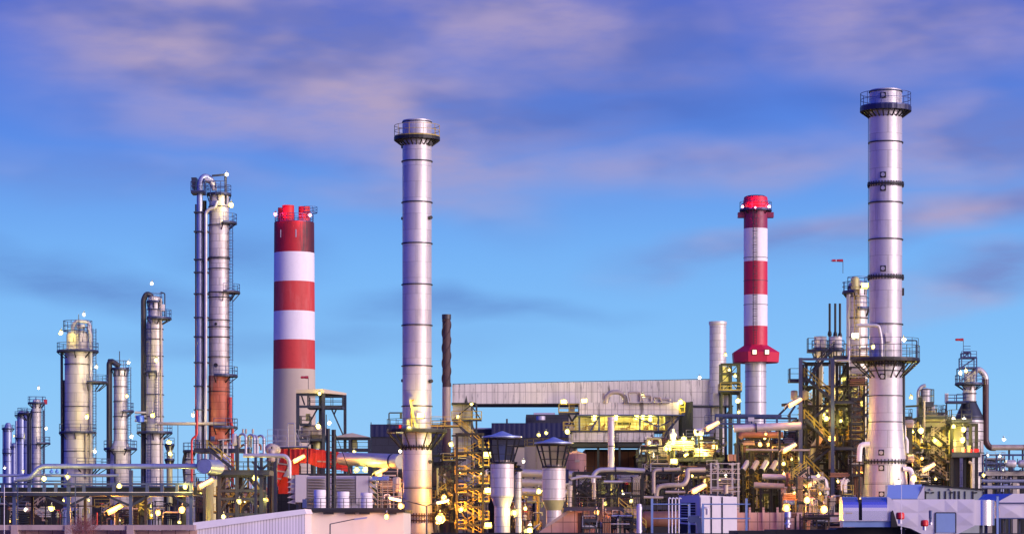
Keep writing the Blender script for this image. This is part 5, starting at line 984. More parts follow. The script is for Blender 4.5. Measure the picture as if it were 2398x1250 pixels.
for y, lab in ((993, 'upper pale horizontal drum peeping out right of the tallest silver stack'), (1073, 'lower pale horizontal drum peeping out right of the tallest silver stack')):
    t = T('horizontal_drum', lab, 'drum', 2130, 342); t.part('shell', MB().drum(t.L(2119, y, 0), t.L(2137, y, 0), 11.5*t.s, dome=.3), 'pipepale'); t.part('saddle', MB().box(-.3, .3, -.4, .4, 0, t.Z(y+11)), 'steelg'); mb = MB(); railing(mb, [t.L(2112, y+11, -1), t.L(2142, y+11, -1)], 1.2, .06); t.part('railing', mb, 'rail')
# far right rack
t = T('pipe_rack', 'concrete-topped pipe rack carrying two pale drums, at the foot of the brown pipe', 'pipe rack', 2360, 400)
t.part('deck', MB().box(t.X(2305), t.X(2440), -1, 5, t.Z(1113), t.Z(1103)), 'conc'); mb = MB(); railing(mb, [t.L(2305, 1103, -.9), t.L(2440, 1103, -.9)], 1.3, .08, post=2); t.part('railing', mb, 'railn')
for x in (2318, 2377): t.part('column_post', MB().box(t.X(x-5), t.X(x+5), 0, 1, 0, t.Z(1113)), 'conc')
beamframe(t, (2312, 2345, 2375, 2420), (1062, 1082), 1, 4, 'railn', .2, .2)
for y in (1125, 1140): t.part('pipe', MB().tube(t.L(2300, y, 0), t.L(2440, y, 0), .28), 'pipeblue')
for x0, x1, lab in ((2358, 2376, 'pale drum on the concrete-topped rack, nearer the brown pipe'), (2388, 2420, 'pale drum on the concrete-topped rack, cut off by the picture edge')):
    t = T('horizontal_drum', lab, 'drum', (x0+x1)/2, 398, py=1096); t.part('shell', MB().drum((-(x1-x0)/2*t.s, 0, .7), ((x1-x0)/2*t.s, 0, .7), 9*t.s, dome=.5), 'clad'); t.part('saddle', MB().box(-.2, .2, -.4, .4, -.5, .2), 'steel')
pipe('mottled brown and white pipe running off right behind the drums', [(2322, 1047, 0), (2362, 1047, 0), (2440, 1047, 0)], .45, 'rustlight', 415, supports=[(2363, 1047, 0), (2395, 1047, 0)])
# ================================================================ lower centre walls and stairs
t = T('retaining_wall', 'pale panelled wall with a sloping left shoulder under the dark deck', 'wall', 1400, 285); X, Z = t.X, t.Z
t.part('wall', MB().prism([(X(1262), 0), (X(1350), 0), (X(1350), Z(1196)), (X(1334), Z(1196)), (X(1280), Z(1232)), (X(1262), Z(1246))], 0, 5), 'orangewall')
t.part('wall', MB().box(X(1350)+.01, X(1498), .3, 5, 0, Z(1190)), 'orangewall')
t.part('coping', MB().bar((X(1279), -.1, Z(1231)), (X(1334), -.1, Z(1195)), .3), 'pipepale')
for x in (1366, 1372, 1398, 1424): t.part('pilaster', MB().box(X(x), X(x+5), .1, .29, 0, Z(1197)), 'pipepale')
for x in (1354, 1360, 1476): t.part('recess', MB().box(X(x), X(x+7), .2, .295, Z(1250), Z(1200)), 'rust')
t.part('deck', MB().box(X(1320), X(1458), -1.2, .0, Z(1195), Z(1189)), 'steel'); mb = MB(); railing(mb, [(X(1320), -1.1, Z(1189)), (X(1450), -1.1, Z(1189))], 1.15, .06, post=.8); t.part('railing', mb, 'rail')
flight(t, 1448, 1186, 1512, 1240, -1.2, rail='raily', w=.06, h=1.0); flight(t, 1462, 1232, 1500, 1262, -2.2, rail='raily', w=.06)
t.part('drain_pipe', MB().path([(X(1411), -1.4, Z(1168)), (X(1411), -1.4, Z(1207)), (X(1437), -1.4, Z(1209)), (X(1437), -1.4, Z(1255))], .07), 'pipepale'); t.part('drain_pipe', MB().path([(X(1417), -1.5, Z(1190)), (X(1417), -1.5, Z(1200)), (X(1443), -1.5, Z(1202)), (X(1443), -1.5, Z(1255))], .07), 'pipepale')
t = T('furnace_drum', 'rust-coloured horizontal drum behind the white stand pipes', 'drum', 1550, 290); t.part('shell', MB().drum(t.L(1510, 1215, 0), t.L(1592, 1215, 0), 19*t.s, n=24), 'piperust'); t.part('saddle', MB().box(-1, 1, -.5, .5, 0, t.Z(1232)), 'steeld')
t = T('retaining_wall', 'brick-red lit panel wall at the foot of the open stair tower', 'wall', 1860, 270); X, Z = t.X, t.Z
t.part('wall', MB().box(X(1722), X(2030), 0, 3, 0, Z(1199)), 'orangewall')
for x in (1724, 1753, 1785, 1818, 1850, 1900, 1950, 1990): t.part('pilaster', MB().box(X(x), X(x+5), -.25, -.003, 0, Z(1187 if x < 1820 else 1199)), 'orangewall')
for i, x in enumerate((1567, 1575, 1583, 1591)):
    t = T('stand_pipe', ('first', 'second', 'third', 'fourth')[i]+' of four thin hooked white stand pipes left of the container', 'pipe', x-1, 190, 'white stand pipes by the container'); t.part('pipe', MB().path([(0, 0, 0), (0, 0, t.Z(1166)), (.08, 0, t.Z(1164.5)), (.16, 0, t.Z(1167))], .045), 'white'); t.part('clip', MB().box(-.06, .06, .04, .1, t.Z(1201), t.Z(1199)), 'steel')
# white container
t = T('equipment_container', 'big pale lilac equipment container with tall doors and a black grille end', 'container', 1660, 210); X, Z = t.X, t.Z; S = t.s
t.part('body', MB().hexa([(X(1639), 0, 0), (X(1728), .8, 0), (X(1728), 3.5, 0), (X(1592), 1.4, 0), (X(1639), 0, Z(1158.5)), (X(1728), .8, Z(1162)), (X(1728), 3.5, Z(1162)), (X(1592), 1.4, Z(1158.5))]), 'lilacl')
fx = lambda x: (X(x), (x-1639)/89*.8)
for a, b in ((1641, 1664), (1668, 1690), (1694, 1726)):
    t.part('door', MB().hexa([(X(a), fx(a)[1]-.08, Z(1260)), (X(b), fx(b)[1]-.08, Z(1260)), (X(b), fx(b)[1]+.05, Z(1260)), (X(a), fx(a)[1]+.05, Z(1260)), (X(a), fx(a)[1]-.08, Z(1163)), (X(b), fx(b)[1]-.08, Z(1164)), (X(b), fx(b)[1]+.05, Z(1164)), (X(a), fx(a)[1]+.05, Z(1163))]), 'lilacl')
for x in (1666, 1692): t.part('door_post', MB().bar((X(x), fx(x)[1]-.1, 3), (X(x), fx(x)[1]-.1, Z(1162)), .08), 'steel')
sx = lambda x: 1.4-(x-1592)/47*1.4
g_ = t.part('grille', MB().hexa([(X(1597), sx(1597)-.06, Z(1221)), (X(1629), sx(1629)-.06, Z(1224)), (X(1629), sx(1629)+.05, Z(1224)), (X(1597), sx(1597)+.05, Z(1221)), (X(1597), sx(1597)-.06, Z(1176)), (X(1629), sx(1629)-.06, Z(1176)), (X(1629), sx(1629)+.05, Z(1176)), (X(1597), sx(1597)+.05, Z(1176))]), 'black')
for k in range(7): t.part('grille_slat', MB().bar((X(1596), sx(1596)-.1, Z(1180+k*6)), (X(1630), sx(1630)-.1, Z(1180+k*6.4)), .05), 'lilac', g_)
t.part('lower_door', MB().hexa([(X(1594), sx(1594)-.07, Z(1262)), (X(1629), sx(1629)-.07, Z(1262)), (X(1629), sx(1629)+.05, Z(1262)), (X(1594), sx(1594)+.05, Z(1262)), (X(1594), sx(1594)-.07, Z(1225)), (X(1629), sx(1629)-.07, Z(1228)), (X(1629), sx(1629)+.05, Z(1228)), (X(1594), sx(1594)+.05, Z(1225))]), 'black')
for i in range(6): t.part('roof_hatch', MB().box(X(1604+i*20), X(1618+i*20), .9, 1.6, Z(1159), Z(1155)), 'steel')
t.part('vent_pipe', MB().path([(X(1648), -.3, Z(1260)), (X(1648), -.3, Z(1190)), (X(1652), -.3, Z(1188)), (X(1656), -.3, Z(1190)), (X(1656), -.3, Z(1204))], .12), 'lilacl')
t = T('guard_rail', 'bright blue tubular guard rail in front of the pale container', 'railing', 1640, 140)
for x in (1527, 1614, 1646, 1748): t.part('post', MB().box(t.X(x-2.6), t.X(x+2.6), -.05, .07, 0, t.Z(1166 if x in (1527, 1748) else 1178)), 'bluep')
for a, b in ((1527, 1614), (1646, 1757)):
    for y in (1179.5, 1213): t.part('rail', MB().tube((t.X(a), 0, t.Z(y)), (t.X(b), 0, t.Z(y)), .032, n=8), 'bluep')
t.part('sloping_strut', MB().bar((t.X(1630), -.3, t.Z(1222)), (t.X(1642), -.3, t.Z(1262)), .12), 'bluep')
t = T('jib_head', 'dark blue jib head resting between the blue guard rails', 'machine', 1630, 139, py=1250)
t.part('head', MB().prism([(t.X(1610), t.Z(1218)), (t.X(1616), t.Z(1224)), (t.X(1630), t.Z(1222)), (t.X(1636), t.Z(1262)), (t.X(1644), t.Z(1262)), (t.X(1642), t.Z(1212)), (t.X(1636), t.Z(1206)), (t.X(1612), t.Z(1207))], -.2, .05), 'steelb'); t.part('eye', MB().tube((t.X(1638), -.2, t.Z(1210)), (t.X(1638), -.26, t.Z(1210)), .03), 'railp')
# ================================================================ near roof with ducts
t = T('near_roof', 'flat black roof edge nearest the camera', 'building', 2030, 118); X, Z = t.X, t.Z
t.part('roof', MB().box(X(1010), X(2500), 0, 6, 0, Z(1248)), 'black'); t.part('parapet', MB().box(X(1728), X(1818), -.1, 5, Z(1260), Z(1241.5)), 'black')
t.part('parapet', MB().box(X(1818), X(2210), -.12, 5.6, Z(1260), Z(1239)), 'black'); t.part('curb', MB().prism([(X(1956), Z(1239)), (X(2108), Z(1239)), (X(2108), Z(1231)), (X(1962), Z(1235))], -.1, 3), 'black')
t.part('box_end', MB().box(X(2160), X(2206), -.5, 1, Z(1262), Z(1229)), 'steeld'); t.part('edge_strip', MB().box(X(1010), X(1400), -.14, -.01, Z(1252), Z(1246)), 'steeld')
t = T('barrel_hood', 'half-round shiny duct hood split by a black gap on the near roof', 'duct', 2036, 116); X, Z = t.X, t.Z; S = t.s
def hood(x0, x1, y0=0.):
    mb = MB(); pr_ = []
    zb, zt = Z(1217), Z(1162); R0 = zt-Z(1195)
    for k in range(15):
        a = R(180-k*180/14)                        # arch in y,z
        pr_.append((y0+R0*1.15*(1-0)*(-math.cos(math.pi-a))+R0*1.15, Z(1195)+R0*math.sin(a)))
    ys = [p[0] for p in pr_]
    for i in range(14):
        (ya, za), (yb, zb_) = pr_[i], pr_[i+1]; mb.poly([(X(x0), ya, za), (X(x1), ya, za), (X(x1), yb, zb_), (X(x0), yb, zb_)], True)
    mb.poly([(X(x0), pr_[0][0], zb), (X(x1), pr_[0][0], zb), (X(x1), pr_[0][0], Z(1195)), (X(x0), pr_[0][0], Z(1195))])
    for x in (x0, x1): mb.poly([(X(x), pr_[0][0], zb)]+[(X(x), p[0], p[1]) for p in pr_]+[(X(x), pr_[-1][0], zb)])
    return mb
t.part('hood', hood(1974, 2011), 'ductshine'); t.part('hood', hood(2019, 2078), 'ductshine'); t.part('gap_core', MB().box(X(2010.5), X(2019.5), .15, .9, Z(1230), Z(1168)), 'black')
t.part('end_cheek', MB().prism([(X(2078)+.01, Z(1217)), (X(2096), Z(1217)), (X(2101), Z(1190)), (X(2094), Z(1172)), (X(2084), Z(1164)), (X(2078)+.01, Z(1162))], .1, 1.3), 'duct')
t.part('base_frame', MB().box(X(1975), X(2092), .1, 1.2, Z(1233), Z(1217)-.003), 'bluep'); t.part('base_strip', MB().box(X(1972), X(2096), .0, 1.3, Z(1219), Z(1217.2)), 'duct')
t.part('nameplate', MB().box(X(1981), X(1996), -.03, -.0, Z(1202), Z(1199)), 'pipepale'); t.part('fin', MB().prism([(X(2086), Z(1233)), (X(2102), Z(1233)), (X(2096), Z(1212)), (X(2090), Z(1194)), (X(2086), Z(1198))], -.15, .05), 'black')
t = T('air_duct', 'cross-creased galvanised air duct on the near roof with a round drum end', 'duct', 2200, 117); X, Z = t.X, t.Z
t.part('shell', MB().prism([(X(2094), Z(1228)), (X(2132), Z(1236)), (X(2160), Z(1250)), (X(2244), Z(1249)), (X(2282), Z(1230)), (X(2282), Z(1168)), (X(2092), Z(1168))], 0, 2), 'duct')
mb = MB()
def crease(x0, x1, y0, y1, h=.02):                    # raised four-sided crease like folded sheet
    c = ((X(x0)+X(x1))/2, -h, (Z(y0)+Z(y1))/2); q = [(X(x0), -.004, Z(y1)), (X(x1), -.004, Z(y1)), (X(x1), -.004, Z(y0)), (X(x0), -.004, Z(y0))]; m = MB()
    for i in range(4): m.poly([q[i], q[(i+1) % 4], c])
    return m
for a in ((2092, 2150, 1169, 1199), (2150, 2212, 1169, 1199), (2212, 2242, 1169, 1199), (2242, 2281, 1169, 1199), (2240, 2281, 1200, 1229), (2112, 2150, 1200, 1232), (2150, 2188, 1200, 1240)): t.part('creased_panel', crease(*a), 'duct')
t.part('blue_door', MB().box(X(2192), X(2236), -.06, -.005, Z(1246), Z(1201)), 'bluep'); t.part('door_frame', MB().path([(X(2190), -.05, Z(1248)), (X(2190), -.05, Z(1199.5)), (X(2238), -.05, Z(1199.5)), (X(2238), -.05, Z(1248))], .025), 'steel')
t.part('drum_end', MB().lathe([(.02, Z(1229)), (28*t.s, Z(1229)), (28*t.s, Z(1170)), (.02, Z(1169))], 40, c=(X(2307), .7, 0)), 'ductshine'); t.part('drum_join', MB().box(X(2281), X(2300), .2, 1.2, Z(1229), Z(1169.5)), 'duct')
t.part('leg', MB().box(X(2300), X(2306), .5, .7, 0, Z(1229)), 'steel'); t.part('leg', MB().box(X(2120), X(2126), .8, 1., 0, Z(1230)), 'steel')
for x, y, r_, lab in ((2108, 1207, 10, 'barrel-shaped red lamp body beside the half-round hood'), (2165, 1224, 9, 'round red lamp body low against the creased air duct')):
    t = T('beacon', lab, 'beacon', x, 115, py=y); t.part('body', MB().lathe([(r_*.8*t.s, -r_*.8*t.s), (r_*t.s, -r_*.5*t.s), (r_*t.s, r_*.5*t.s), (r_*.8*t.s, r_*.8*t.s), (.01, r_*.85*t.s)], 24), 'signred'); t.part('foot', MB().tube((0, 0, -r_*1.8*t.s), (0, 0, -r_*.8*t.s), r_*.5*t.s), 'duct')
t = T('vent_cowl', 'squat blue vent cowl on the near roof, right of the pale container', 'vent', 1845, 117, py=1234); S = t.s
t.part('cowl', MB().lathe([(5*S, 0), (5*S, 6*S), (7.5*S, 7*S), (7.5*S, 10*S), (5*S, 12*S), (5*S, 18*S), (7.5*S, 24*S), (7.5*S, 34*S), (6.5*S, 37*S), (.01, 37.5*S)], 24), 'duct')
t = T('pipe_stub', 'dark blue bollard-like pipe stub in front of the creased duct', 'pipe', 2179, 116, py=1228); t.part('stub', MB().lathe([(3.2*t.s, 0), (3.2*t.s, 14*t.s), (4*t.s, 16*t.s), (4*t.s, 34*t.s), (.01, 34*t.s)], 18), 'steelb')
t.part('collar', MB().lathe([(3.4*t.s, 1*t.s), (4.4*t.s, 1*t.s), (4.4*t.s, 6*t.s), (3.4*t.s, 6*t.s)], 18), 'duct')
t = T('air_duct', 'second creased air duct with a sloping blue top, behind the blue post', 'duct', 2370, 122); X, Z = t.X, t.Z
t.part('shell', MB().prism([(X(2340), Z(1213)), (X(2450), Z(1213)), (X(2450), Z(1155)), (X(2372), Z(1155)), (X(2340), Z(1172))], 0, 2), 'duct'); t.part('sloped_top', MB().hexa([(X(2306), 1, Z(1170)), (X(2340), 0, Z(1172)), (X(2340), 2, Z(1172)), (X(2306), 2, Z(1170)), (X(2322), 1, Z(1155)), (X(2370), 0, Z(1155)), (X(2370), 2, Z(1155)), (X(2322), 2, Z(1155))]), 'bluep')
t.part('creased_panel', (lambda m: ([m.poly(p) for p in [[(X(2341), -.004, Z(1212)), (X(2394), -.004, Z(1212)), (X(2367), -.03, Z(1195))], [(X(2394), -.004, Z(1212)), (X(2394), -.004, Z(1180)), (X(2367), -.03, Z(1195))], [(X(2394), -.004, Z(1180)), (X(2341), -.004, Z(1180)), (X(2367), -.03, Z(1195))], [(X(2341), -.004, Z(1180)), (X(2341), -.004, Z(1212)), (X(2367), -.03, Z(1195))]]], m)[1])(MB()), 'duct')
for x in (2356, 2391): t.part('leg', MB().box(X(x-2), X(x+2), .3, .5, 0, Z(1213)), 'steel')
for y in (1177, 1213): t.part('edge_rail', MB().tube((X(2336), -.15, Z(y)), (X(2450), -.15, Z(y)), .03), 'steelb')
t = T('blue_post', 'slim blue post between the two creased air ducts', 'post', 2336, 116); t.part('post', MB().box(-.045, .045, -.04, .05, 0, t.Z(1161)), 'bluep'); t.part('cap', MB().box(-.055, .055, -.05, .06, t.Z(1161)+.002, t.Z(1160)), 'steel')
t = T('duct_cover', 'slanted bright blue sheet-metal cover in front of the tallest silver stack foot', 'duct', 2122, 130); X, Z = t.X, t.Z
t.part('cover', MB().hexa([(X(2076), 0, Z(1167)), (X(2148), 0, Z(1167)), (X(2170), 2.5, Z(1167)), (X(2090), 2.5, Z(1167)), (X(2083), .5, Z(1134)), (X(2163), .5, Z(1133)), (X(2166), 2.5, Z(1133)), (X(2090), 2.5, Z(1134))]), 'bluep'); t.part('body', MB().box(X(2096), X(2166), .6, 2.4, 0, Z(1168)), 'duct')
t.part('gusset', MB().prism([(X(2148)+.01, Z(1167)), (X(2166), Z(1167)), (X(2166), Z(1136))], .2, .5), 'duct')
t = T('panel_enclosure', 'long grey-green panelled enclosure with dark top edge behind the creased duct', 'enclosure', 2235, 135); X, Z = t.X, t.Z
t.part('wall', MB().prism([(X(2166), 0), (X(2305), 0), (X(2305), Z(1147)), (X(2166), Z(1136))], 0, 2), 'green'); t.part('top_edge', MB().prism([(X(2166), Z(1136.3)), (X(2306), Z(1147.3)), (X(2306), Z(1144)), (X(2166), Z(1133))], -.1, 2.1), 'black')
for i, x in enumerate((2167, 2200, 2214, 2226, 2236, 2246, 2260, 2278, 2304)): t.part('panel_joint', MB().box(X(x)-.035 if i not in (3, 6) else X(x)-.02, X(x)+.035 if i not in (3, 6) else X(x)+.02, -.05, -.004, Z(1200), Z(1149)), 'black')
for x in (2181, 2226, 2292): t.part('handle', MB().box(X(x-3), X(x+3), -.1, -.006, Z(1147), Z(1143)), 'pipepale')
for x in (2172, 2184, 2228, 2285): t.part('hinge', MB().box(X(x-3), X(x+3), -.08, -.006, Z(1154), Z(1151)), 'black')
t = T('lightning_rod', 'hair-thin pale rod rising from the near roof across the ducts', 'rod', 2111, 114); t.part('rod', MB().tube((0, 0, 0), (0, 0, t.Z(1136)), .012), 'white'); t.part('tip', MB().tube((0, 0, t.Z(1136)), (0, 0, t.Z(1133)), .007), 'white')
t = T('lightning_rod', 'hair-thin pale rod in front of the pipe rack', 'rod', 10, 150); t.part('rod', MB().tube((0, 0, 0), (0, 0, t.Z(1139)), .02), 'white'); t.part('tip', MB().tube((0, 0, t.Z(1139)), (0, 0, t.Z(1134)), .01), 'white')
# ================================================================ street lamps, windsocks, bush
t = T('street_lamp', 'unlit single-armed street lamp in front of the smooth warm wall', 'lamp', 773, 90); X, Z = t.X, t.Z
t.part('pole', MB().tube((0, 0, 0), (0, 0, Z(1226)), .022), 'steel'); t.part('arm', MB().tube((0, 0, Z(1226)), (X(832), 0, Z(1214)), .016), 'steel'); t.part('head', MB().hexa([(X(829), -.07, Z(1217)), (X(858), -.08, Z(1213)), (X(858), .08, Z(1213)), (X(829), .07, Z(1217)), (X(831), -.05, Z(1213)), (X(861), -.06, Z(1209)), (X(861), .06, Z(1209)), (X(831), .05, Z(1213))]), 'lilac')
t = T('street_lamp', 'double-armed street lamp with two glowing orange heads before the slim silver stack', 'lamp', 999, 170); X, Z = t.X, t.Z
t.part('pole', MB().tube((0, 0, 0), (0, 0, Z(1184)), .06), 'steel')
for sx_, x1, y1, tl in ((-1, 936, 1168, 1), (1, 1026, 1174, -1)):
    a_ = t.part('arm', MB().tube((0, 0, Z(1184)), (X(x1), 0, Z(y1)), .035), 'steel')
    h_ = t.part('head', MB().hexa([(X(x1-sx_*6), -.16, Z(y1+3)), (X(x1+sx_*26), -.18, Z(y1-3.5)), (X(x1+sx_*26), .18, Z(y1-3.5)), (X(x1-sx_*6), .16, Z(y1+3)), (X(x1-sx_*4), -.12, Z(y1-1)), (X(x1+sx_*25), -.12, Z(y1-8)), (X(x1+sx_*25), .12, Z(y1-8)), (X(x1-sx_*4), .12, Z(y1-1))]), 'lilac')
    t.part('lens', MB().hexa([(X(x1-sx_*2), -.17, Z(y1+6)), (X(x1+sx_*24), -.17, Z(y1)), (X(x1+sx_*24), .17, Z(y1)), (X(x1-sx_*2), .17, Z(y1+6)), (X(x1-sx_*4), -.2, Z(y1+1)), (X(x1+sx_*26), -.2, Z(y1-5)), (X(x1+sx_*26), .12, Z(y1-5)), (X(x1-sx_*4), .12, Z(y1+1))]), 'e_sodx', h_)
    l = bpy.data.lights.new('lamp_light', 'POINT'); l.energy = 500; l.color = (1, .42, .09); l.shadow_soft_size = .2; lo = bpy.data.objects.new('lamp_light', l); SC.collection.objects.link(lo); lo.parent = t.o; lo.location = (X(x1+sx_*12), -.3, Z(y1+10))
for px, py, D, L_, lab, base, sg in ((722, 883, 420, 18, 'small red windsock above the tall canopy frame', 914, -1), (1974, 610, 420, 28, 'larger red and white windsock high left of the tallest silver stack', 640, -1), (2256, 795, 420, 19, 'small dark windsock on a mast over the conical-shouldered column', 828, -1)):
    t = T('windsock', lab, 'windsock', px, D, py=base); S = t.s; z = t.Z(py)
    t.part('pole', MB().tube((0, 0, 0), (0, 0, z), .045), 'rail'); m_ = MB().lathe([(3.4*S, 0), (3.2*S, -L_*.33*S), (2.6*S, -L_*.55*S), (2.9*S, -L_*.6*S), (2.9*S, -L_*.9*S), (1.4*S, -L_*S)], 14, c=(0, 0, z), axis='x', mis=[0, 0, 1, 0, 1])
    t.part('sock', m_, ['sock', 'sockw' if base == 640 else 'sock'])
random.seed(5)
t = T('bare_bush', 'reddish bare-twigged bush in front of the pinkish plinth', 'bush', 196, 225)
t.part('stem', MB().tube((0, 0, 0), (0, 0, t.Z(1252)), .12), 'bark'); mb = MB()
for i in range(260):
    a = random.uniform(0, 6.28); x0 = random.gauss(0, 16); y0 = random.uniform(1222, 1256); p = Vector(t.L(196+x0, y0, random.uniform(-1, 1))); d = Vector((math.cos(a)*.5+x0*.02, random.uniform(-.4, .4), random.uniform(.3, 1.1))).normalized()*random.uniform(.4, 1.2)*(1.2-abs(x0)/45)
    mb.tube(p, p+d, .02, .006, n=3, caps=False)
t.part('twigs', mb, 'twig')
# ================================================================ pipework clutter: every run a thing of its own
ANCH = {'rack': 'beneath the pipe rack', 'brace': 'in the braced platform', 'filter': 'beside the filter house', 'stairs': 'behind the zigzag stairs', 'vents': 'between the hooded vents', 'frame': 'in the dark frame',
        'deck': 'on the valve deck', 'under': 'under the valve deck', 'furn': 'by the furnace wall', 'tower': 'inside the stair tower', 'foot': 'at the stair foot', 'right': 'in the yellow-lit frame', 'far': 'under the far rack', 'pale': 'before the shouldered wall', 'brick': 'before the brick-red wall'}
def clutter(zone, x0, x1, y0, y1, D0, D1, n, mats, seed, rr=(.05, .2), ground=True):
    rnd = random.Random(seed); made = []
    cname = {'pipe': 'silver', 'pipepale': 'cream', 'pipedark': 'black', 'piperust': 'rusty', 'pipeblue': 'blue-grey', 'pipered': 'red', 'white': 'white', 'yellow_lag_lit': 'yellowish', 'raily': 'yellow', 'lilac': 'lilac', 'rustlight': 'mottled', 'bluegas': 'bright blue', 'steelg': 'dark green', 'steeld': 'black'}
    for i in range(n):
        D = rnd.uniform(D0, D1); x = rnd.uniform(x0+3, x1-3); y = rnd.uniform(y0+2, y1-4); m_ = rnd.choice(mats); r = rnd.uniform(*rr)*(1 if rnd.random() < .7 else .55); k = rnd.random(); th = 'fat' if r > .19 else ('thin' if r < .09 else 'medium')
        h = max(8, y1-y)
        if k < .26:                                   # level run with dropped ends
            w = rnd.uniform(18, 55); xa, xb = max(x0, x-w/2), min(x1, x+w/2); dr = rnd.uniform(5, 22); up = rnd.random() < .3
            pts = [(xa, y+dr, 0), (xa, y, 0), (xb, y, 0), (xb, y+(-dr if up else dr), 0)]; shape = 'stepped pipe' if up else 'arched pipe'; sup = [(xa, y+dr, 0)]
        elif k < .5:                                  # riser with a hook
            w = rnd.uniform(5, 16)*rnd.choice((-1, 1)); pts = [(x, y1, 0), (x, y, 0), (min(x1, max(x0, x+w)), y, 0), (min(x1, max(x0, x+w)), y+rnd.uniform(5, 14), 0)]; shape = 'hooked pipe'; sup = [(x, y1, 0)]
        elif k < .62: pts = [(x, y1+5, 0), (x, y, 0)]; shape = 'upright pipe'; sup = [(x, y1+4, 0)]
        elif k < .7:
            w = rnd.uniform(12, 26); pts = [(x-w/2, y+w*.4, 0), (x+w/2, y-w*.3, 0)]; shape = 'slanting pipe'; sup = [(x, y+w*.05, 0)]
        elif k < .84:                                 # valve with handwheel
            t = T('gate_valve', f'{cname[m_]} valve with handwheel {ANCH[zone]}', 'valve', x, D); z = t.Z(y); q = rnd.uniform(.16, .32); made.append(t)
            t.part('body', MB().lathe([(q*.5, z-q*2), (q, z-q*1.6), (q*.5, z-q*.8), (q*1.0, z-q*.4), (q*.7, z+q*.2), (q*.15, z+q*.5), (q*.15, z+q*1.6)], 12), m_); t.part('handwheel', MB().lathe([(q*.9, z+q*1.5), (q*1.15, z+q*1.45), (q*1.15, z+q*1.7), (q*.9, z+q*1.6)], 14), rnd.choice(('signred', 'steeld', 'raily'))); t.part('stem', MB().tube((0, 0, 0), (0, 0, z-q*2), q*.4), 'steeld'); continue
        elif k < .93:                                 # small vessel
            q = rnd.uniform(.35, .75); t = T('small_vessel', f'small upright {cname[m_]} vessel {ANCH[zone]}', 'vessel', x, D); made.append(t); z = t.Z(y)
            t.part('shell', MB().drum((0, 0, z-q*3), (0, 0, z), q, n=14), m_); t.part('nozzle', MB().tube((0, 0, z), (0, 0, z+q), .09), 'steeld'); t.part('skirt', MB().tube((0, 0, 0), (0, 0, z-q*3), q*.6), 'steeld'); t.part('side_line', MB().path([(q, -.2, z-q), (q+.35, -.2, z-q), (q+.35, -.2, z-q*3.6)], .06), 'pipepale'); continue
        else:                                         # small railed cabinet
            t = T('junction_box', f'{cname[m_]} junction box {ANCH[zone]}', 'box', x, D); made.append(t); z = t.Z(y); q = rnd.uniform(.3, .6); t.part('box', MB().box(-q, q, -.2, .2, z-q*1.5, z), m_); t.part('post', MB().bar((0, 0, 0), (0, 0, z-q*1.5), .12), 'steeld'); t.part('hood', MB().box(-q-.05, q+.05, -.3, .25, z+.003, z+.06), 'steeld'); continue
        hi = 'high' if y < (y0+y1)/2 else 'low'
        t = pipe(f'{th} {cname[m_]} {shape} {hi} {ANCH[zone]}', pts, r, m_, D, supports=sup if ground else (), flanges=[((pts[0][0]+pts[1][0])/2, (pts[0][1]+pts[1][1])/2, 0)] if rnd.random() < .6 else ())
        made.append(t)
    return made
NUMW = {3: 'three', 4: 'four', 5: 'five', 6: 'six', 7: 'seven', 2: 'two'}
def bundles(zone, x0, x1, y0, y1, D0, D1, n, mats, seed):
    rnd = random.Random(seed+100); cn = {'pipe': 'silver', 'pipepale': 'cream', 'pipedark': 'black', 'piperust': 'rusty', 'pipeblue': 'blue-grey', 'pipered': 'red', 'white': 'white', 'yellow_lag_lit': 'yellowish', 'rustlight': 'mottled', 'steelg': 'dark green', 'steeld': 'black', 'steelb': 'blue'}
    for i in range(n):
        D = rnd.uniform(D0, D1); m_ = rnd.choice(mats); k = rnd.randint(3, 6); x = rnd.uniform(x0+8, x1-8); y = rnd.uniform(y0, y1-12)
        if rnd.random() < .55:
            w = min(rnd.uniform(20, 70), x1-x0); xa = max(x0, x-w/2); xb = min(x1, xa+w); sp_ = rnd.uniform(2.6, 5.5)
            t = T('pipe_bundle', f'{NUMW[k]} level {cn[m_]} pipes stacked on posts {ANCH[zone]}', 'pipe bundle', (xa+xb)/2, D)
            for q in range(k): t.part('pipe', MB().path([t.L(xa+rnd.uniform(0, 6), y+q*sp_, 0), t.L(xb-rnd.uniform(0, 6), y+q*sp_, 0)], rnd.uniform(.045, .13), n=8), m_ if q else rnd.choice(mats))
            for xx in (xa+4, xb-4): t.part('post', MB().bar((t.X(xx), .2, 0), (t.X(xx), .2, t.Z(y-2)), .16), 'steeld')
        else:
            sp_ = rnd.uniform(2.4, 4.5); h = min(rnd.uniform(18, 60), y1-y); xb = x+sp_*(k-1)
            t = T('pipe_bundle', f'{NUMW[k]} upright {cn[m_]} pipes side by side {ANCH[zone]}', 'pipe bundle', x, D)
            for q in range(k):
                o_ = rnd.uniform(0, 6); r = rnd.uniform(.045, .11)
                t.part('pipe', MB().path([(t.X(x+q*sp_), 0, 0), t.L(x+q*sp_, y+o_, 0), t.L(x+q*sp_+rnd.choice((-3, 3, 6)), y+o_-1.5, .3), t.L(x+q*sp_+rnd.choice((-5, 8)), y+o_+4, .5)], r, n=8), m_ if q else rnd.choice(mats))
            t.part('clamp_bar', MB().bar(t.L(x-2, y+h*.6, -.1), t.L(xb+2, y+h*.6, -.1), .1), 'steeld')
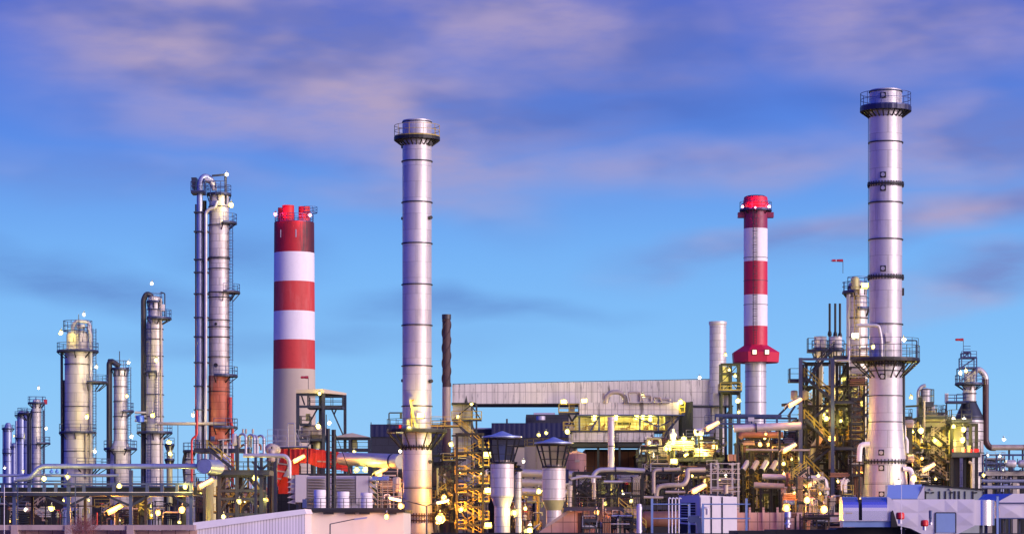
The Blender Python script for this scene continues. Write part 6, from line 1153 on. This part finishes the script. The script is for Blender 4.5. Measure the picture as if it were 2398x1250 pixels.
def scaffolds(zone, x0, x1, y0, y1, D0, D1, n, seed, m_='steeld', rails=('rail', 'raily', 'rail', 'railp')):
    rnd = random.Random(seed+200)
    for i in range(n):
        D = rnd.uniform(D0, D1); w = rnd.uniform(16, 42); xa = rnd.uniform(x0, max(x0+1, x1-w)); y = rnd.uniform(y0, y1-20); dp = rnd.uniform(1.5, 3); lv = []
        yy = y
        while yy < y1-6: lv.append(yy); yy += rnd.uniform(14, 26)
        t = T('access_platform', f"{'wide' if w > 30 else 'narrow'} {NUMW.get(len(lv)+1, 'seven') if len(lv) < 6 else 'seven'}-level access platform {ANCH[zone]}", 'platform', xa+w/2, D)
        for xx in (xa, xa+w):
            for d in (0, dp): t.part('post', MB().bar((t.X(xx), d, 0), t.L(xx, y-10, d), .15), m_)
        for j, q in enumerate(lv):
            deckbox(t, xa-1, xa+w+1, q, -.2, dp+.2, rnd.choice(rails), .2, sides='fl' if j % 2 else 'fr', h=1.15, w=.06, deck='deck')
            if j < len(lv)-1: t.part('brace', MB().bar(t.L(xa if j % 2 else xa+w, lv[j+1], -.1), t.L(xa+w if j % 2 else xa, q, -.1), .14), m_)
        if len(lv) > 1 and rnd.random() < .6: ladder(t, xa+w*.3, lv[0], lv[-1], -.5, 'rail')
def stairs(zone, x0, x1, y0, y1, D0, D1, n, seed):
    rnd = random.Random(seed+300)
    for i in range(n):
        D = rnd.uniform(D0, D1); w = rnd.uniform(20, 34); xa = rnd.uniform(x0, max(x0+1, x1-w)); y = rnd.uniform(y0, (y0+y1)/2); k = 0; rl = rnd.choice(('raily', 'raily', 'rail', 'pipepale'))
        t = T('steel_stair', f"zigzag steel stair with {'yellow' if rl == 'raily' else 'dark' if rl == 'rail' else 'cream'} handrails {ANCH[zone]}", 'stair', xa+w/2, D)
        for xx in (xa-3, xa+w+3): t.part('post', MB().bar((t.X(xx), .5, 0), t.L(xx, y-4, .5), .16), 'steeld')
        while y < y1-14:
            h_ = w*.72; a, b = (xa, xa+w) if k % 2 else (xa+w, xa)
            flight(t, a, y, b, y+h_, -.9 if k % 2 else .2, wid=.8, m='steeld', rail=rl, h=1.0, w=.05); deckbox(t, min(b, b+(7 if b > a else -7)), max(b, b+(7 if b > a else -7)), y+h_, -1, 1.1, rl, .15, sides='f', h=1., w=.05, deck='deck'); y += h_; k += 1
if True:
    for z_, a, b, c, d, e, f, n_ in (('tower', 1872, 1990, 860, 1080, 347, 360, 5), ('foot', 1830, 2015, 1095, 1220, 305, 345, 6), ('furn', 1745, 1868, 1050, 1190, 342, 352, 3), ('under', 1500, 1730, 1082, 1170, 332, 350, 4), ('right', 2115, 2215, 960, 1130, 345, 352, 3), ('frame', 1325, 1490, 1106, 1180, 327, 340, 3), ('brace', 470, 640, 1110, 1200, 318, 335, 2), ('rack', 20, 430, 1166, 1224, 309, 330, 3), ('stairs', 1015, 1065, 1080, 1230, 350, 365, 2)):
        stairs(z_, a, b, c, d, e, f, n_, a+n_)
    BM = ['piperust', 'steeld', 'pipepale', 'steelg', 'pipe', 'steeld', 'pipeblue']
    for z_, a, b, c, d, e, f, nb, ns in (('rack', 0, 450, 1172, 1222, 305, 460, 12, 5), ('brace', 455, 650, 1110, 1200, 320, 420, 8, 4), ('filter', 885, 945, 1105, 1188, 350, 400, 3, 2), ('stairs', 1012, 1145, 1060, 1220, 372, 410, 10, 5), ('vents', 1192, 1345, 1165, 1240, 325, 380, 7, 2), ('frame', 1325, 1500, 1105, 1180, 330, 392, 20, 7),
                                         ('deck', 1498, 1700, 1018, 1066, 350, 385, 12, 5), ('under', 1500, 1730, 1085, 1160, 330, 385, 24, 9), ('furn', 1735, 1868, 1008, 1185, 343, 385, 20, 8), ('tower', 1870, 2035, 860, 1100, 349, 385, 18, 11), ('foot', 1830, 2015, 1105, 1195, 300, 380, 20, 9), ('right', 2112, 2225, 960, 1135, 348, 400, 16, 8), ('far', 2300, 2398, 1060, 1150, 405, 480, 6, 3), ('pale', 1345, 1500, 1202, 1246, 276, 283, 7, 3), ('brick', 1835, 2020, 1200, 1242, 262, 268, 7, 4), ('tower', 1985, 2035, 860, 1120, 342, 348, 5, 2)):
        bundles(z_, a, b, c, d, e, f, int(nb*1.35), BM, nb+a); scaffolds(z_, a, b, c, d, e, f, ns, ns+a)
    clutter('rack', 0, 450, 1176, 1226, 305, 470, 30, ['pipepale', 'yellow_lag_lit', 'piperust', 'steeld', 'steeld', 'pipered', 'steelg', 'rustlight'], 1)
    clutter('brace', 455, 650, 1112, 1200, 320, 430, 22, ['pipepale', 'steeld', 'piperust', 'steelg', 'pipered', 'white'], 2)
    clutter('brace', 500, 640, 1030, 1096, 316, 380, 14, ['pipe', 'pipeblue', 'piperust', 'pipepale', 'bluegas'], 22, rr=(.08, .25))
    clutter('filter', 880, 945, 1105, 1188, 345, 400, 20, ['pipepale', 'pipe', 'white', 'yellow_lag_lit'], 3)
    clutter('stairs', 1015, 1145, 1065, 1235, 368, 420, 22, ['pipepale', 'yellow_lag_lit', 'piperust', 'pipe', 'steelg'], 4)
    clutter('vents', 1195, 1270, 1150, 1240, 320, 380, 22, ['white', 'pipepale', 'yellow_lag_lit', 'pipe', 'raily'], 5)
    clutter('frame', 1325, 1500, 1108, 1184, 335, 395, 26, ['pipeblue', 'steeld', 'pipepale', 'steelg', 'pipered', 'piperust'], 6)
    clutter('deck', 1498, 1700, 1020, 1068, 345, 385, 36, ['white', 'pipepale', 'yellow_lag_lit', 'pipe', 'steeld'], 7, rr=(.07, .22))
    clutter('under', 1500, 1730, 1085, 1158, 335, 390, 24, ['pipe', 'pipepale', 'piperust', 'steeld', 'pipeblue'], 8)
    clutter('furn', 1735, 1868, 1010, 1185, 345, 388, 24, ['piperust', 'pipepale', 'steeld', 'steelg', 'steelg'], 9)
    clutter('tower', 1872, 1990, 890, 1100, 348, 390, 26, ['pipepale', 'steeld', 'steelg', 'pipe', 'steeld'], 10)
    clutter('foot', 1830, 2015, 1105, 1200, 300, 385, 26, ['piperust', 'pipepale', 'steeld', 'steeld', 'steelg'], 11)
    clutter('right', 2112, 2222, 1000, 1138, 345, 410, 30, ['yellow_lag_lit', 'pipepale', 'raily', 'pipe', 'white', 'steelg'], 12)
    clutter('far', 2300, 2398, 1062, 1150, 405, 500, 16, ['pipeblue', 'pipe', 'pipepale', 'steeld'], 13)
# big silver ducts between vents and frame
for i, (y, m_, lab) in enumerate(((1111, 'pipe', 'upper'), (1133, 'pipe', 'middle'), (1154, 'duct', 'lowest'))):
    t = T('flue_duct', lab+' of three fat silver ducts behind the hooded vents', 'duct', 1320, 372, 'fat silver ducts behind the vents'); t.part('barrel', MB().tube(t.L(1222, y-4, 0), t.L(1440, y+5, 0), 9.5*t.s, n=24), m_)
    for x in (1250, 1340, 1420): t.part('leg', MB().bar((t.X(x), 0, 0), t.L(x, y+6, 0), .3), 'steelb')
t = T('hopper_leg', 'rusty cream pipe stub with collar right of the right hooded vent', 'pipe', 1334, 318); S = t.s; t.part('pipe', MB().lathe([(6*S, 0), (6*S, t.Z(1148)), (7*S, t.Z(1146)), (7*S, t.Z(1136)), (.01, t.Z(1135))], 20), 'pipepale'); t.part('hood', MB().box(t.X(1320), t.X(1332), .5, 2, t.Z(1130), t.Z(1098)), 'navy')
# ================================================================ lamps
LP = [
 (90, 908, 555, 700, 'globe', 'e_white', 'white lamp on a mast above the narrow left column'), (108, 1003, 555, 900, 'globe', 'e_white', 'white lamp right of the narrow left column'), (11, 1095, 700, 900, 'globe', 'e_white', 'white lamp low by the leftmost distant column'), (33, 1020, 880, 500, 'globe', 'e_warm', 'yellowish lamp on the short distant column'), (54, 1103, 600, 900, 'globe', 'e_warm', 'yellowish lamp low between the distant columns'),
 (196, 736, 428, 700, 'globe', 'e_white', 'white lamp topping the broad silver column'), (143, 779, 427, 1300, 'globe', 'e_warm', 'bright lamp left of the broad column head'), (226, 859, 426, 1100, 'globe', 'e_white', 'bright lamp right of the broad column, below its upper gallery'), (203, 976, 423, 1600, 'globe', 'e_warm', 'bright lamp on the face of the broad column above its lower gallery'), (222, 1056, 424, 1100, 'globe', 'e_white', 'lamp right of the broad column below its lower gallery'),
 (301, 849, 438, 500, 'globe', 'e_white', 'lamp by the top gallery of the flared-foot column'), (297, 927, 437, 160, 'globe', 'e_warm', 'tiny lamp halfway up the flared-foot column'), (308, 1022, 435, 900, 'globe', 'e_white', 'lamp right of the flared-foot column shoulder'),
 (356, 664, 418, 500, 'globe', 'e_white', 'lamp on a mast above the hooked-pipe column'), (366, 843, 415, 1600, 'globe', 'e_warm', 'bright lamp halfway up the face of the hooked-pipe column'), (357, 972, 415, 1300, 'globe', 'e_warm', 'lamp just above the lower gallery of the hooked-pipe column'), (396, 1035, 505, 2200, 'globe', 'e_warm', 'glaring lamp at the small half-hidden yellow column'), (398, 1062, 505, 1400, 'globe', 'e_warm', 'lower lamp at the small half-hidden yellow column'),
 (531, 409, 398, 900, 'globe', 'e_white', 'big white lamp on the boom of the tallest column'), (541, 480, 397, 1200, 'globe', 'e_warm', 'lamp under the head of the tallest column'), (452, 972, 396, 900, 'globe', 'e_white', 'white lamp left of the tallest column by the red pipe'),
 (103, 1120, 297, 500, 'globe', 'e_warm', 'small lamp on the rack, leftmost under the bending blue pipe'), (158, 1116, 296, 800, 'globe', 'e_warm', 'star-bright lamp on the rack before the broad column'), (279, 1137, 296, 800, 'globe', 'e_warm', 'lamp on the rack beside the thick post'), (433, 1139, 300, 800, 'globe', 'e_warm', 'lamp over the flat yellow-lit trough'),
 (268, 1189, 308, 7000, 'tube', 'e_sod', 'yellow tilted luminaire glowing beneath the rack'), (60, 1192, 330, 500, 'globe', 'e_white', 'small white lamp in the dark beneath the rack'), (426, 1193, 310, 2500, 'globe', 'e_sod', 'orange lamp beneath the right end of the rack'), (120, 1190, 350, 3000, 'globe', 'e_warm', 'yellowish lamp beneath the rack near the round dish'), (370, 1200, 340, 3000, 'globe', 'e_sod', 'orange lamp between the last two rack posts'),
 (482, 1129, 306, 1000, 'tube', 'e_warm', 'tilted lamp under the blue-grey drum'), (597, 1118, 306, 1500, 'globe', 'e_warm', 'bright lamp under the braced platform deck'), (560, 1173, 307, 800, 'globe', 'e_warm', 'lamp by the middle post of the braced platform'), (523, 1209, 300, 1100, 'globe', 'e_warm', 'lamp low behind the ribbed shed roof'), (624, 1170, 320, 900, 'globe', 'e_sod', 'orange lamp at the foot of the red chute'),
 (700, 1072, 384, 3600, 'tube', 'e_sod', 'orange tilted luminaire in front of the red duct'), (745, 998, 408, 1400, 'globe', 'e_warm', 'warm lamp on the left inside the tall canopy frame'), (771, 990, 405, 900, 'globe', 'e_white', 'white lamp beside the twin standpipes'), (748, 921, 412, 250, 'globe', 'e_warm', 'small lamp under the tall canopy roof'), (829, 1057, 402, 900, 'globe', 'e_warm', 'warm lamp above the fat pale duct'),
 (836, 1099, 380, 1500, 'globe', 'e_warm', 'bright lamp under the left part of the fat pale duct'), (856, 1098, 379, 1300, 'globe', 'e_warm', 'second bright lamp under the fat pale duct'), (892, 1101, 378, 1800, 'tube', 'e_warm', 'tilted bright luminaire under the fat pale duct'), (938, 1184, 248, 900, 'globe', 'e_sod', 'orange-white lamp at the right end of the flat-roofed hall'),
 (905, 1209, 249.2, 700, 'globe', 'e_sod', 'orange eaves floodlight on the smooth pale hall, nearest the slim stack'), (985, 972, 361, 3000, 'flood', 'e_warm', 'floodlight washing the slim stack above its lower gallery'), (937, 1056, 372, 900, 'globe', 'e_white', 'white lamp left of the slim stack below its gallery'), (958, 1002, 362, 350, 'globe', 'e_warm', 'little lamp on the gallery floor of the slim stack'),
 (1030, 1214, 345, 24000, 'globe', 'e_sodx', 'dazzling orange lamp right of the slim stack foot'), (1141, 1063, 349, 1300, 'flood', 'e_warm', 'uppermost flat lamp between stair tower and hooded vent'), (1143, 1147, 349, 1300, 'flood', 'e_warm', 'middle flat lamp between stair tower and hooded vent'), (1143, 1228, 349, 1100, 'flood', 'e_warm', 'lowest flat lamp between stair tower and hooded vent'), (1076, 1105, 360, 700, 'globe', 'e_warm', 'lamp behind the second zigzag flight'), (1080, 1192, 350, 5000, 'globe', 'e_sod', 'orange lamp inside the zigzag stair tower'), (1056, 1040, 365, 1200, 'globe', 'e_warm', 'lamp beside the rusty stack under the stairs'), (1040, 1165, 362, 6000, 'globe', 'e_sod', 'deep orange lamp behind the slim stack foot'),
 (1104, 946, 409, 900, 'globe', 'e_warm', 'lamp under the left end of the overhead gallery'), (1072, 975, 410, 1000, 'globe', 'e_warm', 'lamp on the yellow gallery of the service tower'),
 (1320, 940, 434, 1800, 'flood', 'e_warm', 'left lamp below the middle of the overhead gallery'), (1368, 938, 407, 1200, 'flood', 'e_warm', 'second lamp below the middle of the overhead gallery'), (1463, 931, 407, 1300, 'globe', 'e_warm', 'bright lamp at the left of the rooftop machines'), (1505, 928, 407, 1300, 'globe', 'e_warm', 'bright lamp among the rooftop machines'), (1536, 938, 407, 1000, 'globe', 'e_warm', 'lamp right of the rooftop machines'), (1594, 941, 403, 1500, 'globe', 'e_warm', 'bright lamp at the right corner of the process roof'),
 (1392, 980, 405.5, 1500, 'globe', 'e_warm', 'lamp in the open storey, leftmost'), (1443, 979, 405.5, 1200, 'globe', 'e_warm', 'lamp in the open storey beside the lilac stack'), (1490, 978, 405.5, 1300, 'globe', 'e_warm', 'lamp in the open storey above the window strip'), (1505, 981, 405.5, 1500, 'globe', 'e_warm', 'lamp in the open storey right of the window strip'), (1523, 981, 405.5, 1300, 'globe', 'e_warm', 'rightmost lamp in the open storey'),
 (1328, 1010, 398, 1400, 'globe', 'e_warm', 'star lamp left of the yellow gallery'), (1262, 1018, 405, 500, 'globe', 'e_warm', 'left one of two small lamps over the beige tank'), (1279, 1013, 405, 500, 'globe', 'e_warm', 'right one of two small lamps over the beige tank'), (1226, 1080, 380, 500, 'globe', 'e_white', 'lamp on top of the slim vessel between the vents'),
 (1240, 1243, 250, 1500, 'globe', 'e_warm', 'lamp at the foot between the two hooded vents'), (1262, 1150, 330, 1500, 'globe', 'e_warm', 'hidden lamp lighting the cone of the right hooded vent', ), (1205, 1200, 300, 1200, 'globe', 'e_warm', 'lamp behind the foot of the left hooded vent'), (1230, 1190, 318, 900, 'globe', 'e_warm', 'lamp amid the white pipework between the vents'),
 (1601, 1028, 352, 4500, 'globe', 'e_warm', 'brightest lamp on the valve deck'), (1560, 1050, 352, 2800, 'globe', 'e_warm', 'lamp low on the left of the valve deck'), (1640, 1052, 352, 3500, 'globe', 'e_warm', 'lamp low on the right of the valve deck'), (1672, 1045, 355, 2400, 'globe', 'e_warm', 'lamp at the right end of the valve deck'), (1522, 1056, 362, 900, 'globe', 'e_warm', 'lamp at the left end of the valve deck'),
 (1669, 994, 335, 1800, 'tube', 'e_warm', 'upper left of the tilted sodium luminaires'), (1637, 1141, 300, 1800, 'tube', 'e_sod', 'tilted sodium luminaire above the white container'), (1849, 1046, 325, 1800, 'tube', 'e_warm', 'tilted sodium luminaire left of the left stair post'), (1862, 940, 335, 2000, 'tube', 'e_warm', 'highest tilted sodium luminaire on the stair tower'), (1895, 1134, 325, 2500, 'tube', 'e_warm', 'tilted luminaire between the two tall stair posts'),
 (1418, 1178, 330, 250, 'globe', 'e_warm', 'small lamp on the dark railed deck'), (1478, 1172, 325, 250, 'globe', 'e_warm', 'small lamp above a red bottle on the dark deck'), (1430, 1150, 345, 900, 'globe', 'e_warm', 'lamp deep in the dark frame beside the vents'), (1578, 1079, 350, 1000, 'flood', 'e_warm', 'flat yellow lamp under the valve deck'), (1655, 1125, 345, 2500, 'globe', 'e_sod', 'orange lamp behind the scaffold'),
 (1700, 1192, 262, 900, 'globe', 'e_sod', 'small orange lamp right behind the container top'), (1842, 1189, 258, 1800, 'globe', 'e_sod', 'orange lamp on the brick-red wall, right of the vent cowl'), (1930, 1192, 258, 3500, 'globe', 'e_sod', 'orange lamp on the brick-red wall between the tall stair posts'), (1398, 1199, 282, 900, 'globe', 'e_sod', 'small orange lamp under the dark deck edge'),
 (1728, 938, 424, 1500, 'globe', 'e_warm', 'star lamp between box and striped chimney foot'), (1722, 880, 424, 1000, 'globe', 'e_warm', 'lamp inside the lattice tower'), (1699, 830, 434, 900, 'globe', 'e_warm', 'upper lamp beside the plain silver stack'), (1707, 866, 430, 1000, 'globe', 'e_warm', 'lamp at the lattice tower top'), (1638, 884, 436, 200, 'globe', 'e_white', 'lone white lamp on the overhead gallery roof'), (1730, 965, 420, 900, 'globe', 'e_warm', 'lamp below the star lamp by the striped chimney'),
 (1780, 1040, 346, 600, 'globe', 'e_sod', 'small orange lamp over the brown furnace wall'), (1800, 1040, 346, 600, 'globe', 'e_sod', 'second small orange lamp over the brown furnace wall'), (1835, 1085, 342, 1000, 'globe', 'e_warm', 'lamp over the yellow gallery by the stairs'),
 (1935, 979, 340, 1300, 'globe', 'e_warm', 'lamp beside the right tall stair post'), (1969, 985, 345, 600, 'globe', 'e_warm', 'small lamp right of the right tall stair post'), (1974, 888, 350, 700, 'globe', 'e_warm', 'small lamp high inside the stair tower'), (1948, 1026, 345, 700, 'flood', 'e_sod', 'flat orange lamp on the stair landing'), (2020, 945, 350, 1500, 'globe', 'e_warm', 'lamp lighting the flights beside the tallest silver stack'), (2012, 1109, 345, 1200, 'flood', 'e_sod', 'flat orange-white lamp low beside the tallest silver stack'), (1890, 1170, 300, 6000, 'globe', 'e_sod', 'deep orange lamp at the stair foot'), (1980, 1180, 292, 5000, 'globe', 'e_sod', 'orange lamp lighting the brick-red wall'),
 (2026, 668, 345, 1800, 'flood', 'e_warm', 'floodlight on the head of the yellow-lit column'), (2003, 785, 345, 900, 'flood', 'e_white', 'floodlight left of the tallest silver stack gallery'), (2117, 795, 325, 900, 'globe', 'e_white', 'white star lamp on the right of the big gallery'), (2045, 812, 322, 1000, 'globe', 'e_warm', 'lamp behind the big gallery rail'),
 (2157, 1008, 345, 2600, 'globe', 'e_warm', 'bright yellow lamp right of the tallest silver stack'), (2124, 1044, 345, 1300, 'globe', 'e_warm', 'lamp low against the tallest silver stack edge'), (2175, 1092, 340, 2200, 'tube', 'e_warm', 'tilted yellow luminaire beneath the yellow-lit frame'), (2134, 930, 365, 600, 'globe', 'e_warm', 'lamp left of the caged domed vessel'), (2190, 1030, 352, 1500, 'globe', 'e_warm', 'lamp inside the yellow-lit frame'), (2232, 982, 350, 1000, 'globe', 'e_white', 'left lamp below the cone shoulder'), (2258, 982, 350, 900, 'globe', 'e_white', 'right lamp below the cone shoulder'), (2256, 1005, 348, 1200, 'globe', 'e_warm', 'upper lamp on the red-box deck'), (2254, 1030, 348, 1500, 'globe', 'e_warm', 'big lower lamp on the red-box deck'), (2233, 998, 348, 900, 'globe', 'e_warm', 'left lamp over the red-box deck'),
 (2262, 868, 416, 900, 'globe', 'e_warm', 'lamp in the head of the conical-shouldered column'), (2249, 873, 416, 500, 'globe', 'e_white', 'small white lamp left in the conical-shouldered column head'), (2351, 1029, 410, 500, 'globe', 'e_white', 'white lamp above the mottled pipe'), (2304, 1112, 380, 900, 'globe', 'e_warm', 'yellowish lamp left of the concrete-topped rack'), (2105, 1128, 320, 900, 'globe', 'e_white', 'lamp behind the slanted blue cover'), (2140, 1120, 330, 1200, 'globe', 'e_warm', 'lamp behind the white hooked pipe'),
]
for L_ in LP:
    px, py, D, P, kind, e, lab = L_[:7]; big = P >= 1200
    if px < 460 and py < 1110: P *= 1.5
    if kind == 'tube': e = 'e_sod'
    lamp(px, py, D, P*LAMP_GAIN, lab, kind, e, r={'globe': .42 if big else .30, 'tube': .34, 'flood': .36}[kind]*(1 if e != 'e_sodx' else 1.5), ahead=1.2 if kind != 'tube' else 1.4, tilt=28, length=1.7, name=None if kind != 'tube' else 'sodium_luminaire', dz=-.5 if kind == 'tube' else 0)
rnd = random.Random(77)
for z_, a, b, c, d, e, f, n_, P_ in (('rack', 10, 440, 1166, 1222, 305, 400, 9, 700), ('brace', 460, 640, 1112, 1196, 312, 360, 5, 500), ('stairs', 1020, 1145, 1070, 1230, 352, 380, 5, 700), ('vents', 1200, 1345, 1160, 1236, 318, 350, 5, 600), ('frame', 1325, 1500, 1108, 1180, 322, 370, 7, 450), ('deck', 1500, 1690, 1018, 1066, 345, 365, 9, 700), ('under', 1500, 1730, 1086, 1150, 324, 360, 6, 450),
                                     ('furn', 1740, 1866, 1012, 1180, 338, 360, 7, 450), ('tower', 1872, 2030, 870, 1095, 340, 360, 8, 600), ('foot', 1830, 2015, 1105, 1192, 300, 350, 7, 800), ('right', 2115, 2222, 935, 1125, 342, 365, 8, 600), ('far', 2300, 2398, 1060, 1140, 396, 420, 4, 350)):
    for i in range(n_):
        lamp(rnd.uniform(a, b), rnd.uniform(c, d), rnd.uniform(e, f), P_*LAMP_GAIN*rnd.uniform(.6, 1.4), f'tiny work lamp {ANCH[z_]}', 'globe', rnd.choice(('e_warm', 'e_warm', 'e_white', 'e_sod')), r=rnd.uniform(.16, .24), name='work_lamp')
for (x, y, base, D) in ((196, 736, 785, 428), (356, 664, 700, 418), (90, 908, 940, 555), (1638, 884, 890, 436), (2117, 795, 842, 325), (2351, 1029, 1060, 410)): pass
# ---------------------------------------------------------------- repeats among the pipework: tell equal labels apart by their order from the left
from collections import defaultdict
ORD = ['first', 'second', 'third', 'fourth', 'fifth', 'sixth', 'seventh', 'eighth', 'ninth', 'tenth', 'eleventh', 'twelfth']
same = defaultdict(list)
for t in TOPS: same[t.o['label']].append(t)
for lab, ts in same.items():
    if len(ts) < 2: continue
    ts.sort(key=lambda t: t.px)
    for i, t in enumerate(ts):
        t.o['label'] = f"{lab}, {'leftmost' if i == 0 else ('rightmost' if i == len(ts)-1 else ORD[i]+' from the left')}"
        t.o['group'] = lab+'s' if 'group' not in t.o else t.o['group']
for t in TOPS:
    if len(t.o['label'].replace('-', ' ').split()) > 16: print('LONG', t.o['label'])
print('THINGS', len(TOPS), 'LIGHTS', NL[0], 'OBJ', len(bpy.data.objects))
